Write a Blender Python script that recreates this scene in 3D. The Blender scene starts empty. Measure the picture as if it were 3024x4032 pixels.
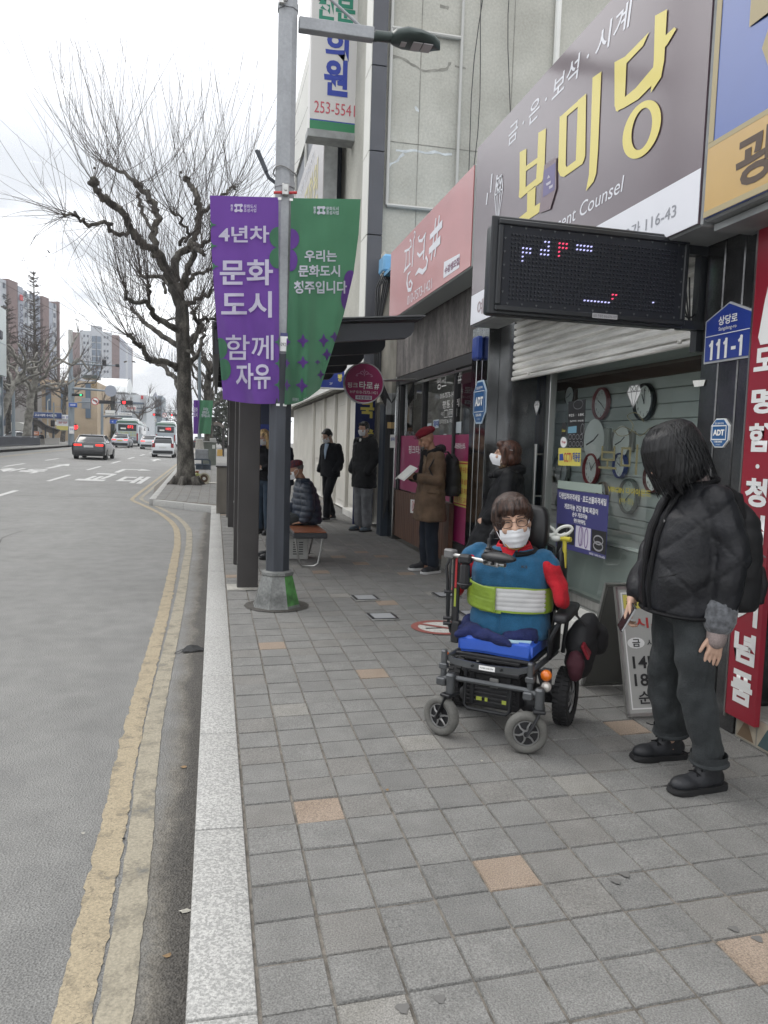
import bpy, bmesh, math, random
from mathutils import Vector, Matrix, noise, Euler
R = math.radians
random.seed(7)
SC = bpy.context.scene
COL = SC.collection
H = 1.5; FPX = 3028.0; CX, CY = 1512.0, 2016.0
PITCH, YAW, ROLL = R(4.943), R(12.53), R(1.776)
FW = Vector((math.sin(YAW)*math.cos(PITCH), math.cos(YAW)*math.cos(PITCH), -math.sin(PITCH)))
_r0 = FW.cross(Vector((0, 0, 1))).normalized(); _u0 = _r0.cross(FW)
CR = math.cos(ROLL)*_r0 + math.sin(ROLL)*_u0
CU = -math.sin(ROLL)*_r0 + math.cos(ROLL)*_u0
CP = Vector((0, 0, H))
cd = bpy.data.cameras.new('camera'); cam = bpy.data.objects.new('camera', cd); COL.objects.link(cam)
m3 = Matrix((CR, CU, -FW)).transposed()
cam.matrix_world = Matrix.Translation(CP) @ m3.to_4x4()
cd.sensor_fit = 'HORIZONTAL'; cd.sensor_width = 36.0; cd.lens = 36.0*FPX/3024.0
cd.clip_start = 0.05; cd.clip_end = 3000
SC.camera = cam
SUN_EL, SUN_AZ = R(48), R(-38)
w = bpy.data.worlds.new("World"); SC.world = w; w.use_nodes = True
nt = w.node_tree; nt.nodes.clear()
out = nt.nodes.new('ShaderNodeOutputWorld'); bg = nt.nodes.new('ShaderNodeBackground')
sky = nt.nodes.new('ShaderNodeTexSky'); sky.sky_type = 'NISHITA'; sky.sun_disc = False
sky.sun_elevation = SUN_EL; sky.sun_rotation = SUN_AZ; sky.dust_density = 3.0; sky.air_density = 1.0
tc = nt.nodes.new('ShaderNodeTexCoord')
mp = nt.nodes.new('ShaderNodeMapping'); mp.inputs['Scale'].default_value = (1.0, 1.0, 4.5)
no = nt.nodes.new('ShaderNodeTexNoise'); no.inputs['Scale'].default_value = 2.6; no.inputs['Detail'].default_value = 6; no.inputs['Roughness'].default_value = .55
nt.links.new(tc.outputs['Generated'], mp.inputs['Vector']); nt.links.new(mp.outputs[0], no.inputs['Vector'])
sep = nt.nodes.new('ShaderNodeSeparateXYZ'); nt.links.new(tc.outputs['Generated'], sep.inputs[0])
cl = nt.nodes.new('ShaderNodeValToRGB')
cl.color_ramp.elements[0].position = .42; cl.color_ramp.elements[0].color = (6.9, 7.2, 7.6, 1)
cl.color_ramp.elements[1].position = .56; cl.color_ramp.elements[1].color = (13.2, 13.4, 13.6, 1)
nt.links.new(no.outputs['Fac'], cl.inputs['Fac'])
hz = nt.nodes.new('ShaderNodeMapRange'); hz.inputs['From Min'].default_value = 0.30; hz.inputs['From Max'].default_value = .58
hz.inputs['To Min'].default_value = 0; hz.inputs['To Max'].default_value = 1
nt.links.new(sep.outputs['Z'], hz.inputs['Value'])
mz = nt.nodes.new('ShaderNodeMixRGB'); mz.blend_type = 'MIX'
nt.links.new(hz.outputs[0], mz.inputs['Fac']); nt.links.new(cl.outputs[0], mz.inputs['Color1'])
mz.inputs['Color2'].default_value = (17.5, 17.6, 17.8, 1)
mx = nt.nodes.new('ShaderNodeMixRGB'); mx.inputs['Fac'].default_value = .93
nt.links.new(sky.outputs[0], mx.inputs['Color1']); nt.links.new(mz.outputs[0], mx.inputs['Color2'])
nt.links.new(mx.outputs[0], bg.inputs['Color']); bg.inputs['Strength'].default_value = .128
nt.links.new(bg.outputs[0], out.inputs['Surface'])
sd = bpy.data.lights.new('sun', 'SUN'); sd.energy = 0.9; sd.angle = R(22); sd.color = (1.0, .96, .9)
so = bpy.data.objects.new('sun', sd); COL.objects.link(so)
sdir = Vector((math.sin(SUN_AZ)*math.cos(SUN_EL), math.cos(SUN_AZ)*math.cos(SUN_EL), math.sin(SUN_EL)))
so.rotation_euler = sdir.to_track_quat('Z', 'Y').to_euler()
SC.view_settings.view_transform = 'Standard'; SC.view_settings.look = 'None'
SC.view_settings.exposure = 0.0; SC.view_settings.gamma = 1.0
def ray(x, y): return FW + CR*((x-CX)/FPX) + CU*((CY-y)/FPX)
def onX(x, y, X): d = ray(x, y); return CP + d*(X/d.x)
def onY(x, y, Y): d = ray(x, y); return CP + d*(Y/d.y)
def onZ(x, y, z=0.0): d = ray(x, y); return CP + d*((z-H)/d.z)
def K(x, y): return (x/.54861, y/.54861)
def tag(o, label=None, cat=None, group=None, kind=None):
    if label: o['label'] = label
    if cat: o['category'] = cat
    if group: o['group'] = group
    if kind: o['kind'] = kind
    return o
def empty(name, loc=(0, 0, 0), rz=0.0, label=None, cat=None, group=None):
    o = bpy.data.objects.new(name, None); COL.objects.link(o); o.empty_display_size = .1
    o.location = loc; o.rotation_euler = (0, 0, rz)
    return tag(o, label, cat, group)
def copy_tree(o, parent=None):
    c = o.copy(); COL.objects.link(c)
    if parent is not None: c.parent = parent
    for ch in o.children: copy_tree(ch, c)
    return c
def mat(name, col, rough=.6, metal=0.0, var=0.0, scale=6.0, bump=0.0, bscale=80.0, spec=.5, col2=None, fine=0.0, fscale=200.0, stretch=None, sheen=0.0, coat=0.0, lo=.35, hi=.65):
    m = bpy.data.materials.new(name); m.use_nodes = True
    t = m.node_tree; b = t.nodes['Principled BSDF']
    b.inputs['Roughness'].default_value = rough; b.inputs['Metallic'].default_value = metal
    b.inputs['Specular IOR Level'].default_value = spec
    if sheen: b.inputs['Sheen Weight'].default_value = sheen
    if coat: b.inputs['Coat Weight'].default_value = coat; b.inputs['Coat Roughness'].default_value = .15
    c = (col[0], col[1], col[2], 1); b.inputs['Base Color'].default_value = c
    tcn = t.nodes.new('ShaderNodeTexCoord'); src = tcn.outputs['Object']
    if stretch:
        mpn = t.nodes.new('ShaderNodeMapping'); mpn.inputs['Scale'].default_value = stretch
        t.links.new(src, mpn.inputs['Vector']); src = mpn.outputs[0]
    last = None
    if var or col2:
        n = t.nodes.new('ShaderNodeTexNoise'); n.inputs['Scale'].default_value = scale; n.inputs['Detail'].default_value = 5
        t.links.new(src, n.inputs['Vector'])
        rp = t.nodes.new('ShaderNodeValToRGB'); e = rp.color_ramp.elements
        e[0].position = lo; e[1].position = hi
        if col2: e[0].color = c; e[1].color = (*col2[:3], 1)
        else:
            e[0].color = (c[0]*(1-var), c[1]*(1-var), c[2]*(1-var), 1); e[1].color = (min(1, c[0]*(1+var)), min(1, c[1]*(1+var)), min(1, c[2]*(1+var)), 1)
        t.links.new(n.outputs['Fac'], rp.inputs['Fac']); last = rp.outputs[0]
    if fine:
        n2 = t.nodes.new('ShaderNodeTexNoise'); n2.inputs['Scale'].default_value = fscale; n2.inputs['Detail'].default_value = 3
        t.links.new(src, n2.inputs['Vector'])
        mr = t.nodes.new('ShaderNodeMapRange'); mr.inputs['From Min'].default_value = .3; mr.inputs['From Max'].default_value = .7
        mr.inputs['To Min'].default_value = 1-fine; mr.inputs['To Max'].default_value = 1+fine
        t.links.new(n2.outputs['Fac'], mr.inputs['Value'])
        mu = t.nodes.new('ShaderNodeVectorMath'); mu.operation = 'SCALE'
        if last: t.links.new(last, mu.inputs[0])
        else: mu.inputs[0].default_value = c[:3]
        t.links.new(mr.outputs[0], mu.inputs['Scale']); last = mu.outputs[0]
    if last: t.links.new(last, b.inputs['Base Color'])
    if bump:
        n3 = t.nodes.new('ShaderNodeTexNoise'); n3.inputs['Scale'].default_value = bscale; n3.inputs['Detail'].default_value = 4
        t.links.new(src, n3.inputs['Vector'])
        bp = t.nodes.new('ShaderNodeBump'); bp.inputs['Strength'].default_value = min(1, bump); bp.inputs['Distance'].default_value = .01*max(1, bump)
        t.links.new(n3.outputs['Fac'], bp.inputs['Height']); t.links.new(bp.outputs[0], b.inputs['Normal'])
    return m
def emis(name, col, s):
    m = bpy.data.materials.new(name); m.use_nodes = True; b = m.node_tree.nodes['Principled BSDF']
    b.inputs['Base Color'].default_value = (*col, 1); b.inputs['Emission Color'].default_value = (*col, 1); b.inputs['Emission Strength'].default_value = s
    return m
def glassmat(name, tint=(.8, .85, .84), refl=.08, rough=.02):
    m = bpy.data.materials.new(name); m.use_nodes = True; t = m.node_tree; t.nodes.clear()
    o = t.nodes.new('ShaderNodeOutputMaterial'); tr = t.nodes.new('ShaderNodeBsdfTransparent'); tr.inputs[0].default_value = (*tint, 1)
    gl = t.nodes.new('ShaderNodeBsdfGlossy'); gl.inputs['Roughness'].default_value = rough; gl.inputs['Color'].default_value = (1, 1, 1, 1)
    lw = t.nodes.new('ShaderNodeLayerWeight'); lw.inputs['Blend'].default_value = .5
    pw = t.nodes.new('ShaderNodeMath'); pw.operation = 'POWER'; pw.inputs[1].default_value = 4.5; t.links.new(lw.outputs['Facing'], pw.inputs[0])
    mr = t.nodes.new('ShaderNodeMapRange'); mr.inputs['To Min'].default_value = refl*.4; mr.inputs['To Max'].default_value = .95
    t.links.new(pw.outputs[0], mr.inputs['Value'])
    mxn = t.nodes.new('ShaderNodeMixShader'); t.links.new(mr.outputs[0], mxn.inputs[0]); t.links.new(tr.outputs[0], mxn.inputs[1]); t.links.new(gl.outputs[0], mxn.inputs[2])
    t.links.new(mxn.outputs[0], o.inputs[0])
    return m
class MB:
    def __init__(s, M=None): s.bm = bmesh.new(); s.M = M; s.mi = 0
    def _fin(s, vs):
        if s.M is not None:
            for v in vs: v.co = s.M @ v.co
    def face(s, vs):
        try:
            f = s.bm.faces.new(vs); f.material_index = s.mi; return f
        except ValueError: return None
    def poly(s, pts):
        vs = [s.bm.verts.new(p) for p in pts]; s.face(vs); s._fin(vs); return vs
    def box(s, c, d, rot=None, bev=0.0, segs=1):
        b2 = bmesh.new(); bmesh.ops.create_cube(b2, size=1)
        for v in b2.verts: v.co = Vector((v.co.x*d[0], v.co.y*d[1], v.co.z*d[2]))
        if bev: bmesh.ops.bevel(b2, geom=list(b2.edges), offset=min(bev, min(d)*.45), segments=segs, affect='EDGES', profile=.5)
        T = Matrix.Translation(Vector(c))
        if rot is not None: T = T @ (rot.to_matrix().to_4x4() if isinstance(rot, Euler) else rot.to_4x4())
        s._merge(b2, T)
    def span(s, a, b, bev=0.0):
        s.box([(a[i]+b[i])/2 for i in range(3)], [abs(b[i]-a[i]) for i in range(3)], bev=bev)
    def _merge(s, b2, T):
        mp_ = {}
        for v in b2.verts: mp_[v] = s.bm.verts.new(T @ v.co)
        for f in b2.faces: s.face([mp_[v] for v in f.verts])
        s._fin(list(mp_.values())); b2.free()
    def cyl(s, p0, p1, r0, r1=None, n=12, caps=True): s.tube([p0, p1], [r0, r0 if r1 is None else r1], n, caps)
    def tube(s, pts, r, n=8, caps=True, closed=False, flat=None):
        pts = [Vector(p) for p in pts]; k = len(pts)
        rr = r if isinstance(r, (list, tuple)) else [r]*k
        rings = []; up = None; allv = []
        for i in range(k):
            if closed: d = pts[(i+1) % k]-pts[i-1]
            else: d = pts[min(i+1, k-1)]-pts[max(i-1, 0)]
            if d.length < 1e-9: d = Vector((0, 0, 1))
            d.normalize()
            if up is None:
                up = Vector((0, 0, 1)) if abs(d.z) < .9 else Vector((1, 0, 0))
            a = d.cross(up)
            if a.length < 1e-4: a = d.cross(Vector((0.3, 1, 0.2)))
            a.normalize(); b = a.cross(d).normalized(); up = b
            ring = [s.bm.verts.new(pts[i] + (a*math.cos(2*math.pi*j/n) + b*(math.sin(2*math.pi*j/n)*(flat or 1)))*rr[i]) for j in range(n)]
            rings.append(ring); allv += ring
        for i in range(k if closed else k-1):
            A, B = rings[i], rings[(i+1) % k]
            for j in range(n): s.face([A[j], B[j], B[(j+1) % n], A[(j+1) % n]][::-1])
        if caps and not closed:
            s.face(rings[0]); s.face(rings[-1][::-1])
        s._fin(allv)
    def ell(s, c, r, rot=None, sub=2):
        b2 = bmesh.new(); bmesh.ops.create_icosphere(b2, subdivisions=sub, radius=1)
        if not isinstance(r, (tuple, list)): r = (r, r, r)
        T = Matrix.Translation(Vector(c))
        if rot is not None: T = T @ rot.to_matrix().to_4x4()
        s._merge(b2, T @ Matrix.Diagonal((r[0], r[1], r[2], 1)))
    def lathe(s, prof, n=20, T=None, caps=True):
        rings = []; allv = []
        if len(prof) == 2 and prof[0][1] == prof[1][1]: caps = False
        for (r_, z_) in prof:
            ring = []
            for j in range(n):
                a = 2*math.pi*j/n
                p = Vector((r_*math.cos(a), r_*math.sin(a), z_))
                ring.append(s.bm.verts.new(T @ p if T is not None else p))
            rings.append(ring); allv += ring
        for A, B in zip(rings, rings[1:]):
            for j in range(n): s.face([A[j], A[(j+1) % n], B[(j+1) % n], B[j]])
        if caps and prof[0][0] > 1e-6: s.face(rings[0][::-1])
        if caps and prof[-1][0] > 1e-6: s.face(rings[-1])
        s._fin(allv)
    def prism(s, pts, T, th):
        a = [s.bm.verts.new(T @ Vector((p[0], p[1], 0))) for p in pts]; b = [s.bm.verts.new(T @ Vector((p[0], p[1], th))) for p in pts]
        s.face(b); s.face(a[::-1]); n = len(pts)
        for i in range(n): s.face([a[i], a[(i+1) % n], b[(i+1) % n], b[i]])
        s._fin(a+b)
    def loft(s, rings, caps=True):
        rv = [[s.bm.verts.new(p) for p in ring] for ring in rings]; n = len(rings[0])
        for A, B in zip(rv, rv[1:]):
            for j in range(n): s.face([A[j], A[(j+1) % n], B[(j+1) % n], B[j]])
        if caps: s.face(rv[0][::-1]); s.face(rv[-1])
        s._fin([v for q in rv for v in q])
    def ribbon(s, pts, wd, T, z=0.0, closed=False):
        P = [Vector((p[0], p[1])) for p in pts]; k = len(P); L = []; Rr = []
        W = wd if isinstance(wd, (list, tuple)) else [wd]*k
        for i in range(k):
            if closed: d0 = (P[i]-P[i-1]); d1 = (P[(i+1) % k]-P[i])
            else: d0 = P[i]-P[max(i-1, 0)]; d1 = P[min(i+1, k-1)]-P[i]
            if d0.length < 1e-9: d0 = d1
            if d1.length < 1e-9: d1 = d0
            d0 = d0.normalized(); d1 = d1.normalized(); d = (d0+d1)
            d = d.normalized() if d.length > 1e-6 else d1
            nn = Vector((-d.y, d.x)); c_ = max(.5, nn.dot(Vector((-d1.y, d1.x))))
            h_ = W[i]/2/c_
            L.append(s.bm.verts.new(T @ Vector((*(P[i]+nn*h_), z)))); Rr.append(s.bm.verts.new(T @ Vector((*(P[i]-nn*h_), z))))
        for i in range(k if closed else k-1):
            j = (i+1) % k; s.face([Rr[i], Rr[j], L[j], L[i]])
        s._fin(L+Rr)
    def build(s, name, mats, parent=None, smooth=30, loc=None):
        me = bpy.data.meshes.new(name);
        bmesh.ops.recalc_face_normals(s.bm, faces=s.bm.faces) if len(s.bm.faces) < 60000 and not getattr(s, 'keepn', False) else None
        s.bm.to_mesh(me); s.bm.free()
        for m_ in (mats if isinstance(mats, (list, tuple)) else [mats]): me.materials.append(m_)
        if smooth:
            me.polygons.foreach_set('use_smooth', [True]*len(me.polygons))
            if smooth < 170: me.set_sharp_from_angle(angle=R(smooth))
        o = bpy.data.objects.new(name, me); COL.objects.link(o)
        if parent is not None: o.parent = parent
        if loc is not None: o.location = loc
        return o
def FX(X, y0=0, z0=0):
    return Matrix(((0, 0, -1, X), (-1, 0, 0, y0), (0, 1, 0, z0), (0, 0, 0, 1)))
def FY(Y, x0=0, z0=0):
    return Matrix(((1, 0, 0, x0), (0, 0, -1, Y), (0, 1, 0, z0), (0, 0, 0, 1)))
def FZ(x0=0, y0=0, z0=0, rz=0): return Matrix.Translation((x0, y0, z0)) @ Matrix.Rotation(rz, 4, 'Z')
def text_mesh(s_, bold=0.0, shear=0.0, ext=0.0, spacing=1.0, line=1.0, align='CENTER', res=3):
    cu = bpy.data.curves.new('lettering', 'FONT'); cu.body = s_; cu.size = 1; cu.align_x = align; cu.resolution_u = res
    cu.offset = bold; cu.shear = shear; cu.extrude = ext; cu.space_character = spacing; cu.space_line = line
    o = bpy.data.objects.new('lettering', cu); COL.objects.link(o)
    dg = bpy.context.evaluated_depsgraph_get(); dg.update()
    me = bpy.data.meshes.new_from_object(o.evaluated_get(dg))
    bpy.data.objects.remove(o); bpy.data.curves.remove(cu)
    return me
def txt(s_, T, w_, h_, m, parent=None, bold=0.0, name='lettering', **kw):
    """lettering centred on frame T, fitted to w_ x h_ (either may be None)"""
    me = text_mesh(s_, bold, **kw)
    if not me.vertices: return None
    xs = [v.co.x for v in me.vertices]; ys = [v.co.y for v in me.vertices]
    x0, x1, y0, y1 = min(xs), max(xs), min(ys), max(ys)
    sx = w_/(x1-x0) if w_ else None; sy = h_/(y1-y0) if h_ else None
    sx = sx or sy; sy = sy or sx
    A = T @ Matrix.Diagonal((sx, sy, 1, 1)) @ Matrix.Translation((-(x0+x1)/2, -(y0+y1)/2, 0))
    me.transform(A); me.materials.clear(); me.materials.append(m); me.name = name
    o = bpy.data.objects.new(name, me); COL.objects.link(o)
    if parent is not None:
        o.parent = parent; o.matrix_parent_inverse = parent.matrix_basis.inverted()
    return o
def tX(s_, X, l, r, hpx, m, parent=None, **kw):
    a = onX(*l, X); b = onX(*r, X); c = (a+b)/2
    d = (c-CP).dot(FW); return txt(s_, FX(X, c.y, c.z), abs(a.y-b.y), hpx*d/FPX, m, parent, **kw)
def tY(s_, Y, l, r, hpx, m, parent=None, **kw):
    a = onY(*l, Y); b = onY(*r, Y); c = (a+b)/2
    d = (c-CP).dot(FW); return txt(s_, FY(Y, c.x, c.z), abs(a.x-b.x), hpx*d/FPX, m, parent, **kw)
def keep(o, parent):
    o.parent = parent; o.matrix_parent_inverse = parent.matrix_basis.inverted(); return o
def smooth_path(P, k=4):
    S = []
    for i in range(len(P)-1):
        a = P[max(i-1, 0)]; b = P[i]; c = P[i+1]; d = P[min(i+2, len(P)-1)]
        for j in range(k):
            t = j/k; S.append(.5*((2*b)+(c-a)*t+(2*a-5*b+4*c-d)*t*t+(3*b-a-3*c+d)*t*t*t))
    S.append(P[-1]); return S
# ================================================================ GROUND
def clamp(v, a, b): return max(a, min(b, v))
def gz(y): return .006*clamp(y-15, 0, 135)
def zr(x, y):
    t = clamp((y-12)/23, 0, 1); s_ = t*t*(3-2*t)
    return -.15+gz(y)+s_*(.02*clamp(-2-x, 0, 7)-.015*clamp(-9-x, 0, 9))
def asphalt_mat():
    m = bpy.data.materials.new('asphalt'); m.use_nodes = True; t = m.node_tree; b = t.nodes['Principled BSDF']; L = t.links.new
    tcn = t.nodes.new('ShaderNodeTexCoord')
    def nz(sc, det=4, rough=.55, vec=None, str_=None):
        n = t.nodes.new('ShaderNodeTexNoise'); n.inputs['Scale'].default_value = sc; n.inputs['Detail'].default_value = det; n.inputs['Roughness'].default_value = rough
        src = tcn.outputs['Object']
        if str_:
            mpn = t.nodes.new('ShaderNodeMapping'); mpn.inputs['Scale'].default_value = str_; L(src, mpn.inputs['Vector']); src = mpn.outputs[0]
        L(src, n.inputs['Vector']); return n.outputs['Fac']
    def ramp(f, a, b_, ca, cb):
        r = t.nodes.new('ShaderNodeValToRGB'); e = r.color_ramp.elements; e[0].position = a; e[1].position = b_; e[0].color = (*ca, 1); e[1].color = (*cb, 1); L(f, r.inputs['Fac']); return r.outputs[0]
    def mul(a, b_, k=1.0):
        x = t.nodes.new('ShaderNodeMixRGB'); x.blend_type = 'MULTIPLY'; x.inputs['Fac'].default_value = k; L(a, x.inputs['Color1']); L(b_, x.inputs['Color2']); return x.outputs[0]
    big = ramp(nz(.5, 5, .6, str_=(1, .35, 1)), .35, .7, (.165, .164, .160), (.205, .204, .199))
    med = ramp(nz(5, 5, .65), .3, .72, (.82, .82, .82), (1.12, 1.12, 1.11))
    fin = ramp(nz(140, 3, .7), .32, .68, (.5, .5, .5), (1.42, 1.42, 1.4))
    c = mul(mul(big, med), fin)
    sp = t.nodes.new('ShaderNodeSeparateXYZ'); L(tcn.outputs['Object'], sp.inputs[0])
    ad = t.nodes.new('ShaderNodeMath'); ad.operation = 'MULTIPLY_ADD'; L(nz(2.6, 7, .72, str_=(1, .5, 1)), ad.inputs[0]); ad.inputs[1].default_value = .30; L(sp.outputs['X'], ad.inputs[2])
    d1 = t.nodes.new('ShaderNodeMapRange'); d1.inputs['From Min'].default_value = -.03; d1.inputs['From Max'].default_value = .02; L(ad.outputs[0], d1.inputs['Value'])
    d2 = t.nodes.new('ShaderNodeMapRange'); d2.inputs['From Min'].default_value = -.12; d2.inputs['From Max'].default_value = -.02; L(ad.outputs[0], d2.inputs['Value'])
    df = t.nodes.new('ShaderNodeMixRGB'); L(d2.outputs[0], df.inputs['Fac']); L(c, df.inputs['Color1'])
    L(mul(ramp(nz(55, 3), .35, .7, (.085, .078, .066), (.17, .155, .13)), med), df.inputs['Color2'])
    dd = t.nodes.new('ShaderNodeMixRGB'); L(d1.outputs[0], dd.inputs['Fac']); L(df.outputs[0], dd.inputs['Color1'])
    L(ramp(nz(90, 3), .35, .72, (.03, .027, .023), (.085, .078, .068)), dd.inputs['Color2'])
    L(dd.outputs[0], b.inputs['Base Color']); b.inputs['Roughness'].default_value = .72
    rr = t.nodes.new('ShaderNodeMapRange'); rr.inputs['To Min'].default_value = .52; rr.inputs['To Max'].default_value = .85; L(nz(.8, 3), rr.inputs['Value']); L(rr.outputs[0], b.inputs['Roughness'])
    vo = t.nodes.new('ShaderNodeTexVoronoi'); vo.inputs['Scale'].default_value = 110; L(tcn.outputs['Object'], vo.inputs['Vector'])
    bp = t.nodes.new('ShaderNodeBump'); bp.inputs['Strength'].default_value = .8; bp.inputs['Distance'].default_value = .006; L(vo.outputs['Distance'], bp.inputs['Height']); L(bp.outputs[0], b.inputs['Normal'])
    return m
M_asph = asphalt_mat()
def grid(name, xs, ys, zf, m, kind='structure', smooth=True):
    me = bpy.data.meshes.new(name)
    vs = [(x, y, zf(x, y)) for y in ys for x in xs]; n = len(xs)
    fs = [(j*n+i, j*n+i+1, (j+1)*n+i+1, (j+1)*n+i) for j in range(len(ys)-1) for i in range(n-1)]
    me.from_pydata(vs, [], fs); me.materials.append(m); me.polygons.foreach_set('use_smooth', [smooth]*len(fs))
    o = bpy.data.objects.new(name, me); COL.objects.link(o); return tag(o, kind=kind)
ysr = [-4+i for i in range(0, 60)] + [56+i*4 for i in range(0, 30)] + [180, 220, 300, 420]
M_earth = mat('ground', (.13, .125, .115), .9, var=.3, scale=.4, fine=.3, fscale=30)
grid('ground', [-900, -300, -100, -40, -16.05], [-60, 0, 15, 150, 300, 900], lambda x, y: gz(y)-.2, M_earth)
o_ = grid('ground', [2.9, 40, 100, 300, 900], [-60, 0, 15, 150, 300, 900], lambda x, y: gz(y)-.2, M_earth)
grid('ground', [-16.05, 2.9], [420, 900], lambda x, y: gz(y)-.2, M_earth)
grid('road', [-16.1+i*.5 for i in range(0, 33)]+[.06], ysr, zr, M_asph)
def paint_mat(name, c, wear=.5, sc=9.0, crack=False):
    m = bpy.data.materials.new(name); m.use_nodes = True; t = m.node_tree; b = t.nodes['Principled BSDF']; L = t.links.new
    tcn = t.nodes.new('ShaderNodeTexCoord'); n = t.nodes.new('ShaderNodeTexNoise'); n.inputs['Scale'].default_value = sc; n.inputs['Detail'].default_value = 8; n.inputs['Roughness'].default_value = .75
    L(tcn.outputs['Object'], n.inputs['Vector'])
    r = t.nodes.new('ShaderNodeValToRGB'); e = r.color_ramp.elements; e[0].position = wear-.12; e[1].position = wear+.06
    e[0].color = (.13, .125, .11, 1); e[1].color = (*c, 1); x = e.new(wear-.03); x.color = (c[0]*.72, c[1]*.72, c[2]*.72, 1)
    L(n.outputs['Fac'], r.inputs['Fac'])
    mpc = t.nodes.new('ShaderNodeMapping'); mpc.inputs['Scale'].default_value = (4.5, 7.5, 4); L(tcn.outputs['Object'], mpc.inputs['Vector'])
    nd = t.nodes.new('ShaderNodeTexNoise'); nd.inputs['Scale'].default_value = 3; L(mpc.outputs[0], nd.inputs['Vector'])
    va = t.nodes.new('ShaderNodeVectorMath'); va.operation = 'ADD'; L(mpc.outputs[0], va.inputs[0]); L(nd.outputs['Color'], va.inputs[1])
    vo = t.nodes.new('ShaderNodeTexVoronoi'); vo.feature = 'DISTANCE_TO_EDGE'; L(va.outputs[0], vo.inputs['Vector'])
    ck = t.nodes.new('ShaderNodeMapRange'); ck.inputs['From Min'].default_value = .004; ck.inputs['From Max'].default_value = .022; ck.inputs['To Min'].default_value = .42 if crack else 1.0; L(vo.outputs['Distance'], ck.inputs['Value'])
    n2 = t.nodes.new('ShaderNodeTexNoise'); n2.inputs['Scale'].default_value = 120; n2.inputs['Detail'].default_value = 3; L(tcn.outputs['Object'], n2.inputs['Vector'])
    mr = t.nodes.new('ShaderNodeMapRange'); mr.inputs['From Min'].default_value = .3; mr.inputs['From Max'].default_value = .7; mr.inputs['To Min'].default_value = .75; mr.inputs['To Max'].default_value = 1.2; L(n2.outputs['Fac'], mr.inputs['Value'])
    mu = t.nodes.new('ShaderNodeVectorMath'); mu.operation = 'SCALE'; L(r.outputs[0], mu.inputs[0]); mm = t.nodes.new('ShaderNodeMath'); mm.operation = 'MULTIPLY'; L(mr.outputs[0], mm.inputs[0]); L(ck.outputs[0], mm.inputs[1]); L(mm.outputs[0], mu.inputs['Scale']); L(mu.outputs[0], b.inputs['Base Color'])
    b.inputs['Roughness'].default_value = .7
    bp = t.nodes.new('ShaderNodeBump'); bp.inputs['Strength'].default_value = .5; bp.inputs['Distance'].default_value = .004; L(n2.outputs['Fac'], bp.inputs['Height']); L(bp.outputs[0], b.inputs['Normal'])
    return m
M_yel = paint_mat('yellow_paint', (.315, .262, .175), .44, 7, True)
M_yel2 = paint_mat('worn_yellow_paint', (.275, .247, .187), .45, 6)
M_wht = paint_mat('white_paint', (.47, .47, .46), .40, 6)
def drape(mb, pts, wd, dz=.004, jag=0.0, step=.1):
    P = [Vector((p[0], p[1])) for p in pts]
    S = []
    for i in range(len(P)-1):
        a = P[max(i-1, 0)]; b = P[i]; c = P[i+1]; d = P[min(i+2, len(P)-1)]
        k = max(2, int((c-b).length/step))
        for j in range(k):
            t = j/k; S.append(.5*((2*b)+(c-a)*t+(2*a-5*b+4*c-d)*t*t+(3*b-a-3*c+d)*t*t*t))
    S.append(P[-1]); prev = None
    for i, p in enumerate(S):
        d = (S[min(i+1, len(S)-1)]-S[max(i-1, 0)]).normalized(); nn = Vector((-d.y, d.x))
        ja = jag*(noise.noise(Vector((p.x*9, p.y*9, 1)))+.6*noise.noise(Vector((p.x*31, p.y*31, 5)))); jb = jag*(noise.noise(Vector((p.x*9, p.y*9, 7)))+.6*noise.noise(Vector((p.x*31, p.y*31, 9))))
        l = p+nn*(wd/2+ja); r = p-nn*(wd/2+jb)
        cur = (mb.bm.verts.new((l.x, l.y, zr(l.x, l.y)+dz)), mb.bm.verts.new((r.x, r.y, zr(r.x, r.y)+dz)))
        if prev: mb.face([prev[1], cur[1], cur[0], prev[0]])
        prev = cur
ob = [(-.365, 1.0), (-.375, 2.2), (-.395, 3.05), (-.435, 4.56), (-.455, 7.6), (-.50, 10), (-.56, 12.6), (-.72, 15), (-1.1, 17.2), (-1.62, 19.2), (-2.02, 20.6), (-2.10, 21.2), (-2.12, 22.5), (-2.12, 28), (-2.12, 36), (-2.12, 47), (-2.12, 70), (-2.12, 100)]
ib = [(-.25, 1.0), (-.262, 2.2), (-.275, 3.03), (-.325, 4.55), (-.325, 7.6), (-.345, 10), (-.385, 12.9), (-.49, 14.9), (-.82, 17.0), (-1.36, 19.2), (-1.78, 20.7), (-1.90, 21.5), (-1.92, 22.5), (-1.92, 28), (-1.92, 36), (-1.92, 47), (-1.92, 70), (-1.92, 100)]
mb = MB(); drape(mb, ob, .105, jag=.014, step=.02); tag(mb.build('road_marking', M_yel), kind='structure')
mb = MB(); drape(mb, ib, .10, jag=.006, step=.04); tag(mb.build('road_marking', M_yel2), kind='structure')
mb = MB()
def dash(x, y0, y1, wd=.15): drape(mb, [(x, y0), (x, (y0+y1)/2), (x, y1)], wd, .005, .006, .5)
for k in range(-1, 9): dash(-5.38, 19.2+k*8.1, 23.1+k*8.1)
for k in range(-1, 8): dash(-8.72, 19.2+k*8.15, 22.7+k*8.15)
def flat(pts):
    vs = [mb.bm.verts.new((x, y, zr(x, y)+.006)) for x, y in pts]; mb.face(vs)
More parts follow.
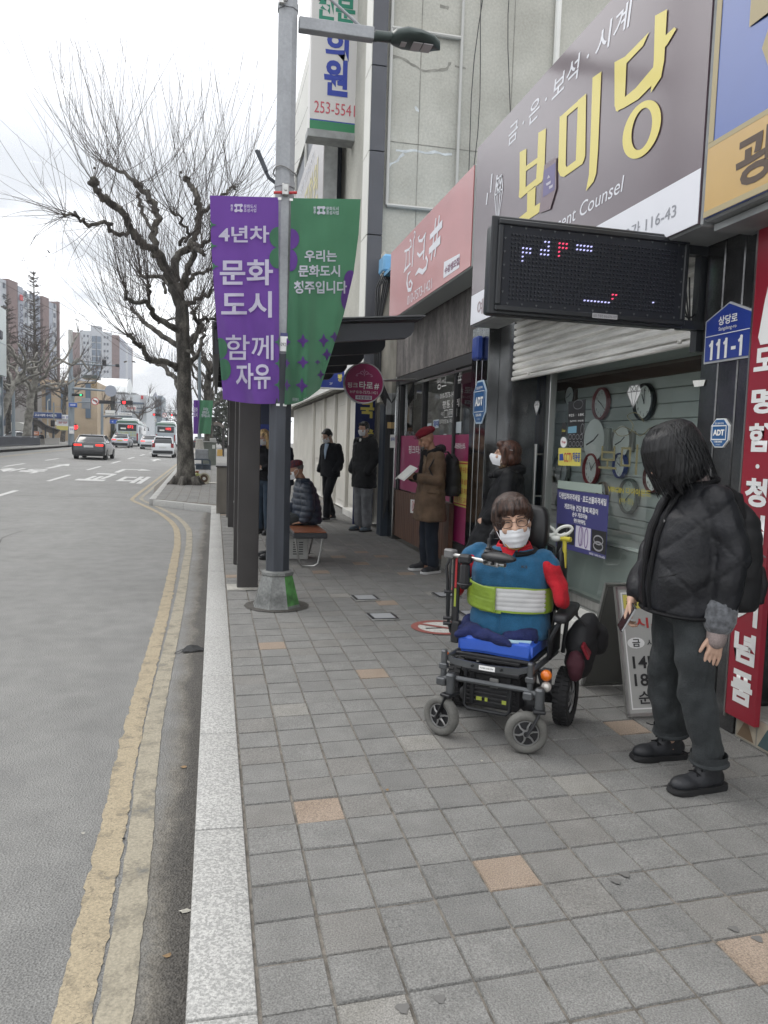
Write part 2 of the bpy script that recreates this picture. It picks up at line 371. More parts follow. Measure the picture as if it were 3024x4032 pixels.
def sline(a, b, wd, ):
    A = Vector(a); B = Vector(b); k = max(2, int((B-A).length/.6)); pv = None
    d = (B-A).normalized(); nn = Vector((-d.y, d.x))*wd/2
    for i in range(k+1):
        p = A.lerp(B, i/k); l = p+nn; r = p-nn
        c = (mb.bm.verts.new((l.x, l.y, zr(l.x, l.y)+.006)), mb.bm.verts.new((r.x, r.y, zr(r.x, r.y)+.006)))
        if pv: mb.face([pv[1], c[1], c[0], pv[0]])
        pv = c
sline((-4.05, 34.2), (-4.05, 37.6), .2); sline((-4.1, 37.4), (-3.3, 37.4), .5); flat([(-3.4, 36.6), (-2.85, 37.3), (-3.4, 38.4)])
sline((-7.0, 35.3), (-7.0, 38.6), .2); flat([(-7.35, 38.4), (-6.65, 38.4), (-7.0, 40.6)])
sline((-3.7, 49.5), (-3.7, 52), .2); flat([(-4.1, 51.8), (-3.3, 51.8), (-3.7, 54)])
tag(mb.build('road_marking', M_wht), kind='structure')
mb = MB()
for y0, w_ in ((21.6, .03), (33.5, .025)): drape(mb, [(-15.5+i*1.1, y0+.10*math.sin(i*1.7)+.05*math.sin(i*4.1)) for i in range(13)], w_, .003, .012, .25)
drape(mb, [(-3.2+.08*math.sin(i*2.1), 6+i*.9) for i in range(10)], .012, .003, .006, .12)
tag(mb.build('road_crack', mat('tar_crack', (.055, .053, .05), .8)), kind='structure')
def road_text(s_, x, y, w_, h_):
    me = text_mesh(s_, .03)
    xs = [v.co.x for v in me.vertices]; ys = [v.co.y for v in me.vertices]
    for v in me.vertices:
        X = x+(v.co.x-min(xs))/(max(xs)-min(xs))*w_; Y = y+(v.co.y-min(ys))/(max(ys)-min(ys))*h_
        v.co = (X, Y, zr(X, Y)+.006)
    me.materials.clear(); me.materials.append(M_wht); me.name = 'road_marking'
    o = bpy.data.objects.new('road_marking', me); COL.objects.link(o); tag(o, kind='structure')
road_text('교', -4.72, 28.2, .95, 5.0); road_text('대', -3.4, 27.5, .95, 4.4)
road_text('육', -7.5, 31.3, .9, 3.2); road_text('거', -8.55, 31.6, .9, 3.0)
mb = MB(); drape(mb, [(-12.0, 20), (-12.0, 48), (-12.3, 61), (-12.4, 90), (-12.4, 140)], .14, .005, .004, 2); drape(mb, [(-12.35, 20), (-12.35, 48), (-12.65, 61), (-12.75, 90), (-12.75, 140)], .14, .005, .004, 2)
tag(mb.build('road_marking', M_yel), kind='structure')
def sett(name, c1, c2):
    m = mat(name, c1, .85, col2=c2, scale=7, fine=.36, fscale=190, bump=.75, bscale=150, lo=.3, hi=.7)
    return m
M_set = [sett('grey_paver', (.161, .159, .152), (.203, .201, .192)), sett('orange_paver', (.245, .19, .145), (.29, .23, .18)), sett('light_paver', (.205, .198, .18), (.25, .242, .225)), sett('brown_grey_paver', (.163, .158, .148), (.198, .192, .18)), sett('dark_grey_paver', (.146, .145, .139), (.180, .178, .171))]
M_joint = mat('sand_joint', (.135, .122, .105), .95, var=.35, scale=25, fine=.3, fscale=300)
special = {}
spp = []
for px, py, c in [(1255, 1690, 2), (685, 1745, 1), (1090, 1880, 1), (1610, 2075, 1), (800, 2190, 2), (565, 1395, 1), (800, 1447, 1), (625, 1530, 2), (905, 1602, 2), (840, 1305, 1), (735, 1290, 2), (1370, 1570, 1), (940, 1285, 2), (700, 1235, 1), (775, 1218, 1), (600, 1240, 1), (760, 1177, 2)]:
    p = onZ(*K(px, py)); spp.append((p.x, p.y, c))
sh_ = -.055
for x, y, c in spp: special[(math.floor((x-.13)/.2), math.floor((y+.10+sh_*(x))/.2))] = c
rng = random.Random(3)
mb = MB()
for j in range(-8, 230):
    for i in range(0, 14):
        x0 = .135+i*.2; x1 = x0+.2
        if x0 > 2.75: continue
        if i == 13: x1 = 2.86
        f = lambda x: j*.2-.10-sh_*(x)+.0
        g_ = .0028; dz = rng.uniform(-.0025, .0025); tx = rng.uniform(-.006, .006); ty = rng.uniform(-.006, .006); jx = rng.uniform(-.002, .002); jy = rng.uniform(-.003, .003)
        x0 += jx; x1 += jx; y0a, y0b = f(x0)+jy, f(x1)+jy
        z = gz(y0a)
        def P(x, y, zz): return (x, y, z+zz+dz+(x-x0-.1)*tx+(y-y0a-.1)*ty)
        t = [P(x0+g_+.004, y0a+g_+.004, 0), P(x1-g_-.004, y0b+g_+.004, 0), P(x1-g_-.004, y0b+.2-g_-.004, 0), P(x0+g_+.004, y0a+.2-g_-.004, 0)]
        bt = [P(x0+g_, y0a+g_, -.009), P(x1-g_, y0b+g_, -.009), P(x1-g_, y0b+.2-g_, -.009), P(x0+g_, y0a+.2-g_, -.009)]
        r = rng.random(); mi = special.get((i, j))
        if mi is None: mi = (1 if r > .990 else 2) if (r > .978 and j > 40) else (3 if r > .86 else (4 if r < .16 else 0))
        mb.mi = mi
        tv = [mb.bm.verts.new(p) for p in t]; bv = [mb.bm.verts.new(p) for p in bt]
        mb.face(tv)
        for k in range(4): mb.face([bv[k], bv[(k+1) % 4], tv[(k+1) % 4], tv[k]])
mb.keepn = True
tag(mb.build('pavement', M_set, smooth=0), kind='structure')
grid('pavement_bed', [.1, 1.2, 2.9], [-3+i*3 for i in range(17)]+[60, 80, 110, 150, 420], lambda x, y: gz(y)-.0065, M_joint)
M_far = mat('far_paving', (.15, .147, .138), .9, var=.12, scale=2, fine=.25, fscale=60)
grid('pavement', [-1.72, 2.85], [45.7, 60, 80, 110, 150, 420], lambda x, y: gz(y)-.003, M_far)
mb = MB()
for i in range(0, 6):
    y0 = 17.75+0
    for j in range(0, 60):
        x0 = -1.42+i*.26; ya = 18.0+j*.48+(.24 if i % 2 else 0); xl, xr = x0+.008, x0+.252
        ylim = 17.75+max(0, -(x0+.13)*1.15)
        if ya < ylim: continue
        z = gz(ya)+.002
        mb.mi = rng.choice([0, 0, 0, 4, 3])
        mb.poly([(xl, ya+.008, z), (xr, ya+.008, z), (xr, ya+.472, gz(ya+.47)+.002), (xl, ya+.472, gz(ya+.47)+.002)])
mb.keepn = True
tag(mb.build('pavement', M_set, smooth=0), kind='structure')
mb = MB(); mb.poly([(-1.45, 19.3, gz(19)-.004), (.12, 17.65, gz(18)-.004), (.12, 46, gz(46)-.004), (-1.75, 46, gz(46)-.004), (-1.75, 24, gz(24)-.004)])
tag(mb.build('pavement_bed', M_joint), kind='structure')
M_gran = mat('granite', (.255, .255, .245), .75, col2=(.41, .406, .39), scale=105, fine=.22, fscale=260, bump=.3, bscale=120, lo=.42, hi=.6)
mb = MB()
def kstone(a, b, wdt=.185, top=.004, h=.2):
    A = Vector(a); B = Vector(b); d = (B-A); L_ = d.length; an = math.atan2(d.y, d.x); c = (A+B)/2
    mb.box((c.x, c.y, gz(c.y)+top-h/2), (L_-.006, wdt, h), Euler((0, 0, an)), bev=.008, segs=2)
for k in range(-2, 15): kstone((.036, k-.08, 0), (.036, k+.92, 0), top=.004+.002*math.sin(k*7))
for k in range(15, 18): kstone((.036, k-.08, 0), (.036, min(k+.92, 17.72), 0))
n_ = 2; A = Vector((.12, 17.62, 0)); B = Vector((-1.38, 19.3, 0))
for k in range(n_): kstone(A.lerp(B, k/n_), A.lerp(B, (k+1)/n_), .16)
A = B + Vector((-.02, .1, 0));
for k in range(28): kstone((-1.46-.012*k, 19.4+k, 0), (-1.46-.012*(k+1), 20.4+k, 0), .16)
for k in range(60): kstone((-1.80, 47.4+k*2, 0), (-1.80, 49.4+k*2, 0), .16)
tag(mb.build('kerb', M_gran), kind='structure')
mb = MB()
for k in range(60): kstone((-16.0+min(1.2, max(0, (k*4-40))*.02), 10+k*4, 0), (-16.0+min(1.2, max(0, (k*4-36))*.02), 14+k*4, 0), .2, .14, .3)
tag(mb.build('kerb', M_gran), kind='structure')
grid('pavement', [-24, -20, -14.6], [-4, 15, 30, 50, 60, 80, 110, 150, 300], lambda x, y: gz(y)+(.1 if x > -15 else .12)+min(0, (-14.8-x)*0), M_far)
# ================================================================ BUILDINGS AND SIGNS ON THE RIGHT
def V(ox, oy, sc): return lambda x, y: (ox+x/sc, oy+y/sc)
q3 = V(1800, 1300, 1.659); qs = V(1450, 0, 1.054); qb = V(1900, 200, 1.8433); qp = V(1480, 600, 2.765); qd = V(1650, 1250, 2.1057)
q5 = V(1100, 0, 2.37); q2 = V(2300, 1600, 1.3826); q33 = V(850, 1500, 1.4426); qr = V(1250, 900, 3.16); q1 = V(1600, 1600, 1.5256)
M_steel = mat('brushed_steel', (.42, .42, .41), .3, 1.0, var=.12, scale=3, stretch=(8, 8, .6))
M_mirror = mat('polished_steel', (.36, .37, .37), .14, 1.0, var=.2, scale=2)
M_darkstone = mat('dark_polished_panel', (.14, .14, .142), .2, .85, var=.4, scale=3, fine=.2, fscale=60)
M_conc = mat('concrete', (.32, .31, .28), .9, var=.18, scale=2.2, fine=.16, fscale=40, bump=.3, bscale=40)
M_stain = mat('stained_concrete', (.06, .055, .055), .9, col2=(.19, .175, .165), scale=3.2, fine=.3, fscale=30, stretch=(1, 1.6, .5), bump=.4, bscale=30, lo=.3, hi=.75)
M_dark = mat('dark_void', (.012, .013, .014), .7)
M_black = mat('black_plastic', (.012, .013, .015), .45)
M_white = mat('white_vinyl', (.78, .78, .77), .45)
M_offw = mat('off_white_board', (.66, .66, .63), .5, var=.06, scale=2)
M_galv = mat('galvanised_sheet', (.30, .31, .31), .55, .4, var=.15, scale=5)
M_marb = mat('white_marble', (.58, .57, .54), .4, var=.12, scale=3, fine=.08, fscale=60)
M_glass = glassmat('window_glass', (.90, .94, .925), .17)
M_glassd = glassmat('door_glass', (.80, .88, .92), .10)
M_wood = mat('wood_cladding', (.105, .05, .03), .55, var=.35, scale=4, stretch=(1, 9, .7), fine=.15, fscale=80)
M_blk = mat('black_vinyl', (.02, .02, .022), .5)
M_gold = mat('gold_vinyl', (.42, .36, .05), .5)
def part(name, m, p, f, smooth=30):
    mb = MB(); f(mb); o = mb.build(name, m, smooth=smooth); keep(o, p); return o
def boxp(name, m, p, a, b, bev=0.0):
    mb = MB(); mb.span(a, b, bev); o = mb.build(name, m); keep(o, p); return o
js = empty('jewellery_shop', (3.1, 5.8, 0), 0, 'single storey jewellery shop with half raised steel shutter over its glass front', 'shop')
PX_ = 2.75
def grooved(mb, x0, y0, y1, z0, z1, n):
    w_ = (y1-y0)/n
    for i in range(n): mb.span((x0, y0+i*w_+.004, z0), (x0+.35, y0+(i+1)*w_-.004, z1), .006)
    mb.span((x0+.02, y0+.002, z0), (x0+.34, y1-.002, z1-.002))
part('stone_pillar', M_darkstone, js, lambda mb: grooved(mb, PX_, 3.53, 4.03, 0, 2.80, 3))
part('steel_pillar', M_mirror, js, lambda mb: grooved(mb, 2.80, 7.78, 8.32, 0.0, 2.82, 3))
boxp('dark_jamb', M_darkstone, js, (2.93, 7.40, .17), (3.20, 7.775, 2.79))
boxp('side_wall', M_conc, js, (3.10, 3.6, .0), (4.5, 3.95, 4.2))
boxp('rear_wall', M_conc, js, (4.45, 3.6, 0), (4.6, 12.3, 4.2))
boxp('roof', M_galv, js, (2.76, 3.56, 4.21), (4.6, 7.55, 4.3))
boxp('header_wall', M_stain, js, (2.98, 3.96, 2.85), (3.12, 7.77, 4.2))
boxp('header_soffit', M_galv, js, (2.47, 3.70, 2.83), (2.97, 7.40, 2.86))
def shutter(mb):
    n = 9; zt, zb = 2.83, 2.225; h_ = (zt-zb)/n; pr = []
    for i in range(n):
        z = zt-i*h_
        pr += [(2.955, z), (2.930, z-.012), (2.926, z-h_*.5), (2.930, z-h_+.014), (2.953, z-h_+.002)]
    rings = []
    for y in (4.04, 7.40):
        rings.append([mb.bm.verts.new((x, y, z)) for x, z in pr])
    for i in range(len(pr)-1): mb.face([rings[0][i], rings[1][i], rings[1][i+1], rings[0][i+1]])
    mb.span((2.915, 4.04, 2.185), (2.955, 7.40, 2.224), .008)
    for y in (4.5, 6.95): mb.span((2.905, y-.02, 2.21), (2.93, y+.02, 2.235), .004)
M_shut = mat('galvanised_shutter', (.64, .63, .60), .45, .15, var=.25, scale=4, fine=.1, fscale=30, stretch=(1, .4, 6))
part('roller_shutter', M_shut, js, shutter, smooth=50)
boxp('step', M_marb, js, (2.80, 4.04, 0.0), (3.09, 6.35, .165), .006)
boxp('step', M_conc, js, (2.785, 6.352, 0.0), (3.09, 9.15, .155), .008)
boxp('floor', mat('shop_floor', (.24, .25, .235), .35, var=.15, scale=2), js, (3.092, 3.96, .05), (4.44, 8.55, .165))
boxp('ceiling', mat('shop_ceiling', (.6, .64, .62), .6), js, (3.22, 3.96, 2.45), (4.44, 8.55, 2.5))
M_slat = mat('slat_wall_board', (.44, .47, .45), .5, var=.05, scale=2)
def slatwall(mb):
    z = .17;
    while z < 2.08: mb.span((3.62, 4.0, z), (3.68, 7.95, z+.118), .004); z += .125
    mb.span((3.655, 4.0, .17), (3.69, 7.95, 2.12))
part('slat_wall', M_slat, js, slatwall)
boxp('brown_cornice', mat('brown_board', (.07, .04, .028), .5), js, (3.59, 4.0, 2.14), (3.69, 7.95, 2.26), .006)
boxp('upper_wall', mat('pale_green_wall', (.44, .48, .46), .6), js, (3.63, 4.0, 2.262), (3.69, 7.95, 2.44))
boxp('partition', mat('partition_board', (.25, .28, .27), .5), js, (3.56, 7.955, .17), (4.17, 7.99, 2.44))
boxp('display_counter', mat('counter_laminate', (.27, .30, .28), .4, var=.08, scale=3), js, (3.36, 4.02, .17), (3.60, 7.6, .70), .01)
boxp('counter_top', M_slat, js, (3.33, 4.02, .702), (3.615, 7.6, .73), .006)
boxp('door_reflection_board', mat('door_reflection_board', (.018, .045, .095), .8, var=.4, scale=4, stretch=(1, 9, .3)), js, (3.62, 8.0, .17), (3.69, 8.55, 2.4))  # added dark blue board, its colour stands for the bluish reflection in the door
XG = 3.15
wf = part('window_frame', M_steel, js, lambda mb: (mb.span((3.12, 4.04, .166), (3.19, 6.90, .25), .004), mb.span((3.12, 6.90, .166), (3.19, 6.975, 2.40), .004), mb.span((3.12, 4.04, 2.33), (3.19, 6.90, 2.40), .004), mb.span((3.12, 4.035, .252), (3.19, 4.10, 2.328), .004)))
part('window_glass', M_glass, js, lambda mb: mb.poly([(XG, 4.102, .252), (XG, 4.102, 2.328), (XG, 6.898, 2.328), (XG, 6.898, .252)]))
dr = part('door', M_glassd, js, lambda mb: mb.poly([(XG+.01, 7.0, .2), (XG+.01, 7.0, 2.36), (XG+.01, 7.77, 2.36), (XG+.01, 7.77, .2)]))
d2 = part('door_handle', M_steel, js, lambda mb: (mb.tube([(3.08, 7.08, .95), (3.08, 7.08, 1.56)], .016, 10), mb.tube([(3.08, 7.08, 1.05), (3.16, 7.08, 1.05)], .009, 8), mb.tube([(3.08, 7.08, 1.46), (3.16, 7.08, 1.46)], .009, 8)))
d2.parent = dr; d2.matrix_parent_inverse = dr.matrix_world.inverted()
part('door_frame', M_steel, js, lambda mb: (mb.span((3.12, 6.98, 2.365), (3.19, 7.775, 2.40), .003), mb.span((3.12, 6.98, .16), (3.19, 7.775, .198), .003)))
XS = XG-.004
def quadX(mb, pts, X): mb.poly([onX(*p, X) for p in pts])
def sticker(name, m, pts, X=XS, label=None, p=js, th=.0015):
    mb = MB(); P = [onX(*q, X) for q in pts]
    a = [mb.bm.verts.new(v) for v in P]; b = [mb.bm.verts.new(v+Vector((th, 0, 0))) for v in P]
    mb.face(a); mb.face(b[::-1])
    for i in range(len(a)): mb.face([a[i], b[i], b[(i+1) % len(a)], a[(i+1) % len(a)]])
    o = mb.build(name, m); keep(o, p); return tag(o, label)
M_cctv = mat('yellow_sticker', (.62, .55, .12), .45); M_red = mat('red_print', (.45, .04, .04), .5); M_redl = mat('red_lettering', (.45, .03, .035), .5); M_blue = mat('blue_print', (.03, .07, .3), .5)
sticker('cctv_sticker', M_cctv, [q3(662, 770), q3(808, 771), q3(806, 888), q3(660, 884)], label='yellow sticker with red and blue lettering')
tX('CCTV', XS-.002, q3(697, 832), q3(752, 832), 62/1.659, M_red, js, bold=.01)
tX('작동중', XS-.002, q3(754, 830), q3(803, 828), 62/1.659, M_blue, js, bold=.03)
sticker('camera_picture', M_blue, [q3(668, 810), q3(690, 806), q3(694, 850), q3(668, 852)], XS-.002)
M_indigo = mat('indigo_poster', (.055, .055, .17), .4)
sticker('sale_poster', M_indigo, [q3(655, 1038), q3(992, 1078), q3(970, 1497), q3(645, 1412)], label='indigo sale poster with photos of bracelets')
tX('다량입하파격세일 · 효도선물파격세일', XS-.002, q3(667, 1079), q3(975, 1124), 44/1.659, M_white, js, bold=.02)
tX('게르마늄 건강 팔찌.목걸이', XS-.002, q3(700, 1154), q3(920, 1182), 38/1.659, M_white, js, bold=.02)
tX('순수 게르마늄', XS-.002, q3(752, 1203), q3(850, 1218), 32/1.659, M_white, js, bold=.02)
tX('99.9999%', XS-.002, q3(762, 1248), q3(838, 1256), 30/1.659, M_white, js, bold=.01)
tX('보미당 T.043) 255-6430', XS-.002, q3(862, 1462), q3(965, 1484), 20/1.659, M_white, js)
M_lilac = mat('lilac_picture', (.55, .53, .6), .4)
sticker('poster_photo', M_blk, [q3(655, 1262), q3(765, 1272), q3(762, 1405), q3(652, 1385)], XS-.002)
sticker('poster_photo', M_lilac, [q3(777, 1275), q3(873, 1298), q3(868, 1440), q3(770, 1412)], XS-.002)
sticker('poster_photo', M_blk, [q3(880, 1300), q3(975, 1318), q3(968, 1470), q3(876, 1440)], XS-.002)
M_silver = mat('silver_print', (.5, .5, .52), .35, .5); M_purp = mat('purple_print', (.2, .12, .3), .4)
def ringX(mb, c, rx, ry, X, wd, n=20):
    C_ = onX(*c, X); k = (C_-CP).dot(FW)/FPX
    mb.ribbon([(math.cos(2*math.pi*i/n)*rx*k*1.55, math.sin(2*math.pi*i/n)*ry*k) for i in range(n)], wd, FX(X, C_.y, C_.z), closed=True)
part('bracelet_print', M_purp, js, lambda mb: (ringX(mb, q3(805, 1345), 9, 38, XS-.004, .012), ringX(mb, q3(842, 1360), 9, 38, XS-.004, .012), ringX(mb, q3(815, 1350), 7, 33, XS-.004, .005)))
part('bracelet_print', M_silver, js, lambda mb: (ringX(mb, q3(922, 1372), 24, 17, XS-.004, .012), ringX(mb, q3(920, 1412), 24, 17, XS-.004, .014), ringX(mb, q3(725, 1330), 9, 35, XS-.004, .006)))
sticker('black_poster', M_blk, [q3(727, 468), q3(840, 452), q3(824, 765), q3(722, 765)], label='black poster with silver rings')
part('ring_print', M_silver, js, lambda mb: [ringX(mb, q3(738+i*24, 697+j*46), 8, 10, XS-.003, .004, 12) for i in range(4) for j in range(2)]+[ringX(mb, q3(790, 485), 26, 18, XS-.003, .003), ringX(mb, q3(818, 645), 9, 20, XS-.003, .004)])
sticker('blue_picture', mat('pale_blue_print', (.16, .32, .42), .4), [q3(725, 632), q3(780, 625), q3(778, 670), q3(723, 674)], XS-.002)
tX('925 · 18K', XS-.002, q3(730, 548), q3(830, 560), 16/1.659, M_white, js); tX('실버 925', XS-.002, q3(735, 590), q3(825, 595), 12/1.659, M_white, js)
sticker('black_sticker', M_blk, [q3(683, 605), q3(712, 603), q3(710, 690), q3(681, 692)]); tX('Star', XS-.002, q3(684, 655), q3(710, 655), 20/1.659, M_cctv, js)
sticker('round_sticker', M_white, [q3(695+21*math.cos(i*.5236), 733+36*math.sin(i*.5236)) for i in range(12)]); tX('Top', XS-.003, q3(682, 733), q3(708, 733), 20/1.659, M_red, js, bold=.02)
sticker('frosted_strip', mat('frosted_vinyl', (.30, .36, .32), .6), [q3(658, 980), q3(946, 1010), q3(946, 1068), q3(656, 1032)])
tX('VIRGIN 다이아몬드', XS, q3(985, 1042), q3(1265, 1062), 46/1.659, M_gold, js, bold=.015); tX('(버-진)', XS, q3(1060, 1118), q3(1150, 1118), 44/1.659, M_gold, js)
M_gold2 = mat('faded_gold_vinyl', (.16, .145, .07), .6)
tX('보미', XS, q3(925, 850), q3(1180, 830), 190/1.659, M_gold2, js)
def swash(mb):
    for pts in ([(1020, 650), (1060, 690), (1120, 680), (1150, 620), (1110, 560), (1170, 540), (1220, 600)], [(1030, 660), (1080, 630), (1150, 660), (1200, 690), (1260, 640), (1310, 630)]):
        mb.tube(smooth_path([onX(*q3(*p), XS) for p in pts]), .003, 5)
part('gold_swash', M_gold2, js, swash)
def diamond(c, w_, h_, X, p, m, mline):
    C_ = onX(*c, X); k = (C_-CP).dot(FW)/FPX; T = FX(X, C_.y, C_.z); W = w_*k*1.5; Hh = h_*k
    o = [(-.5, .22), (-.3, .5), (.3, .5), (.5, .22), (0, -.5)]
    if m: mb = MB(); mb.prism([(a*W, b*Hh) for a, b in o], T, -.001); keep(mb.build('diamond_sticker', m), p)
    mb = MB(); t = .035*Hh; Tz = T @ Matrix.Translation((0, 0, .002))
    for ln in ([o[0], o[1], o[2], o[3], o[4], o[0]], [o[0], o[3]], [o[1], (-.2, .22), o[4]], [o[2], (.2, .22), o[4]], [(-.2, .22), (0, .5), (.2, .22)], [o[1], (0, .22), o[2]]):
        mb.ribbon([(a*W, b*Hh) for a, b in ln], t, Tz)
    keep(mb.build('diamond_lines', mline), p)
M_gline = mat('grey_line', (.2, .2, .2), .5)
diamond(q3(1155, 435), 120/1.659, 150/1.659, XS, js, M_white, M_gline); diamond(q3(520, 510), 58/1.659, 92/1.659, XS, js, M_white, M_gline)
def clock(c, r_, ring, dial, label, hh, X=3.605, rw=.12, nums=True):
    C_ = onX(*c, X); k = (C_-CP).dot(FW)/FPX; r = r_*k*1.14
    t = empty('wall_clock', C_, 0, label, 'clock', 'wall clocks inside the jewellery shop'); T = FX(0, 0, 0)
    mb = MB(); mb.lathe([(r*.86, 0), (r*.86, .03), (r*.9, .04), (r*.98, .035), (r, .015), (r, 0)], 36, T, caps=False); mb.build('rim', ring, t)
    mb = MB(); mb.lathe([(0.0001, .012), (r*.87, .012)], 36, T); mb.build('dial', dial, t)
    if nums:
        for h_ in range(1, 13):
            a = math.pi/2-h_*math.pi/6
            me = txt(str(h_), T @ Matrix.Translation((math.cos(a)*r*.68, math.sin(a)*r*.68, .014)), None, r*.19, M_blk, None, name='numeral', res=1); me.parent = t
    for ang, ln, wd in ((hh[0], .48, .07), (hh[1], .7, .05)):
        a = math.pi/2-ang; mb = MB(); mb.ribbon([(-math.cos(a)*r*.1, -math.sin(a)*r*.1), (math.cos(a)*r*ln, math.sin(a)*r*ln)], r*wd, T, .017+wd*.03); mb.build('hand', M_blk, t)
M_dial = mat('clock_dial', (.78, .80, .77), .5); M_dialg = mat('green_dial', (.34, .40, .37), .4); M_dialp = mat('pink_dial', (.62, .64, .63), .5)
cm = lambda n, c: mat(n, c, .35)
clock(q3(950, 480), 93/1.659, cm('pink_rim', (.24, .08, .085)), M_dialp, 'wall clock with dull pink rim high beside the black poster', (5.2, 2.2))
clock(q3(1232, 470), 108/1.659, cm('black_rim', (.012, .013, .014)), M_dial, 'wall clock with thick black rim behind the large diamond sticker', (5.76, 0.0))
clock(q3(885, 908), 92/1.659, cm('red_rim', (.22, .02, .025)), M_dial, 'wall clock with bright red rim right of the yellow sticker', (5.75, .85))
clock(q3(1075, 885), 74/1.659, cm('blue_rim', (.03, .05, .2)), M_dial, 'small wall clock with blue rim', (5.2, 6.1))
clock(q3(1290, 962), 90/1.659, cm('maroon_rim', (.10, .025, .025)), M_dial, 'wall clock with dark maroon rim beside the woman\'s black hair', (5.0, 2.0))
clock(q3(1130, 1085), 102/1.659, cm('smoky_rim', (.07, .09, .08)), M_dialg, 'smoky green wall clock behind the gold diamond lettering', (4.0, 1.0))
clock(q3(690, 915), 100/1.659, cm('grey_rim', (.12, .13, .12)), M_dialp, 'grey rimmed wall clock half hidden behind the yellow sticker', (3.3, .5))
clock(q3(960, 1060), 62/1.659, cm('tan_rim', (.22, .17, .13)), M_dialp, 'small tan rimmed wall clock above the indigo poster', (2.0, 5.0))
def sqclock(pts, m, label):
    P = [onX(*q, 3.61) for q in pts]; c = sum(P, Vector())/4
    t = empty('wall_clock', c, 0, label, 'clock', 'wall clocks inside the jewellery shop')
    w_ = abs(P[0].y-P[1].y); h_ = abs(P[0].z-P[3].z)
    mb = MB(); mb.box((0, 0, 0), (.05, w_, h_), bev=.01); mb.build('case', m, t)
    mb = MB(); mb.lathe([(.0001, .028), (w_*.38, .028)], 28, FX(0)); mb.build('dial', M_dial, t)
    for ang, ln in ((1.0, .2), (4.4, .28)):
        mb = MB(); mb.ribbon([(0, 0), (math.sin(ang)*w_*ln, math.cos(ang)*w_*ln)], w_*.03, FX(0), .031); mb.build('hand', M_blk, t)
sqclock([q3(825, 640), q3(1000, 650), q3(1000, 800), q3(825, 790)], cm('ivory_case', (.36, .37, .34)), 'ivory square wall clock behind the black poster')
sqclock([q3(715, 390), q3(782, 388), q3(782, 470), q3(715, 470)], cm('walnut_case', (.06, .035, .025)), 'small walnut square wall clock above the black poster')
sqclock([q3(1020, 660), q3(1160, 670), q3(1160, 790), q3(1020, 790)], cm('taupe_case', (.20, .19, .17)), 'taupe square wall clock behind the gold swash')
def flexmat(name, c, rough=.32): return mat(name, c, rough, coat=1.0, spec=.55, var=.07, scale=1.2)
M_brown = flexmat('brown_sign_film', (.100, .066, .080)); M_syel = mat('yellow_sign_film', (.66, .56, .13), .35, coat=.4); M_swhite = mat('white_sign_film', (.68, .69, .74), .4, coat=.4)
def sign_box(name, label, x, y0, y1, z0, z1, d, mface, medge, group=None):
    t = empty(name, (x+d/2, (y0+y1)/2, z0), 0, label, 'sign', group)
    boxp('casing', medge, t, (x+.012, y0, z0), (x+d, y1, z1), .01)
    boxp('face_panel', mface, t, (x, y0+.012, z0+.012), (x+.011, y1-.012, z1-.012))
    return t
SX = 2.45
bs = sign_box('fascia_sign', 'long glossy brown fascia sign with big yellow brush lettering above the shutter', SX, 3.675, 7.37, 2.69, 4.40, .30, M_brown, M_galv)
boxp('white_strip', M_swhite, bs, (SX-.003, 3.69, 2.705), (SX-.0005, 7.355, 2.985))
tX('금 · 은 · 보석 · 시계', SX-.002, qs(583, 548), qs(1093, 72), 92/1.054, M_swhite, bs, bold=.01, shear=.12)
def bomi(mb):
    X = SX-.004
    for pts in ([(270, 735), (318, 710), (312, 1000), (300, 1040), (275, 1072), (262, 1060), (268, 1000)], [(405, 595), (460, 562), (448, 900), (430, 950), (385, 985), (398, 780)], [(312, 838), (399, 775), (397, 815), (311, 876)], [(300, 1000), (392, 925), (440, 930), (275, 1072)], [(325, 1030), (385, 985), (380, 1130), (322, 1175)], [(215, 1252), (330, 1160), (460, 1075), (452, 1125), (400, 1180), (290, 1252)],
                [(560, 478), (612, 450), (603, 830), (618, 855), (590, 915), (565, 910), (548, 870)], [(692, 360), (752, 310), (745, 760), (735, 800), (675, 840), (690, 440)], [(562, 480), (752, 310), (745, 360), (612, 474)], [(590, 915), (572, 880), (610, 845), (690, 785), (740, 780), (725, 820)], [(798, 195), (862, 150), (838, 720), (825, 890), (805, 950), (750, 1018), (772, 900), (785, 600)]):
        mb.poly([onX(*qb(*p), X) for p in pts]); X -= .0001
    for pts in ([(1022, 258), (1065, 235), (1165, 133), (1140, 190), (1072, 262)], [(1022, 258), (1072, 248), (1065, 405), (1035, 465), (1022, 440)], [(1028, 462), (1022, 430), (1062, 405), (1110, 365), (1215, 240), (1200, 330), (1120, 412), (1060, 448)], [(1190, 65), (1240, 38), (1228, 250), (1215, 320), (1172, 385), (1185, 250)], [(1225, 155), (1270, 113), (1278, 120), (1240, 185), (1226, 200)]):
        mb.poly([onX(*qs(*p), X) for p in pts]); X -= .0003
    ou, inn = [], []
    for i in range(40):
        t = i*2*math.pi/40; c_, s_ = math.cos(t), math.sin(t)
        ou.append(mb.bm.verts.new(onX(*qs(1135+80*c_, 537+112*s_-48*c_), X))); inn.append(mb.bm.verts.new(onX(*qs(1135+43*c_, 535+82*s_-32*c_), X)))
    for i in range(40): mb.face([ou[i], ou[(i+1) % 40], inn[(i+1) % 40], inn[i]])
part('lettering', M_syel, bs, bomi, smooth=0)
tX('Gift · Present Counsel', SX-.002, qs(640, 1010), qs(1060, 775), 56/1.054, M_swhite, bs, shear=.15)
M_gre = mat('grey_print', (.26, .27, .30), .5)
tX('북문로2가 116-43', SX-.005, qs(960, 1010), qs(1276, 890), 58/1.054, M_gre, bs)
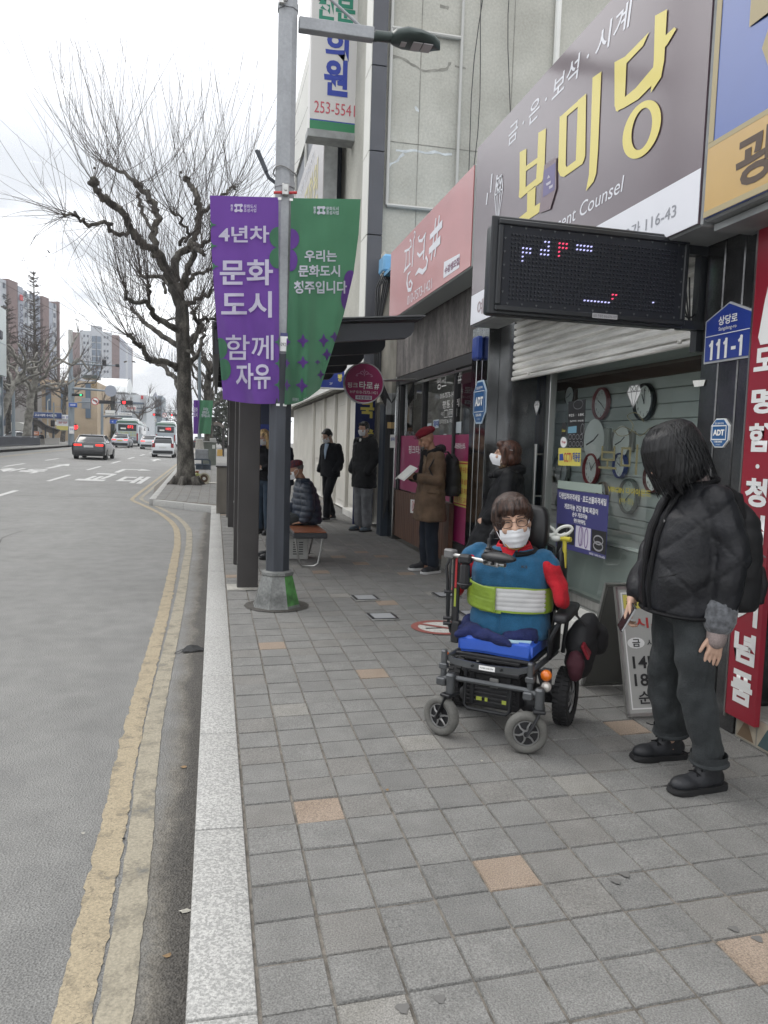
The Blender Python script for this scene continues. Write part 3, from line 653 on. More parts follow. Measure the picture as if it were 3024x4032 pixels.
tX('예물', SX-.005, qs(452, 1280), qs(520, 1250), 66/1.054, mat('mauve_print', (.32, .26, .28), .5), bs, bold=.02)
diamond(qs(540, 845), 62/1.054, 210/1.054, SX-.002, bs, None, M_swhite)
part('sparkle', M_swhite, bs, lambda mb: [mb.ribbon([(-.01, -h_), (.01, h_)], .03, FX(SX-.003, onX(*qs(x, y), SX).y, onX(*qs(x, y), SX).z)) for x, y, h_ in ((512, 760, .08), (534, 752, .05), (494, 825, .05))])
part('old_sticker', mat('faded_sticker', (.22, .17, .19), .4), bs, lambda mb: quadX(mb, [qb(448, 830), qb(535, 770), (qb(535, 1000)), qb(490, 1150), qb(410, 1180)], SX-.009))
part('old_sticker', mat('faded_blue_sticker', (.15, .13, .26), .4), bs, lambda mb: quadX(mb, [qb(445, 870), qb(530, 810), qb(522, 1010), qb(437, 1065)], SX-.010))
part('old_sticker_print', mat('faded_white_print', (.5, .48, .55), .5), bs, lambda mb: (quadX(mb, [qb(468, 930), qb(478, 900), qb(492, 918)], SX-.012), quadX(mb, [qb(460, 965), qb(496, 940), qb(494, 962), qb(466, 980)], SX-.012), quadX(mb, [qb(482, 985), qb(510, 968), qb(508, 990), qb(484, 1004)], SX-.012)))
M_pink = flexmat('pink_sign_film', (.47, .165, .165))
PS = 2.5
ps = sign_box('fascia_sign', 'pale pink fascia sign with curly white lettering', PS, 7.58, 11.32, 3.32, 4.33, .32, M_pink, mat('grey_green_casing', (.34, .37, .36), .5))
def pinkl(mb):
    X = PS-.003
    def st(pts, wd):
        nonlocal X
        P = [onX(*qp(*p), X) for p in pts];
        mb.ribbon([(-p.y, p.z) for p in P], [.62*q for q in wd] if isinstance(wd, list) else .62*wd, FX(X, 0, 0)); X -= .0001
    st([(312, 1078), (362, 1055)], .05); st([(332, 1080), (328, 1200), (318, 1270), (302, 1312)], [.05, .05, .06, .02]); st([(368, 1060), (362, 1240)], .05); st([(308, 1290), (378, 1210)], [.07, .04])
    st([(352, 1064), (385, 1020), (384, 965), (372, 950), (368, 975)], [.03, .05, .04, .035, .03]); st([(410, 950), (404, 1100), (394, 1245)], [.05, .07, .07]); st([(410, 955), (424, 915), (428, 870), (418, 862), (415, 885)], [.04, .045, .04, .03, .03])
    st([(378, 1295), (348, 1330), (338, 1420), (352, 1500), (382, 1492), (396, 1430), (378, 1395), (362, 1420), (366, 1450)], [.02, .06, .09, .08, .08, .06, .05, .05, .04])
    st([(478, 905), (462, 930), (470, 965), (505, 958), (545, 872)], [.03, .045, .05, .07, .03]); st([(536, 885), (526, 1010), (518, 1170)], [.06, .08, .06]); st([(450, 1098), (478, 1128), (530, 1060)], [.05, .07, .05])
    st([(428, 1338), (468, 1282), (508, 1302), (548, 1255), (562, 1180), (550, 1138), (540, 1160)], [.03, .1, .1, .08, .07, .06, .05])
    st([(655, 715), (602, 1175)], .07); st([(692, 685), (640, 1135)], .07); st([(588, 925), (722, 775)], [.10, .14]); st([(578, 1078), (702, 948)], [.12, .16])
part('lettering', M_swhite, ps, pinkl, smooth=0)
tX('010-7573-1421', PS-.003, qp(342, 1620), qp(608, 1420), 105/2.765, M_swhite, ps, bold=.0)
sticker('label_panel', M_swhite, [qp(742, 1195), qp(910, 1102), qp(914, 1120), qp(905, 1255), qp(738, 1370), qp(734, 1360)], PS-.003, p=ps)
tX('수강생모집', PS-.006, qp(748, 1290), qp(905, 1178), 84/2.765, mat('mauve_lettering', (.22, .10, .16), .5), ps, bold=.03)
M_sblue = flexmat('blue_sign_film', (.045, .095, .33)); M_sor = flexmat('orange_sign_film', (.45, .27, .05)); M_sgold = mat('gold_sign_film', (.36, .30, .17), .4)
ys_ = sign_box('fascia_sign', 'blue fascia sign with orange lower band cut off by the right edge', SX, 1.6, 3.655, 2.70, 4.40, .30, M_sblue, M_galv)
boxp('orange_band', M_sor, ys_, (SX-.003, 1.62, 2.715), (SX-.0005, 3.64, 3.06)); boxp('gold_border', M_sgold, ys_, (SX-.004, 1.62, 3.06), (SX-.0005, 3.64, 3.085))
boxp('gold_border', M_sgold, ys_, (SX-.004, 3.60, 3.087), (SX-.0005, 3.64, 4.38)); boxp('gold_border', M_sgold, ys_, (SX-.006, 1.62, 2.715), (SX-.0035, 3.64, 2.745))
txt('광고기획', FX(SX-.005, 2.83, 2.895), 1.15, .24, mat('brown_print', (.07, .045, .03), .5), ys_, bold=.03)
txt('홍', FX(SX-.005, 2.85, 3.72), 1.05, 1.1, M_sgold, ys_, bold=.06)
boxp('sign_soffit', M_galv, ys_, (2.52, 1.6, 2.66), (2.76, 3.65, 2.695))
cs = empty('corner_shop', (3.1, 2.5, 0), 0, 'shopfront with dark glass behind the red vertical sign', 'shop')
boxp('wall', M_darkstone, cs, (3.0, 1.2, 0), (3.2, 3.52, 2.66)); boxp('upper_wall', M_conc, cs, (2.78, 1.0, 2.70), (4.5, 3.54, 4.3))
boxp('shop_window', mat('dark_shop_glass', (.03, .045, .042), .08), cs, (2.985, 1.7, .45), (2.998, 3.0, 2.3)); boxp('window_frame', M_steel, cs, (2.96, 3.0, .1), (2.999, 3.25, 2.65))
def tri_tiles(mb):
    for i in range(14):
        y = 3.50-i*.16
        mb.mi = 0; mb.poly([(2.749, y, .012), (2.749, y-.15, .012), (2.749, y-.15, .15), (2.749, y, .15)])
        mb.mi = 1 if i % 2 else 2; mb.poly([(2.747, y-.01, .02), (2.747, y-.075, .13), (2.747, y-.14, .02)])
part('tiled_step', [mat('beige_tile', (.36, .32, .25), .35, var=.15, scale=6), mat('teal_tile', (.06, .10, .11), .35), mat('brown_tile', (.16, .11, .07), .35)], cs, tri_tiles, smooth=0)
boxp('step', M_conc, cs, (2.752, 1.2, 0), (2.999, 3.515, .158), .004)
boxp('lit_display', emis('led_display', (1.0, .08, .06), 3), cs, (2.9, 3.08, 2.24), (2.93, 3.18, 2.255))
rs = empty('vertical_sign', (2.74, 3.43, .1), 0, 'tall narrow crimson board with white vertical lettering at the right edge', 'sign')
M_crim = mat('crimson_sign_film', (.27, .012, .028), .35, coat=.3, var=.08, scale=3)
boxp('board', M_crim, rs, (2.715, 3.325, .12), (2.745, 3.555, 2.66)); boxp('edge_strip', M_steel, rs, (2.712, 3.556, .10), (2.746, 3.566, 2.66))
for ch, px, py, h_ in (('품', 1607, 1488, 72), ('념', 1612, 1402, 68), ('기', 1618, 1318, 68), ('첩', 1634, 1143, 62), ('청', 1641, 1065, 62), ('·', 1646, 1008, 10), ('함', 1649, 945, 62), ('명', 1652, 865, 56), ('도', 1655, 775, 50)):
    c = onX(*K(px, py), 2.712); c.y = 3.437
    txt(ch, FX(2.712, c.y, c.z), .165 if ch != '·' else .03, h_/.5486*(c-CP).dot(FW)/FPX, M_white, rs, bold=.045)
part('white_flame', M_white, rs, lambda mb: mb.prism([(-.08, -.13), (-.06, -.17), (.06, -.17), (.08, -.13), (.07, 0), (.02, .14), (-.01, .2), (-.05, .05)], FX(2.712, 3.42, 2.24), .001))
lb = empty('led_board', (2.05, 4.0, 2.2), 0, 'black LED message board projecting from the stone pillar', 'sign')
LBM = Matrix.Translation((2.03, 4.0, 2.475)) @ Matrix.Rotation(R(.6), 4, 'Y')
def lpart(name, m, f, smooth=30):
    mb = MB(LBM); f(mb); return keep(mb.build(name, m, smooth=smooth), lb)
M_led = mat('led_face', (.018, .02, .026), .55, spec=.25); M_frame = mat('led_frame', (.015, .017, .02), .4)
lpart('housing', M_frame, lambda mb: mb.box((0, .09, 0), (1.15, .16, .485), bev=.02, segs=2))
lpart('rear_face', M_frame, lambda mb: mb.box((-.02, .0, 0), (1.17, .016, .515), bev=.006))
lpart('bezel', M_frame, lambda mb: (mb.box((0, -.012, .225), (1.14, .03, .03), bev=.006), mb.box((0, -.012, -.225), (1.14, .03, .03), bev=.006), mb.box((-.555, -.012, 0), (.03, .03, .42), bev=.006), mb.box((.555, -.012, 0), (.03, .03, .42), bev=.006)))
lpart('panel', M_led, lambda mb: mb.box((0, -.01, 0), (1.078, .012, .418)))
NX, NZ = 48, 16
lit = {}
def L_(x, z, c): lit[(x, z)] = c
for i in range(3):
    for j in (3, 4): L_(3+i, j, 'w'); L_(8+i, j+0, 'w')
    for j in (1, 2): L_(13+i, j, 'r')
for i in range(5): L_(18+i, 1, 'w'); L_(18+i, 2, 'w')
for a, b in ((3, 5), (3, 6), (9, 1), (10, 1), (10, 2), (41, 13)): L_(a, b, 'w')
for a, b in ((13, 3), (13, 4), (29, 12), (30, 12), (29, 13)): L_(a, b, 'r')
for i in range(8): L_(21+i, 14, 'w')
def leds(mb, key):
    for i in range(NX):
        for j in range(NZ):
            if lit.get((i, j), 'o') != key: continue
            x = -.49+i*.98/(NX-1); z = .165-j*.335/(NZ-1)
            if key == 'o': mb.tube([(x, -.016, z), (x, -.026, z-.001)], [.0062, .0042], 6)
            else: mb.tube([(x, -.016, z), (x, -.027, z)], [.0048, .0032], 6)
lpart('pixel_array', mat('unlit_pixels', (.03, .033, .042), .3), lambda mb: leds(mb, 'o'))
lpart('lit_pixels', emis('white_pixels', (.55, .55, .95), 1.0), lambda mb: leds(mb, 'w'))
lpart('lit_pixels', emis('red_pixels', (.9, .07, .16), 1.1), lambda mb: leds(mb, 'r'))
def hearts(mb):
    for i in range(13):
        for z in (.2, -.2): mb.prism([(-.006, .004), (0, -.006), (.006, .004), (.003, .007), (0, .004), (-.003, .007)], FY(-.018, -.5+i*.0835, z), .003)
    for j in range(5):
        for x in (-.53, .53): mb.prism([(-.006, .004), (0, -.006), (.006, .004), (.003, .007), (0, .004), (-.003, .007)], FY(-.018, x, -.14+j*.07), .003)
lpart('heart_studs', mat('heart_studs', (.09, .095, .10), .4), hearts)
lpart('maker_plate', M_silver, lambda mb: mb.box((.07, -.030, -.226), (.15, .004, .026)))
t_ = txt('LED 전광판 010-5272-1227', LBM @ FY(-.0325, .07, -.226), .14, .016, M_blk, lb)
boxp('bracket', M_frame, lb, (2.60, 4.02, 2.22), (2.80, 4.08, 2.27)); boxp('bracket', M_frame, lb, (2.60, 4.02, 2.64), (2.80, 4.08, 2.69)); boxp('mounting_post', M_frame, lb, (2.72, 4.04, 2.1), (2.78, 4.10, 2.74))
def wires(mb):
    for k in range(4):
        a = Vector((2.63+.02*k, 4.1, 2.35+.06*k)); b = Vector((2.78, 4.05+.03*k, 2.45-.05*k))
        mb.tube([a.lerp(b, i/8)+Vector((0, 0, -.10*math.sin(math.pi*i/8)*(1+.3*k))) for i in range(9)], .005, 5)
keep((lambda mb: (wires(mb), mb.build('cable', M_black))[1])(MB()), lb)
M_pblue = mat('road_sign_blue', (.02, .045, .26), .35, var=.06, scale=4)
P_ = [onX(*K(*p), 2.735) for p in ((1520, 685), (1517, 781), (1622, 765), (1629, 654), (1577, 644))]
np_ = empty('number_plate', (2.735, 3.77, 2.03), 0, 'blue house shaped building number plate on the stone pillar', 'sign')
def house(s_): return [(-.20*s_, -.155*s_), (.20*s_, -.155*s_), (.205*s_, .085*s_), (.0, .165*s_), (-.205*s_, .085*s_)]
TN = FX(2.735, 3.775, 2.175)
part('rim', mat('grey_plate_rim', (.45, .46, .48), .4), np_, lambda mb: mb.prism(house(1.0), FX(2.748, 3.775, 2.175), .014)); part('plate', M_pblue, np_, lambda mb: mb.prism(house(.93), FX(2.733, 3.775, 2.175), .004))
txt('상당로', FX(2.727, 3.775, 2.245), .16, .05, M_white, np_, bold=.02); txt('Sangdang-ro', FX(2.727, 3.775, 2.198), .15, .026, M_white, np_);
def digits(mb):
    for k in (0, 1, 2, 4): x = -.125+.062*k; mb.ribbon([(x-.022, .024), (x-.004, .038), (x+.004, .054)], .016, FX(2.7268, 3.775, 2.09)); mb.ribbon([(x, .054), (x, -.054)], .021, FX(2.727, 3.775, 2.09))
    mb.ribbon([(.043, -.006), (.081, -.006)], .018, FX(2.727, 3.775, 2.09))
part('lettering', M_white, np_, digits, smooth=0)
boxp('white_rule', M_white, np_, (2.727, 3.59, 2.168), (2.7285, 3.96, 2.172))
part('paper_scrap', M_offw, js, lambda mb: quadX(mb, [q2(590, -140), q2(660, -145), q2(650, -112), q2(600, -105)], 2.742))
def adt(c, w_, h_, X, label, rim):
    C_ = onX(*c, X); t = empty('security_plate', C_, 0, label, 'sign')
    W, Hh = w_/2, h_/2; o = lambda s_: [(a*W*s_, b*Hh*s_) for a, b in ((-.45, -1), (.45, -1), (1, -.5), (1, .5), (.45, 1), (-.45, 1), (-1, .5), (-1, -.5))]
    mb = MB(); mb.prism(o(1), FX(.012), .012); mb.build('rim', rim, t); mb = MB(); mb.prism(o(.92), FX(0), .003); mb.build('plate', mat('security_blue', (.02, .10, .26), .35), t)
    mb = MB(); mb.ribbon([(-.78*W, -.45*Hh), (.78*W, -.45*Hh), (.78*W, .5*Hh), (-.78*W, .5*Hh)], .006, FX(0), .005, closed=True); mb.build('border', M_white, t)
    for s_, v, ww, hh, b in (('ADT', .03, 1.25, .42, .05), ('캡스경비구역', .66, .95, .14, .02), ('1588-6400', -.6, .9, .13, .02), ('고객센터', -.8, .5, .09, .0)):
        o_ = txt(s_, FX(-.006, 0, v*Hh), ww*W, hh*2*Hh*.5, M_white, None, bold=b); o_.parent = t
adt(q3(145, 470), .40, .46, 2.775, 'larger octagonal blue security plate on the polished steel pillar', mat('pale_blue_rim', (.45, .55, .65), .4))
adt((2833, 1705), .155, .16, 2.738, 'small octagonal blue security sticker on the stone pillar, lettering worn', M_white)
ts = empty('tarot_shop', (3.0, 10.3, 0), 0, 'tarot shop under the pink sign with posters and white lettering on its window', 'shop')
boxp('lintel', M_stain, ts, (2.86, 8.34, 2.60), (3.1, 12.3, 3.62)); boxp('lintel', M_stain, ts, (2.87, 7.57, 2.83), (3.0, 8.338, 3.62)); boxp('upper_wall', M_conc, ts, (2.92, 7.57, 3.63), (3.1, 12.3, 4.2)); boxp('roof', mat('blue_sheet', (.10, .26, .42), .5, .2, var=.2, scale=2), ts, (2.62, 7.56, 4.20), (4.6, 12.38, 4.25))
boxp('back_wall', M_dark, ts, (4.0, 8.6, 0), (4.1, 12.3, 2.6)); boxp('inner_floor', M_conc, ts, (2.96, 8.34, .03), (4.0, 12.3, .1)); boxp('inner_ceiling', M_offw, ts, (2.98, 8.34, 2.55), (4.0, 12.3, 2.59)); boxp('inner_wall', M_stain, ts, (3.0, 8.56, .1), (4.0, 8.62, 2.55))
boxp('end_pillar', M_mirror, ts, (2.80, 12.0, 0), (3.1, 12.32, 2.58), .01)
part('wood_cladding', M_wood, ts, lambda mb: [mb.span((2.84, 9.12+i*.11, .07), (2.88, 9.12+i*.11+.104, .80), .004) for i in range(26)])
part('window_frame', M_blk, ts, lambda mb: (mb.span((2.86, 8.34, 2.46), (2.94, 12.0, 2.59), .004), [mb.span((2.86, y-.03, .81), (2.94, y+.03, 2.455), .004) for y in (8.37, 9.12, 10.6, 11.95)], mb.span((2.87, 8.34, .10), (2.94, 9.10, .34), .004)))
part('window_glass', glassmat('dark_glass', (.62, .66, .66), .12), ts, lambda mb: mb.poly([(2.90, 8.36, .35), (2.90, 8.36, 2.455), (2.90, 11.98, 2.455), (2.90, 11.98, .35)]))
boxp('door_track', M_steel, ts, (2.84, 8.34, 2.40), (2.86, 11.0, 2.43))
M_mag = mat('magenta_poster', (.30, .012, .10), .4, coat=.2)
boxp('magenta_poster', M_mag, ts, (2.888, 8.42, .36), (2.892, 9.08, 1.66)); boxp('magenta_poster', M_mag, ts, (2.888, 9.16, .82), (2.892, 11.9, 1.66))
boxp('yellow_poster', M_cctv, ts, (2.880, 8.46, .80), (2.884, 9.02, 1.34)); boxp('poster_border', M_redl, ts, (2.877, 8.46, 1.31), (2.8795, 9.02, 1.325)); boxp('poster_border', M_redl, ts, (2.877, 8.46, .82), (2.8795, 9.02, .835))
for s_, z in (('수강생 수강생', 1.24), ('타로 기초 심화', 1.10), ('심리상담 지도', .99), ('타로카드 교육', .88)): txt(s_, FX(2.876, 8.74, z), .48, .07, M_redl, ts, bold=.01)
txt('-타로마스터-', FX(2.876, 8.85, 1.52), .42, .075, M_white, ts, bold=.02); txt('핑크타로 마스터', FX(2.876, 10.6, 1.45), 1.5, .12, M_white, ts, bold=.01)
for s_, l, r, h_ in (('핑크', (150, 535), (225, 530), 120), ('#', (322, 505), (352, 500), 90), ('010-7573-1421', (175, 648), (305, 635), 42), ('평통 심리', (195, 725), (332, 705), 65), ('수강', (180, 800), (203, 798), 34), ('심리학 수비학', (243, 792), (312, 786), 34), ('심리상담 &  마스터', (168, 865), (300, 852), 36)):
    tX(s_, 2.893, qd(*l), qd(*r), h_/2.1057, M_white, ts, bold=.0)
part('lettering_box', M_white, ts, lambda mb: [mb.ribbon([(-w_, -.045), (w_, -.045), (w_, .045), (-w_, .045)], .008, FX(2.893, onX(*qd(x, y), 2.893).y, onX(*qd(x, y), 2.893).z), closed=True) for x, y, w_ in ((222, 798, .07), (262, 793, .075), (297, 789, .075))])
M_paper = mat('paper_notice', (.5, .56, .60), .7)
for pts in ([(303, 868), (350, 862), (348, 958), (300, 960)], [(118, 850), (165, 845), (162, 915), (115, 920)], [(70, 880), (102, 876), (100, 920), (68, 922)], [(203, 965), (225, 965), (224, 1005), (202, 1005)]): sticker('paper_notice', M_paper, [qd(*p) for p in pts], 2.892, p=ts)
tX('임대', 2.888, qd(120, 880), qd(162, 877), 22, M_blue, ts, bold=.03)
sticker('no_smoking_notice', M_white, [q33(1106, 672), q33(1148, 678), q33(1148, 757), q33(1104, 748)], 2.835, p=ts)
part('notice_ring', M_redl, ts, lambda mb: (mb.ribbon([(.045*math.cos(i*.4488), .07*math.sin(i*.4488)) for i in range(14)], .014, FX(2.832, onX(*q33(1117, 710), 2.83).y, onX(*q33(1117, 710), 2.83).z), closed=True), mb.ribbon([(-.03, -.045), (.03, .045)], .014, FX(2.8315, onX(*q33(1117, 710), 2.83).y, onX(*q33(1117, 710), 2.83).z))))
tX('금연', 2.832, q33(1124, 695), q33(1144, 698), 22, M_redl, ts, bold=.02)
sticker('paper_notice', M_offw, [q33(990, 305), q33(1018, 305), q33(1018, 380), q33(988, 380)], 2.795, p=ts); tX('임대', 2.79, q33(993, 330), q33(1014, 330), 14, M_blue, ts, bold=.03)
boxp('side_post', M_wood, ts, (2.80, 8.95, .0), (2.86, 9.11, .82))
tag(boxp('alarm_box', mat('blue_lens', (.02, .05, .25), .3), js, (2.72, 7.93, 2.45), (2.80, 8.10, 2.70), .02), 'small blue alarm box')
rt = empty('round_sign', (2.1, 11.0, 2.1), 0, 'round magenta sign with white lettering hanging below the shelter roof', 'sign')
TR = FY(11.0, 2.08, 2.38)
part('disc', M_mag, rt, lambda mb: mb.lathe([(.0001, .062), (.275, .062), (.275, 0), (.0001, 0)], 48, TR, caps=False)); part('rim', M_silver, rt, lambda mb: mb.lathe([(.276, .064), (.288, .07), (.295, .05), (.295, -.01), (.276, 0)], 48, TR, caps=False))
def rtx(s_, x, z, w_, h_, m, b=.0): txt(s_, TR @ Matrix.Translation((x, z, .066)), w_, h_, m, rt, bold=b)
rtx('핑크', -.165, -.035, .15, .075, M_white, .01); rtx('타로', .03, -.03, .2, .11, M_white, .02); rtx('#', .185, -.04, .07, .085, M_white, .02); rtx('H·P 010-7573-1421', 0, -.13, .40, .04, M_white)
part('label_panel', M_swhite, rt, lambda mb: mb.box((2.08, 10.935, 2.175), (.24, .003, .056), bev=.001)); txt('수강생모집', FY(10.932, 2.08, 2.175), .2, .042, mat('purple_lettering', (.16, .03, .10), .5), rt, bold=.03)
def orn(mb):
    for s_ in (1, -1):
        for pts in ([(0, .13), (.03, .17), (.06, .15), (.05, .13), (.035, .14)], [(.02, .12), (.07, .135), (.11, .12), (.12, .1), (.10, .095), (.095, .11)], [(0, .10), (.01, .15), (0, .2)]):
            mb.ribbon([(a*s_, b) for a, b in pts], .009, TR, .066+.0005*s_)
part('ornament', mat('pale_pink_print', (.55, .25, .4), .5), rt, orn)
part('hanger', M_steel, rt, lambda mb: mb.tube([(2.37, 11.02, 2.44), (2.85, 11.02, 2.47)], .018, 8))
M_beige = mat('painted_render', (.36, .355, .315), .85, col2=(.44, .435, .39), scale=1.3, fine=.10, fscale=26, bump=.25, bscale=30)
bb = empty('beige_building', (6, 14, 0), 0, 'tall beige building with a blank cracked side wall and pipes', 'building')
BY = 13.0
boxp('side_wall', M_beige, bb, (2.70, BY, 3.0), (14, BY+8, 16)); boxp('lower_wall', M_conc, bb, (3.0, BY-.04, 0), (9, BY+.2, 3.0))
M_pipe = mat('painted_pipe', (.42, .42, .40), .5, .2)
part('pipe', M_pipe, bb, lambda mb: (mb.tube([(2.76, BY-.05, 5.5), (2.76, BY-.05, 16)], .03, 8),)); part('pipe', M_pipe, bb, lambda mb: mb.tube([(2.76, BY-.05, 5.5), (6.2, BY-.05, 5.5)], .035, 8)); part('pipe', M_pipe, bb, lambda mb: mb.tube([(2.76, BY-.05, 8.32), (3.96, BY-.05, 8.32)], .035, 8))
part('pipe', M_pipe, bb, lambda mb: mb.tube([(3.96, BY-.06, 4), (3.96, BY-.06, 16)], .028, 8)); part('pipe', M_offw, bb, lambda mb: mb.tube([(5.66, BY-.06, 4), (5.66, BY-.06, 16)], .055, 10))
M_crack = mat('patched_crack', (.24, .235, .21), .9, var=.2, scale=9); M_patch = mat('pale_filler', (.52, .55, .56), .9, var=.15, scale=8)
def crack(mb, pts, wd):
    P = [onY(*q5(*p), BY-.003) for p in pts]; Q = []
    for a, b in zip(P, P[1:]):
        for i in range(6): t = i/6; c = a.lerp(b, t); Q.append((c.x+.03*noise.noise(c*5), c.z+.03*noise.noise(c*6)))
    Q.append((P[-1].x, P[-1].z)); mb.ribbon(Q, [wd*(.4+1.1*abs(noise.noise(Vector((q[0]*7, q[1]*7, 0))))) for q in Q], FY(BY-.003))
part('crack', M_crack, bb, lambda mb: (crack(mb, [(1020, 510), (1150, 545), (1220, 590), (1310, 650), (1480, 665), (1560, 640), (1590, 580)], .07), crack(mb, [(1500, 60), (1580, 80)], .10), crack(mb, [(1640, 620), (1740, 640)], .05)), smooth=0)
part('filler_patch', M_patch, bb, lambda mb: (crack(mb, [(1085, 1400), (1260, 1410), (1420, 1425), (1610, 1440)], .07), crack(mb, [(1165, 1430), (1110, 1495), (1040, 1530), (1015, 1565)], .06), crack(mb, [(1265, 990), (1290, 1040)], .09)), smooth=0)
part('wall_joint', M_crack, bb, lambda mb: [mb.box((x, BY-.002, 9), (.012, .008, 14)) for x in (3.28, 4.9)]+[mb.box((6, BY-.002, z), (6.5, .008, .012)) for z in (6.55, 9.7)])
def cabl(mb):
    for k, (xa, za, xb, zb) in enumerate(((4.4, 11, 4.05, 5.0), (4.75, 11, 4.85, 5.5), (4.35, 11, 4.2, 5.0))):
        mb.tube([(xa+(xb-xa)*i/10+.05*math.sin(i*.9+k), BY-.09, za+(zb-za)*i/10) for i in range(11)], .008, 5)
part('cable', M_black, bb, cabl)
M_alu = mat('grey_aluminium_panel', (.075, .078, .09), .5, .2, var=.1, scale=1.2); M_wpan = mat('white_aluminium_panel', (.62, .62, .58), .5, var=.05, scale=1)
M_dglass = mat('dark_facade_glass', (.018, .028, .045), .3, spec=.4)
cb = empty('clinic_building', (3, 20, 0), 0, 'white panelled building with dark glazing and grey corner column beyond the beige wall', 'building')
def column(mb):
    z = 2.3
    while z < 15: mb.span((2.44, BY-.12, z), (2.685, BY+.02, z+1.33), .004); z += 1.345
part('corner_column', M_alu, cb, column)
def strip(mb):
    z = 2.3
    while z < 15: mb.span((2.425, BY-.10, z), (2.438, BY+.42, z+1.33), .002); z += 1.345
part('white_reveal', M_wpan, cb, strip)
boxp('curtain_wall', M_dglass, cb, (2.755, BY+.43, 3.4), (2.9, 17.4, 15)); boxp('curtain_wall', M_dglass, cb, (2.56, 17.6, 3.4), (2.7, 40, 10.3))
def panels(mb):
    y = 17.5
    while y < 40: mb.span((2.50, y, 10.3), (2.7, y+1.17, 12.7), .004); y += 1.18
part('parapet_panel', M_wpan, cb, panels)
part('mullion', M_wpan, cb, lambda mb: [mb.span((2.50, y, 3.4), (2.56, y+.16, 10.29), .004) for y in (17.42, 20.2, 23.4, 26.4, 30)])
boxp('core', M_conc, cb, (2.92, BY+.5, 2.8), (12, 40, 10.2)); boxp('roof_block', M_wpan, cb, (2.8, 17.5, 10.2), (12, 40, 12.75))
boxp('first_floor_band', M_offw, cb, (2.60, 13.55, 2.75), (2.7, 30, 3.38))
M_wwall = mat('cream_painted_wall', (.52, .50, .45), .6, var=.07, scale=1.5)
ws = empty('white_shop', (3.0, 17.5, 0), 0, 'cream panelled shopfront beyond the bus shelter', 'shop')
boxp('wall', M_wwall, ws, (2.98, 14.3, 0), (3.2, 30, 2.74))
part('raised_panel', M_wwall, ws, lambda mb: [mb.box((2.965, y, z), (.03, w_, h_), bev=.012) for y, w_ in ((15.2, .9), (16.6, .9), (18.2, 1.1), (20.2, 1.1), (22.4, 1.1)) for z, h_ in ((.55, .75), (1.75, 1.35))])
part('pilaster', M_wwall, ws, lambda mb: [mb.box((2.94, y, 1.37), (.08, .22, 2.72), bev=.01) for y in (14.42, 15.9, 17.35, 19.2, 21.2, 23.5)])
boxp('shop_window', mat('pale_window', (.30, .33, .31), .1), ws, (2.94, 14.62, 1.05), (2.95, 15.7, 2.5)); boxp('step', M_marb, ws, (2.72, 14.55, gz(14)), (2.975, 16.4, .14), .008)
bd = empty('blue_board', (2.7, 14.25, 0), 0, 'dark blue board with yellow lettering behind the man in the long black coat', 'sign')
boxp('board', mat('dark_blue_board', (.012, .022, .10), .5), bd, (2.56, 14.22, .0), (2.93, 14.27, 2.45));
for i, ch in enumerate('국수와면'): txt(ch, FY(14.215, 2.78, 2.15-.42*i), .26, .3, M_syel, bd, bold=.05)
pb = empty('shop_sign', (2.4, 15.5, 2.5), 0, 'small blue overhead sign with yellow lettering beside the round sign', 'sign')
a_, b_ = onY(*qr(55, 1790), 15.5), onY(*qr(330, 1985), 15.5)
boxp('board', M_pblue, pb, (a_.x-.5, 15.5, b_.z), (b_.x, 15.6, a_.z+.12)); boxp('edge', M_white, pb, (a_.x-.5, 15.49, b_.z-.03), (b_.x, 15.6, b_.z-.002))
tY('빵', 15.495, qr(253, 1855), qr(308, 1855), 30, M_syel, pb, bold=.03); tY('2F', 15.495, qr(150, 1928), qr(188, 1928), 8, M_white, pb)
vs2 = empty('projecting_sign', (2.3, 17, 3), 0, 'pale grey upright sign with yellow lettering above the shelter roof', 'sign')
a_, b_ = onY(*qr(350, 520), 17), onY(*qr(545, 1190), 17)
boxp('box', mat('pale_grey_sign', (.36, .37, .42), .5), vs2, (a_.x-.1, 17, b_.z-.2), (b_.x-.02, 17.25, a_.z)); boxp('edge', M_galv, vs2, (b_.x-.018, 17.0, b_.z-.2), (b_.x+.05, 17.3, a_.z))
for ch, x, y in (('요', 410, 860), ('리', 462, 800), ('제', 405, 1110), ('빵', 455, 1090)): p = onY(*qr(x, y), 16.995); txt(ch, FY(16.995, p.x, p.z), .26, .62, M_syel, vs2, bold=.02)
cg = empty('projecting_sign', (2.26, 16, 7.6), 0, 'white upright projecting sign with blue lettering and red numbers', 'sign')
boxp('box', mat('white_light_box', (.60, .59, .58), .45), cg, (1.78, 16, 7.78), (2.74, 16.35, 12.2)); boxp('base_trim', M_galv, cg, (1.74, 15.96, 7.62), (2.75, 16.38, 7.775), .01)
boxp('green_band', mat('green_print', (.03, .20, .09), .5), cg, (1.785, 15.996, 7.785), (2.735, 15.999, 7.95)); boxp('blue_rule', M_blue, cg, (1.785, 15.996, 7.952), (2.735, 15.999, 7.975))
M_bl2 = mat('blue_lettering', (.025, .05, .33), .5)
for s_, l, r, h_, m, b in (('원', (415, 725), (640, 725), 330, M_bl2, .04), ('의', (430, 430), (650, 430), 260, M_bl2, .04), ('전문', (335, 75), (710, 75), 240, mat('green_lettering', (.02, .22, .14), .5), .04), ('253-5541', (325, 1000), (705, 1030), 105, mat('rose_lettering', (.50, .08, .11), .5), .0)):
    tY(s_, 15.994, q5(*l), q5(*r), h_/2.37, m, cg, bold=b)
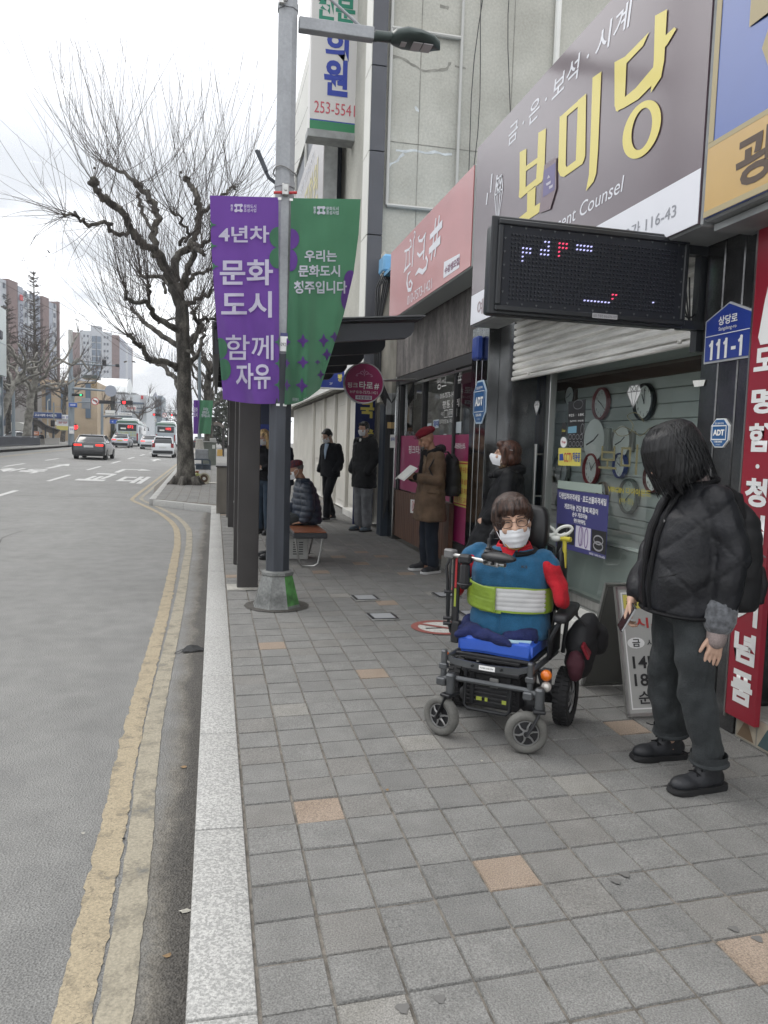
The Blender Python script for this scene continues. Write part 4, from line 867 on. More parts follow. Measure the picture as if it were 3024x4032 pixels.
boxp('fixing', M_galv, cg, (2.66, 16.1, 8.2), (2.80, 16.2, 8.3)) ; boxp('fixing', M_galv, cg, (2.66, 16.1, 11.2), (2.80, 16.2, 11.3))
fs = empty('fascia_sign', (2.3, 20, 6.5), 0, 'pale grey fascia sign with faint yellow lettering high behind the green banner', 'sign')
boxp('casing', M_galv, fs, (2.22, 16.9, 6.55), (2.5, 24, 8.6)); boxp('face_panel', mat('pale_sign_film', (.42, .40, .39), .35, coat=.4), fs, (2.20, 16.92, 6.57), (2.219, 23.98, 8.58))
txt('백전두문학원', FX(2.195, 20.6, 7.45), 5.6, .95, mat('pale_yellow_film', (.55, .5, .25), .4), fs, bold=.02); txt('SINCE 1988 SCHOOL', FX(2.195, 21, 8.25), 5, .25, M_swhite, fs)
up = empty('utility_riser', (2.6, 12.5, 0), 0, 'bundle of black cables and meters on a weathered wall end', 'riser')
boxp('wall_end', mat('weathered_render', (.40, .38, .33), .9, var=.25, scale=5, stretch=(2, 2, .4)), up, (2.62, 12.36, 2.2), (2.98, 12.6, 4.6))
boxp('dark_panel', mat('dark_blue_panel', (.02, .03, .045), .5), up, (2.70, 12.40, 0), (2.98, 12.7, 2.18))
def riser(mb):
    for k in range(7):
        x = 2.50+.018*k; mb.tube([(x+.24, 12.36-.01*k, .3+.1*k), (x+.24, 12.36-.01*k, 2.1), (x+.1, 12.33-.01*k, 2.35), (x, 12.33, 2.6), (x, 12.33, 3.6), (x+.02*k, 12.34, 4.0+.03*k), (x+.1+.02*k, 12.36, 4.25+.02*k), (2.9, 12.4, 4.33+.015*k)], .012+.004*(k % 2), 6)
part('cable', M_black, up, riser)
boxp('meter_box', M_galv, up, (2.72, 12.28, 2.0), (2.90, 12.36, 2.35), .01); boxp('orange_label', M_sor, up, (2.74, 12.270, 1.78), (2.84, 12.279, 1.88)); boxp('tarpaulin', mat('blue_tarpaulin', (.13, .32, .52), .5, var=.2, scale=4), up, (2.60, 12.30, 4.28), (2.98, 12.70, 4.55), .03)
# ================================================================ STREET FURNITURE
M_pole = mat('grey_painted_steel', (.27, .28, .295), .5, .3, var=.10, scale=3, fine=.08, fscale=40); M_sleeve = mat('dark_blue_grey_steel', (.042, .047, .058), .5, .1, var=.2, scale=4, stretch=(3, 3, .5))
M_shel = mat('dark_brown_steel', (.045, .041, .040), .5, .1, var=.12, scale=3); M_roof = mat('dark_roof_steel', (.035, .037, .044), .5, .1)
PCX, PCY = .575, 7.02
lp = empty('lamp_post', (PCX, PCY, 0), 0, 'tall grey lamp post with dark lower sleeve carrying the two banners', 'lamp post')
def octa(r0, z0, r1, z1, m, name, mbf=None):
    mb = MB(); T = Matrix.Translation((PCX, PCY, 0)) @ Matrix.Rotation(R(22.5), 4, 'Z'); mb.lathe([(r0, z0), (r1, z1)], 8, T); return keep(mb.build(name, m), lp)
octa(.112, .31, .098, 2.28, M_sleeve, 'sleeve'); octa(.088, 2.28, .084, 8.5, M_pole, 'pole')
M_foot = [mat('dirty_galvanised_foot', (.16, .165, .16), .6, .3, var=.35, scale=7, fine=.2, fscale=50), mat('green_spray_paint', (.055, .165, .045), .6, var=.7, scale=7)]
def foot(mb):
    T = Matrix.Translation((PCX, PCY, 0)) @ Matrix.Rotation(R(22.5), 4, 'Z'); mb.lathe([(.23, 0.0), (.215, .03), (.145, .29), (.155, .30), (.155, .325), (.112, .335)], 8, T)
    mb.bm.faces.ensure_lookup_table()
    for f in mb.bm.faces:
        c = f.calc_center_median()
        if f.normal.length == 0: f.normal_update()
        if c.z > .04 and c.z < .28 and c.x > PCX+.04 and c.y < PCY-.05 and abs(c.x-PCX) > abs(c.y-PCY)*.9: f.material_index = 1
part('foot', M_foot, lp, foot, smooth=20)
part('asphalt_patch', M_asph, lp, lambda mb: mb.lathe([(.30, .006), (.0001, .009)], 14, Matrix.Translation((PCX, PCY, 0))))
for z in (3.72, 5.2, 2.3): octa(.094 if z > 2.5 else .104, z, .094 if z > 2.5 else .104, z+.05, M_pole, 'collar')
part('clamp', M_steel, lp, lambda mb: (mb.box((PCX, PCY-.1, 3.68), (.06, .05, .10), bev=.008), mb.tube([(PCX, PCY-.12, 3.68), (PCX, PCY-.14, 3.68)], .014, 8)))
part('clamp', M_steel, lp, lambda mb: (mb.box((PCX-.06, PCY-.1, 5.24), (.05, .05, .09), bev=.008), mb.tube([(PCX-.03, PCY-.12, 5.23), (PCX-.03, PCY-.15, 5.23)], .02, 8)))
part('tie_wire', M_gline, lp, lambda mb: mb.tube([(PCX+.10*math.cos(a*.42), PCY+.10*math.sin(a*.42), 3.86+.025*math.sin(a*.8)) for a in range(15)], .006, 5, closed=True))
part('banner_rod', M_redl, lp, lambda mb: (mb.tube([(PCX-.10, PCY-.09, 3.65), (PCX-.02, PCY-.09, 3.66)], .012, 8), mb.tube([(PCX+.02, PCY-.09, 3.66), (PCX+.10, PCY-.09, 3.67)], .012, 8)))
part('banner_clip', M_white, lp, lambda mb: [mb.box((x, PCY-.10, z), (.03, .02, .02)) for x, z in ((PCX-.05, 3.60), (PCX+.05, 3.60), (PCX-.03, 1.83), (PCX+.03, 1.83))])
part('side_bracket', M_sleeve, lp, lambda mb: (mb.tube([(PCX-.06, PCY, 3.75), (PCX-.14, PCY, 3.80), (PCX-.25, PCY, 4.02)], .016, 6), mb.box((PCX-.2, PCY, 3.93), (.03, .05, .18), Euler((0, R(-25), 0)))))
stk = boxp('number_label', M_white, lp, (PCX-.02, PCY-.1005, 2.30), (PCX+.045, PCY-.098, 2.43)); txt('0921', FY(PCY-.102, PCX+.012, 2.36), .055, .03, M_blk, lp); boxp('number_label', M_indigo, lp, (PCX-.02, PCY-.1005, 2.431), (PCX+.045, PCY-.098, 2.46))
part('arm', M_pole, lp, lambda mb: mb.box((1.0, PCY, 5.11), (.66, .09, .105), Euler((0, R(-.3), 0)), bev=.006)); part('arm_brace', M_pole, lp, lambda mb: mb.tube([(1.21, PCY, 5.17), (.65, PCY, 5.56)], .014, 8))
M_lum = mat('dark_green_luminaire', (.035, .05, .046), .4, .2)
part('luminaire', M_lum, lp, lambda mb: (mb.tube([(1.31, PCY, 5.10), (1.36, PCY, 5.10)], [.04, .04], 12), mb.tube([(1.345, PCY, 5.11), (1.50, PCY, 5.115), (1.53, PCY, 5.12)], [.045, .045, .03], 12),
    mb.loft([[Vector((x, PCY+a*hw, 5.115+(b*ht if b > 0 else b*.05))) for a, b in [(math.cos(t*math.pi/8), math.sin(t*math.pi/8)) for t in range(16)]] for x, hw, ht in ((1.49, .04, .04), (1.53, .10, .07), (1.62, .15, .085), (1.74, .155, .075), (1.86, .12, .05), (1.93, .05, .02), (1.945, .01, .005))])), smooth=50)
part('light_panel', mat('lamp_lens', (.30, .29, .29), .3), lp, lambda mb: [mb.box((x, PCY-.01, 5.062), (w_, .15, .006)) for x, w_ in ((1.72, .085), (1.815, .085))]+[mb.box((1.60, PCY-.01, 5.066), (.05, .08, .006))])
q4 = V(800, 700, 2.3286)
def banner(name, label, mcloth, edgeL, edgeR, curl, top, bot):
    """edgeL, edgeR: outline (px,py) from top to bottom; curl: extra depth of the outer edge (0..1 across)"""
    def lerp(E, v):
        t = v*(len(E)-1); i = min(int(t), len(E)-2); f = t-i
        return (E[i][0]*(1-f)+E[i+1][0]*f, E[i][1]*(1-f)+E[i+1][1]*f)
    def S(u, v, off=0.0):
        a = lerp(edgeL, v); b = lerp(edgeR, v)
        x = a[0]*(1-u)+b[0]*u; y = a[1]*(1-u)+b[1]*u
        y += bot(u)*max(0, v-.85)/.15
        d = curl(u, v) + .022*math.sin(7*u+5*v+1)*v + .042*math.sin(11*u-9*v+.5)*v*(1-.3*u) + .016*noise.noise(Vector((u*6-v*2.5, v*1.6, 3)))*(0.3+v) + .020*math.sin(24*(u-.35*v))*v*(1-v*.4)*.6
        return onY(*q4(x, y), PCY-.11+d-off)
    def inv(x, y):
        v = .5
        for _ in range(12):
            lo, hi = (lerp(edgeL, v), lerp(edgeR, v)); u = (x-lo[0])/(hi[0]-lo[0]); yy = lo[1]*(1-u)+hi[1]*u
            v = clamp(v+(y-yy)/(edgeL[-1][1]-edgeL[0][1]), 0, 1)
        return clamp(u, 0, 1), v
    t = empty(name, (PCX, PCY-.1, 1.85), 0, label, 'banner', 'street banners on the lamp posts')
    nu, nv = 26, 60; me = bpy.data.meshes.new('cloth')
    vs = [S(i/nu, j/nv) for j in range(nv+1) for i in range(nu+1)]; fs = [(j*(nu+1)+i, (j+1)*(nu+1)+i, (j+1)*(nu+1)+i+1, j*(nu+1)+i+1) for j in range(nv) for i in range(nu)]
    me.from_pydata(vs, [], fs); me.materials.append(mcloth); me.polygons.foreach_set('use_smooth', [True]*len(fs))
    o = bpy.data.objects.new('cloth', me); COL.objects.link(o); keep(o, t)
    def put(me, m, nm, off):
        bm = bmesh.new(); bm.from_mesh(me);
        for _ in range(5):
            es = [e for e in bm.edges if e.calc_length() > 26]
            if not es: break
            bmesh.ops.subdivide_edges(bm, edges=es, cuts=1); bmesh.ops.triangulate(bm, faces=bm.faces)
        for v_ in bm.verts: u, vv = inv(v_.co.x, v_.co.y); v_.co = S(u, vv, off)
        bm.to_mesh(me); bm.free(); me.materials.clear(); me.materials.append(m); me.name = nm
        o = bpy.data.objects.new(nm, me); COL.objects.link(o); keep(o, t)
    def word(s_, x0, y0, x1, y1, m, bold=.04, sl=0.0, shear=0.0):
        me = text_mesh(s_, bold, shear); xs = [v.co.x for v in me.vertices]; ys = [v.co.y for v in me.vertices]
        for v in me.vertices:
            fx = (v.co.x-min(xs))/(max(xs)-min(xs)); v.co = (x0+fx*(x1-x0), y1-(v.co.y-min(ys))/(max(ys)-min(ys))*(y1-y0)+sl*fx, 0)
        put(me, m, 'lettering', .017)
    def shape(polys, m, nm='pattern', off=.007):
        me = bpy.data.meshes.new(nm); vs, fs = [], []
        for P in polys:
            c = (sum(p[0] for p in P)/len(P), sum(p[1] for p in P)/len(P)); b = len(vs); vs += [(p[0], p[1], 0) for p in P]+[(c[0], c[1], 0)]
            fs += [(b+i, b+(i+1) % len(P), b+len(P)) for i in range(len(P))]
        me.from_pydata(vs, [], fs); put(me, m, nm, off)
    return t, word, shape
def circ(x, y, rx, ry, n=20): return [(x+rx*math.cos(2*math.pi*i/n), y+ry*math.sin(2*math.pi*i/n)) for i in range(n)]
def dia(x, y, rx, ry):
    P = []
    for k in range(4):
        a0 = k*math.pi/2
        for t in range(5):
            f = t/5; r = 1-.55*math.sin(math.pi*f)**.8; P.append((x+rx*math.cos(a0+f*math.pi/2)*r, y+ry*math.sin(a0+f*math.pi/2)*r))
    return P
def clothmat(n, c):
    m = mat(n, c, .8, var=.06, scale=5, sheen=.2, spec=.2, fine=.05, fscale=500); b = m.node_tree.nodes['Principled BSDF']
    out_ = m.node_tree.nodes['Material Output']; tl = m.node_tree.nodes.new('ShaderNodeBsdfTranslucent'); tl.inputs[0].default_value = (*c, 1)
    mxn = m.node_tree.nodes.new('ShaderNodeMixShader'); mxn.inputs[0].default_value = .3
    m.node_tree.links.new(b.outputs[0], mxn.inputs[1]); m.node_tree.links.new(tl.outputs[0], mxn.inputs[2]); m.node_tree.links.new(mxn.outputs[0], out_.inputs[0]); return m
M_cp = clothmat('purple_banner_cloth', (.145, .062, .30)); M_cg = clothmat('green_banner_cloth', (.072, .20, .115)); M_cw = clothmat('white_banner_print', (.62, .60, .70))
t1, wd, shp = banner('banner', 'purple banner with tall white stylised lettering, left of the lamp post', M_cp, [(62, 162), (72, 600), (98, 1000), (130, 1400), (160, 1750), (182, 2030)], [(690, 180), (690, 600), (694, 1000), (696, 1400), (698, 1750), (696, 2072)], lambda u, v: (1-u)**2*.16*v, 0, lambda u: 18*math.sin(u*3.2))
shp([circ(x, y, rx, ry) for x, y, rx, ry in ((685, 545, 78, 95), (685, 735, 78, 97), (150, 1565, 72, 98), (188, 1758, 66, 100))]+[dia(64, 432, 62, 40), dia(70, 625, 64, 36), dia(92, 812, 50, 34), dia(700, 1505, 48, 48), dia(700, 1702, 46, 48), dia(700, 1898, 50, 50)], M_cg)
for a in (('4년차', 142, 440, 605, 595, M_cw, .022), ('문화', 152, 748, 640, 985, M_cw, .022), ('도시', 165, 1040, 630, 1282, M_cw, .022), ('함께', 208, 1440, 645, 1672, M_cw, .008), ('자유', 300, 1700, 618, 1930, M_cw, .022), ('청\n주', 250, 243, 275, 310, M_cw, .02), ('문화도시\n조성사업', 372, 245, 486, 316, M_cw, .015)): wd(*a)
def logo(x, y, r): return [circ(x+dx*r*.62, y+dy*r*.62, r*.42, r*.40, 12) for dx in (-1, 1) for dy in (-1, 1)]+[[(x-r*.6, y-r*.95), (x-r*.45, y-r*.45), (x+r*.45, y-r*.45), (x+r*.6, y-r*.95)][::1], [(x-r*.6, y-r*.2), (x-r*.35, y-r*.5), (x-r*.35, y+r*.5), (x-r*.6, y+r*.2)], [(x+r*.6, y-r*.5), (x+r*.35, y-r*.5), (x+r*.35, y+r*.5), (x+r*.6, y+r*.5)], [(x-r*.45, y+r*.8), (x-r*.45, y+r*.4), (x+r*.45, y+r*.4), (x+r*.45, y+r*.8)]]
shp(logo(324, 277, 38), M_cw, 'emblem', .012)
t2, wd, shp = banner('banner', 'green banner with white lettering curling away in the wind, right of the lamp post', M_cg, [(805, 186), (803, 500), (792, 900), (772, 1300), (757, 1700), (745, 2082)], [(1445, 196), (1425, 520), (1378, 880), (1290, 1250), (1180, 1600), (1072, 1932)], lambda u, v: u**1.6*.42*v**1.3, 0, lambda u: 40*math.sin(u*3.1))
shp([circ(x, y, rx, ry) for x, y, rx, ry in ((805, 560, 76, 95), (800, 757, 66, 102), (1352, 935, 60, 88), (1322, 1105, 58, 112))]+[dia(*a) for a in ((915, 1495, 56, 66), (1105, 1492, 50, 66), (1205, 1458, 46, 50), (770, 1505, 34, 40), (915, 1692, 56, 60), (1135, 1620, 46, 60), (1050, 1690, 30, 24), (768, 1700, 30, 46), (905, 1885, 60, 62), (1078, 1800, 34, 48), (768, 1898, 36, 56))], M_cp)
for a in (('우리는', 930, 662, 1225, 770, M_cw, .028), ('문화도시', 873, 800, 1255, 908, M_cw, .028), ('청주입니다', 832, 945, 1318, 1062, M_cw, .028), ('청\n주', 1010, 262, 1035, 335, M_cw, .02), ('문화도시\n조성사업', 1128, 265, 1242, 338, M_cw, .015), ('충청북도', 818, 1995, 880, 2025, M_cw, .0, -10), ('청주시', 920, 1985, 965, 2015, M_cw, .0, -15)): wd(*a)
shp(logo(1082, 298, 38), M_cw, 'emblem', .012)
bsr = empty('bus_shelter', (.35, 11, 0), 0, 'dark steel bus shelter with flat cantilevered roof and boxed posts', 'bus shelter')
for y in (7.95, 9.52, 13.66, 15.4): boxp('post', M_shel, bsr, (.24, y-.075, gz(y)), (.45, y+.075, 2.62), .006)
part('post_base', M_conc, bsr, lambda mb: mb.box((.35, 7.93, .006), (.42, .32, .012), bev=.004))
zt = lambda x: 2.62+(x+.06)*.083
def beam(mb, y, last=False):
    P = [(.01, zt(-.06)-.115), (.01, zt(-.06)), (2.03, zt(2.03)), (2.03, zt(2.03)-.08), (2.0, zt(2.0)-.13), (1.95, zt(1.95)-.16), (1.2, zt(1.2)-.18), (.3, zt(.3)-.17)]
    mb.prism(P, FY(y+.05), .1)
for y in (8.0, 9.4, 10.8, 12.2, 13.6, 15.0): part('roof_beam', M_roof, bsr, lambda mb: beam(mb, y))
part('roof_panel', M_roof, bsr, lambda mb: mb.prism([(-.02, zt(-.1)+.008), (-.02, zt(-.1)+.036), (2.10, zt(2.1)+.05), (2.10, zt(2.1)+.03)], FY(15.2), 7.28))
part('roof_edge', mat('grey_roof_edge', (.13, .135, .14), .4, .4), bsr, lambda mb: mb.prism([(-.04, zt(-.12)+.04), (-.04, zt(-.12)+.052), (2.13, zt(2.13)+.066), (2.13, zt(2.13)+.053)], FY(15.24), 7.36))
boxp('roof_fascia', M_roof, bsr, (-.012, 8.06, 2.37), (.04, 15.2, 2.615)); part('lamp_disc', M_shel, bsr, lambda mb: mb.tube([(1.2, 7.955, 2.63), (1.2, 7.94, 2.63)], .05, 16))
boxp('back_panel', mat('timetable_panel', (.02, .03, .07), .3), bsr, (.46, 13.55, .9), (.95, 13.6, 2.45)); boxp('notice', M_offw, bsr, (.50, 13.54, 1.95), (.60, 13.549, 2.42)); boxp('notice', M_pblue, bsr, (.63, 13.54, 1.2), (.92, 13.549, 1.8))
boxp('no_smoking_label', M_white, bsr, (.235, 13.58, 1.42), (.239, 13.72, 1.72))
part('cross_bar', M_steel, bsr, lambda mb: mb.tube([(.35, 9.6, .45), (.35, 13.6, .45)], .02, 8))
bn = empty('bench', (1.1, 9.6, 0), 0, 'low bench with orange brown seat and bent chrome legs', 'bench')
M_seat = mat('orange_brown_seat', (.24, .085, .04), .35, coat=.3, var=.1, scale=4); M_sedge = mat('dark_seat_edge', (.03, .032, .036), .45)
boxp('seat', M_seat, bn, (.935, 9.10, .432), (1.325, 10.22, .446), .005); boxp('seat_frame', M_sedge, bn, (.925, 9.09, .365), (1.335, 10.23, .431), .01)
for y in (9.22, 10.1): part('leg', M_steel, bn, lambda mb: mb.tube([(.96, y, .37), (.99, y, .2), (1.02, y, .05), (1.05, y, .015), (1.20, y, .015), (1.245, y, .05), (1.275, y, .2), (1.295, y, .37)], .013, 8))
cr = empty('crate', (1.07, 9.95, 0), 0, 'pale slatted box under the bench', 'crate')
boxp('body', mat('pale_grey_box', (.42, .42, .40), .6, var=.1, scale=5), cr, (.95, 9.85, .0), (1.20, 10.15, .27), .008); part('vent', M_blk, cr, lambda mb: [mb.box((1.03+.075*i, 9.848, .07+.03*j), (.055, .004, .012)) for i in range(2) for j in range(6)])
M_lens = mat('frosted_lens', (.34, .35, .36), .35); M_lframe = mat('black_light_frame', (.02, .02, .022), .4)
for k, (x, y, lab) in enumerate(((1.46, 7.29, 'square light set in the pavement nearest the lamp post foot'), (1.455, 6.47, 'square light set in the pavement left of the no-smoking mark'), (2.315, 7.39, 'square light set in the pavement farthest back beside the wheelchair'), (2.31, 6.52, 'square light set in the pavement half hidden behind the wheelchair'))):
    t = empty('ground_light', (x, y, 0), R(3), lab, 'ground light', 'square lights set in the pavement')
    mb = MB(); mb.box((0, 0, .006), (.25, .25, .012), bev=.003); mb.build('frame', M_steel, t); mb = MB(); mb.box((0, 0, .0085), (.235, .235, .012)); mb.build('gasket', M_lframe, t); mb = MB(); mb.box((0, 0, .0105), (.185, .185, .012)); mb.build('lens', M_lens, t)
ns = empty('no_smoking_mark', (1.86, 6.05, 0), 0, 'round red and white no-smoking mark worn on the paving', 'floor mark')
M_nred = paint_mat('worn_red_paint', (.27, .085, .07), .42, 30); M_nwht = paint_mat('worn_white_floor_paint', (.50, .49, .46), .40, 24)
part('white_disc', M_nwht, ns, lambda mb: mb.lathe([(.0001, .0045), (.225, .0045)], 40, FZ(1.86, 6.05), caps=False)); part('red_ring', M_nred, ns, lambda mb: mb.lathe([(.19, .006), (.25, .006)], 40, FZ(1.86, 6.05), caps=False))
part('red_bar', M_nred, ns, lambda mb: mb.ribbon([(-.15, .13), (.15, -.13)], .05, FZ(1.86, 6.05), .008)); part('cigarette', M_blk, ns, lambda mb: (mb.ribbon([(-.14, -.03), (.10, -.03)], .025, FZ(1.86, 6.05), .007),)); part('smoke', M_blk, ns, lambda mb: mb.ribbon([(.06, .02), (.10, .05), (.07, .08), (.12, .11), (.15, .10)], .016, FZ(1.86, 6.05), .007))
af = empty('a_board', (2.52, 4.1, 0), 0, 'grey metal A-frame board with gold price lettering beside the stone pillar', 'sign board')
M_ab = mat('board_grey', (.40, .40, .385), .45); M_abk = mat('board_back', (.15, .15, .14), .6, .3)
TA = Matrix.Translation((2.485, 3.845, .02)) @ Matrix.Rotation(R(-17.5), 4, 'X') @ FY(0, 0, 0)
TB = Matrix.Translation((2.485, 4.40, .02)) @ Matrix.Rotation(R(18.5), 4, 'X') @ FY(0, 0, 0)
def apanel(mb, T, m): mb.prism([(-.17, 0), (.17, 0), (.17, .72), (-.17, .72)], T, -.012)
part('front_panel', M_ab, af, lambda mb: apanel(mb, TA, 0)); part('rear_panel', M_abk, af, lambda mb: apanel(mb, TB, 0))
part('frame', M_steel, af, lambda mb: [mb.box(T @ Vector((x, y, -.006)), (a, .022, b), (T.to_3x3() @ Matrix(((1, 0, 0), (0, 0, 1), (0, -1, 0)))).to_quaternion().to_matrix()) for T in (TA, TB) for x, y, a, b in ((-.172, .36, .016, .73), (.172, .36, .016, .73), (0, .722, .36, .016), (0, -.002, .36, .016))])
part('white_border', M_white, af, lambda mb: mb.ribbon([(-.145, .03), (.145, .03), (.145, .69), (-.145, .69)], .008, TA, .003, closed=True))
part('yellow_header', M_cctv, af, lambda mb: mb.prism([(-.135, .60), (.135, .60), (.135, .68), (-.135, .68)], TA, .002)); part('oval', M_white, af, lambda mb: mb.prism([(-.08+.055*math.cos(i*.393), .40+.032*math.sin(i*.393)) for i in range(16)], TA, .002))
for s_, x, y, w_, h_, m in (('최고가', .0, .64, .24, .05, M_blk), ('시세', .02, .515, .2, .06, M_red), ('금', -.08, .40, .05, .045, M_blk), ('시세표', .055, .40, .13, .04, M_blk), ('14K', -.03, .29, .17, .07, M_blk), ('18K', -.03, .19, .17, .07, M_blk), ('순금', -.02, .09, .16, .07, M_blk)):
    txt(s_, TA @ Matrix.Translation((x, y, .004)), w_, h_, m, af, bold=.02)
uc = empty('utility_cabinet', (.2, 16.2, 0), 0, 'brown grey metal cabinet behind the shelter posts', 'cabinet'); boxp('body', mat('brown_grey_cabinet', (.13, .118, .10), .6, var=.25, scale=3, stretch=(1, 1, .4)), uc, (.05, 16.0, gz(16)), (.42, 16.8, .96), .01); boxp('lid', M_shel, uc, (.03, 15.97, .961), (.44, 16.83, .985), .004)
tb = empty('telecom_box', (-.55, 36.8, 0), 0, 'low blue grey box on a pipe frame beside the big tree', 'cabinet')
M_bg = mat('blue_grey_steel', (.05, .065, .085), .5, .2, var=.2, scale=4); boxp('body', mat('weathered_box', (.19, .20, .21), .5, .2, var=.2, scale=4), tb, (-.86, 36.5, .62), (-.27, 36.9, 1.06), .02); boxp('base', M_bg, tb, (-.84, 36.6, gz(36)), (-.22, 36.9, .40), .02)
part('pipe_frame', M_bg, tb, lambda mb: (mb.tube([(-.9, 36.5, .6), (-.3, 36.5, .6), (-.22, 36.5, .57), (-.19, 36.5, .5), (-.19, 36.5, .1)], .035, 8), mb.tube([(-.88, 36.5, .35), (-.2, 36.5, .35)], .03, 8), mb.tube([(-.55, 36.5, .6), (-.55, 36.5, .12)], .03, 8)))
cb2 = empty('control_cabinet', (-.3, 42, 0), 0, 'tall pale green cabinet with a sloping lid behind the blue grey box', 'cabinet'); boxp('body', mat('pale_green_cabinet', (.13, .145, .125), .5, var=.15, scale=3), cb2, (-.68, 42, gz(42)), (.09, 42.6, 1.38), .02); boxp('lid', M_ab, cb2, (-.72, 41.95, 1.385), (.13, 42.65, 1.43), .01); boxp('notice', M_offw, cb2, (-.12, 41.992, 1.05), (.03, 41.998, 1.25)); boxp('vent_box', M_ab, cb2, (-.25, 42.1, 1.432), (.08, 42.5, 1.6), .02)
rb = empty('rubbish_bag', (-.62, 26.0, gz(26)), 0, 'yellow green rubbish bag slumped at the foot of the big tree', 'bag')
mb = MB(); mb.ell((0, 0, .17), (.24, .18, .19), sub=3)
for v in mb.bm.verts: v.co += v.co.normalized()*.06*noise.noise(v.co*9)
mb.build('bag', mat('yellow_green_plastic', (.30, .31, .09), .4, var=.3, scale=8), rb); mb = MB(); mb.tube([(.0, 0, .33), (.05, -.02, .4), (.12, -.03, .37)], [.04, .03, .05], 8); mb.build('knot', M_seat, rb)
tbx = empty('plastic_tub', (-.32, 25.95, gz(26)), 0, 'cream plastic tub lying on its side beside the yellow green bag', 'tub')
TT = Matrix.Translation((0, -.02, .17)) @ Matrix.Rotation(R(75), 4, 'X') @ Matrix.Rotation(R(20), 4, 'Y')
mb = MB(TT); mb.lathe([(.10, -.2), (.15, .0), (.19, .02), (.19, .04), (.15, .04), (.10, -.12), (.0001, -.14)], 20); mb.build('tub', mat('cream_plastic', (.45, .42, .33), .5), tbx); mb = MB(TT); mb.lathe([(.0001, -.02), (.145, -.02)], 20, caps=False); mb.build('inside', mat('brown_inside', (.10, .06, .035), .7), tbx); mb = MB(TT); mb.lathe([(.0001, .02), (.05, .015), (.055, -.015)], 14, caps=False); mb.build('core', M_offw, tbx)
mb = MB(); mb.box((-.15, 26.3, .012+gz(26)), (.7, .7, .02), bev=.004); tag(mb.build('tree_grate', M_conc), 'worn grating slab round the foot of the big tree', 'grate')
fm = empty('dropped_mask', (-.15, 6.08, -.15), R(20), 'black face mask dropped against the kerb', 'mask')
mb = MB()
g_ = [[Vector((-.085+.17*i/6, -.045+.09*j/4, .012+.035*max(0, 1-abs(i-3.2)/2.6)*(j/4)+.006*math.sin(i*2+j))) for i in range(7)] for j in range(5)]
vv = [[mb.bm.verts.new(p) for p in row] for row in g_]
for j in range(4):
    for i in range(6): mb.face([vv[j][i], vv[j][i+1], vv[j+1][i+1], vv[j+1][i]])
mb.build('mask', mat('black_mask_cloth', (.015, .016, .017), .8), fm); mb = MB(); mb.tube([(-.085, -.03, .012), (-.13, -.05, .006), (-.15, -.02, .005), (-.12, .01, .006), (-.085, .02, .012)], .002, 5); mb.build('ear_loop', M_blk, fm)
M_leaf = mat('dead_leaf', (.33, .22, .12), .8, var=.3, scale=30); M_bit = mat('pale_litter', (.5, .48, .42), .8)
for (px, py, s_, m, lab) in ((362, 2066, .016, M_leaf, 'pale brown dead leaf in the gutter at bottom left'), (398, 1970, .02, M_bit, 'pale twig beside the kerb'), (396, 1658, .016, M_leaf, 'brown leaf in the gutter below the dropped mask'), (180, 1802, .008, M_bit, 'white pebble on the road left of the yellow lines'), (836, 1708, .008, M_leaf, 'tiny orange leaf on the grey paving'), (1040, 1645, .008, M_bit, 'white scrap on the paving below the wheelchair'), (268, 1814, .008, M_blk, 'black pebble between the yellow lines')):
    road = px < 420; p = onZ(*K(px, py), -.148 if road else .003)
    mb = MB(); n = 7; P = [Vector((s_*(1+.4*math.sin(i*2.3+px))*math.cos(2*math.pi*i/n), .6*s_*(1+.4*math.cos(i*1.7))*math.sin(2*math.pi*i/n), .004+.004*math.sin(i*2))) for i in range(n)]
    c = mb.bm.verts.new((0, 0, .010)); r_ = [mb.bm.verts.new(q) for q in P]
    for i in range(n): mb.face([c, r_[i], r_[(i+1) % n]])
    tag(mb.build('leaf' if m is M_leaf else 'litter', m, loc=p), lab, 'leaf' if m is M_leaf else 'litter')
mb = MB(); rg = random.Random(5)
for (px, py) in ((1585, 2008), (1636, 2030), (1330, 1905), (870, 2180), (950, 2160), (1350, 1890)):
    p = onZ(*K(px, py)); r0 = rg.uniform(.008, .02); n = 9
    mb.poly([(p.x+r0*(1+.25*math.sin(i*2.1))*math.cos(2*math.pi*i/n), p.y+r0*(1+.25*math.sin(i*2.1))*math.sin(2*math.pi*i/n), .0042) for i in range(n)])
tag(mb.build('gum_spots', mat('old_gum', (.125, .122, .117), .8)), kind='stuff')
# ================================================================ TREES
M_bark = mat('plane_bark', (.034, .03, .026), .9, col2=(.15, .14, .12), scale=5, fine=.35, fscale=40, stretch=(1, 1, .45), bump=.8, bscale=14, lo=.42, hi=.72)
M_barkd = mat('limb_bark', (.035, .031, .027), .9, col2=(.14, .13, .11), scale=5, fine=.3, fscale=30, bump=.6, bscale=12, lo=.4, hi=.75)
M_twig = mat('twig_bark', (.065, .052, .046), .8); M_twig2 = mat('pale_twig_bark', (.10, .085, .07), .8)
q6 = V(0, 1050, 1.8433); qt = V(0, 0, 1.3825)
def limb(mb, P, r0, r1, rg, k=4, n=9):
    S = smooth_path(P, k); m = len(S)
    S = [p+Vector((rg.gauss(0, 1), rg.gauss(0, 1), rg.gauss(0, 1)))*.035*min(1, i) for i, p in enumerate(S)]
    rr = [(r0+(r1-r0)*i/(m-1))*(1+.22*noise.noise(p*2.2)+.12*noise.noise(p*6)) for i, p in enumerate(S)]
    mb.tube(S, rr, n); return S
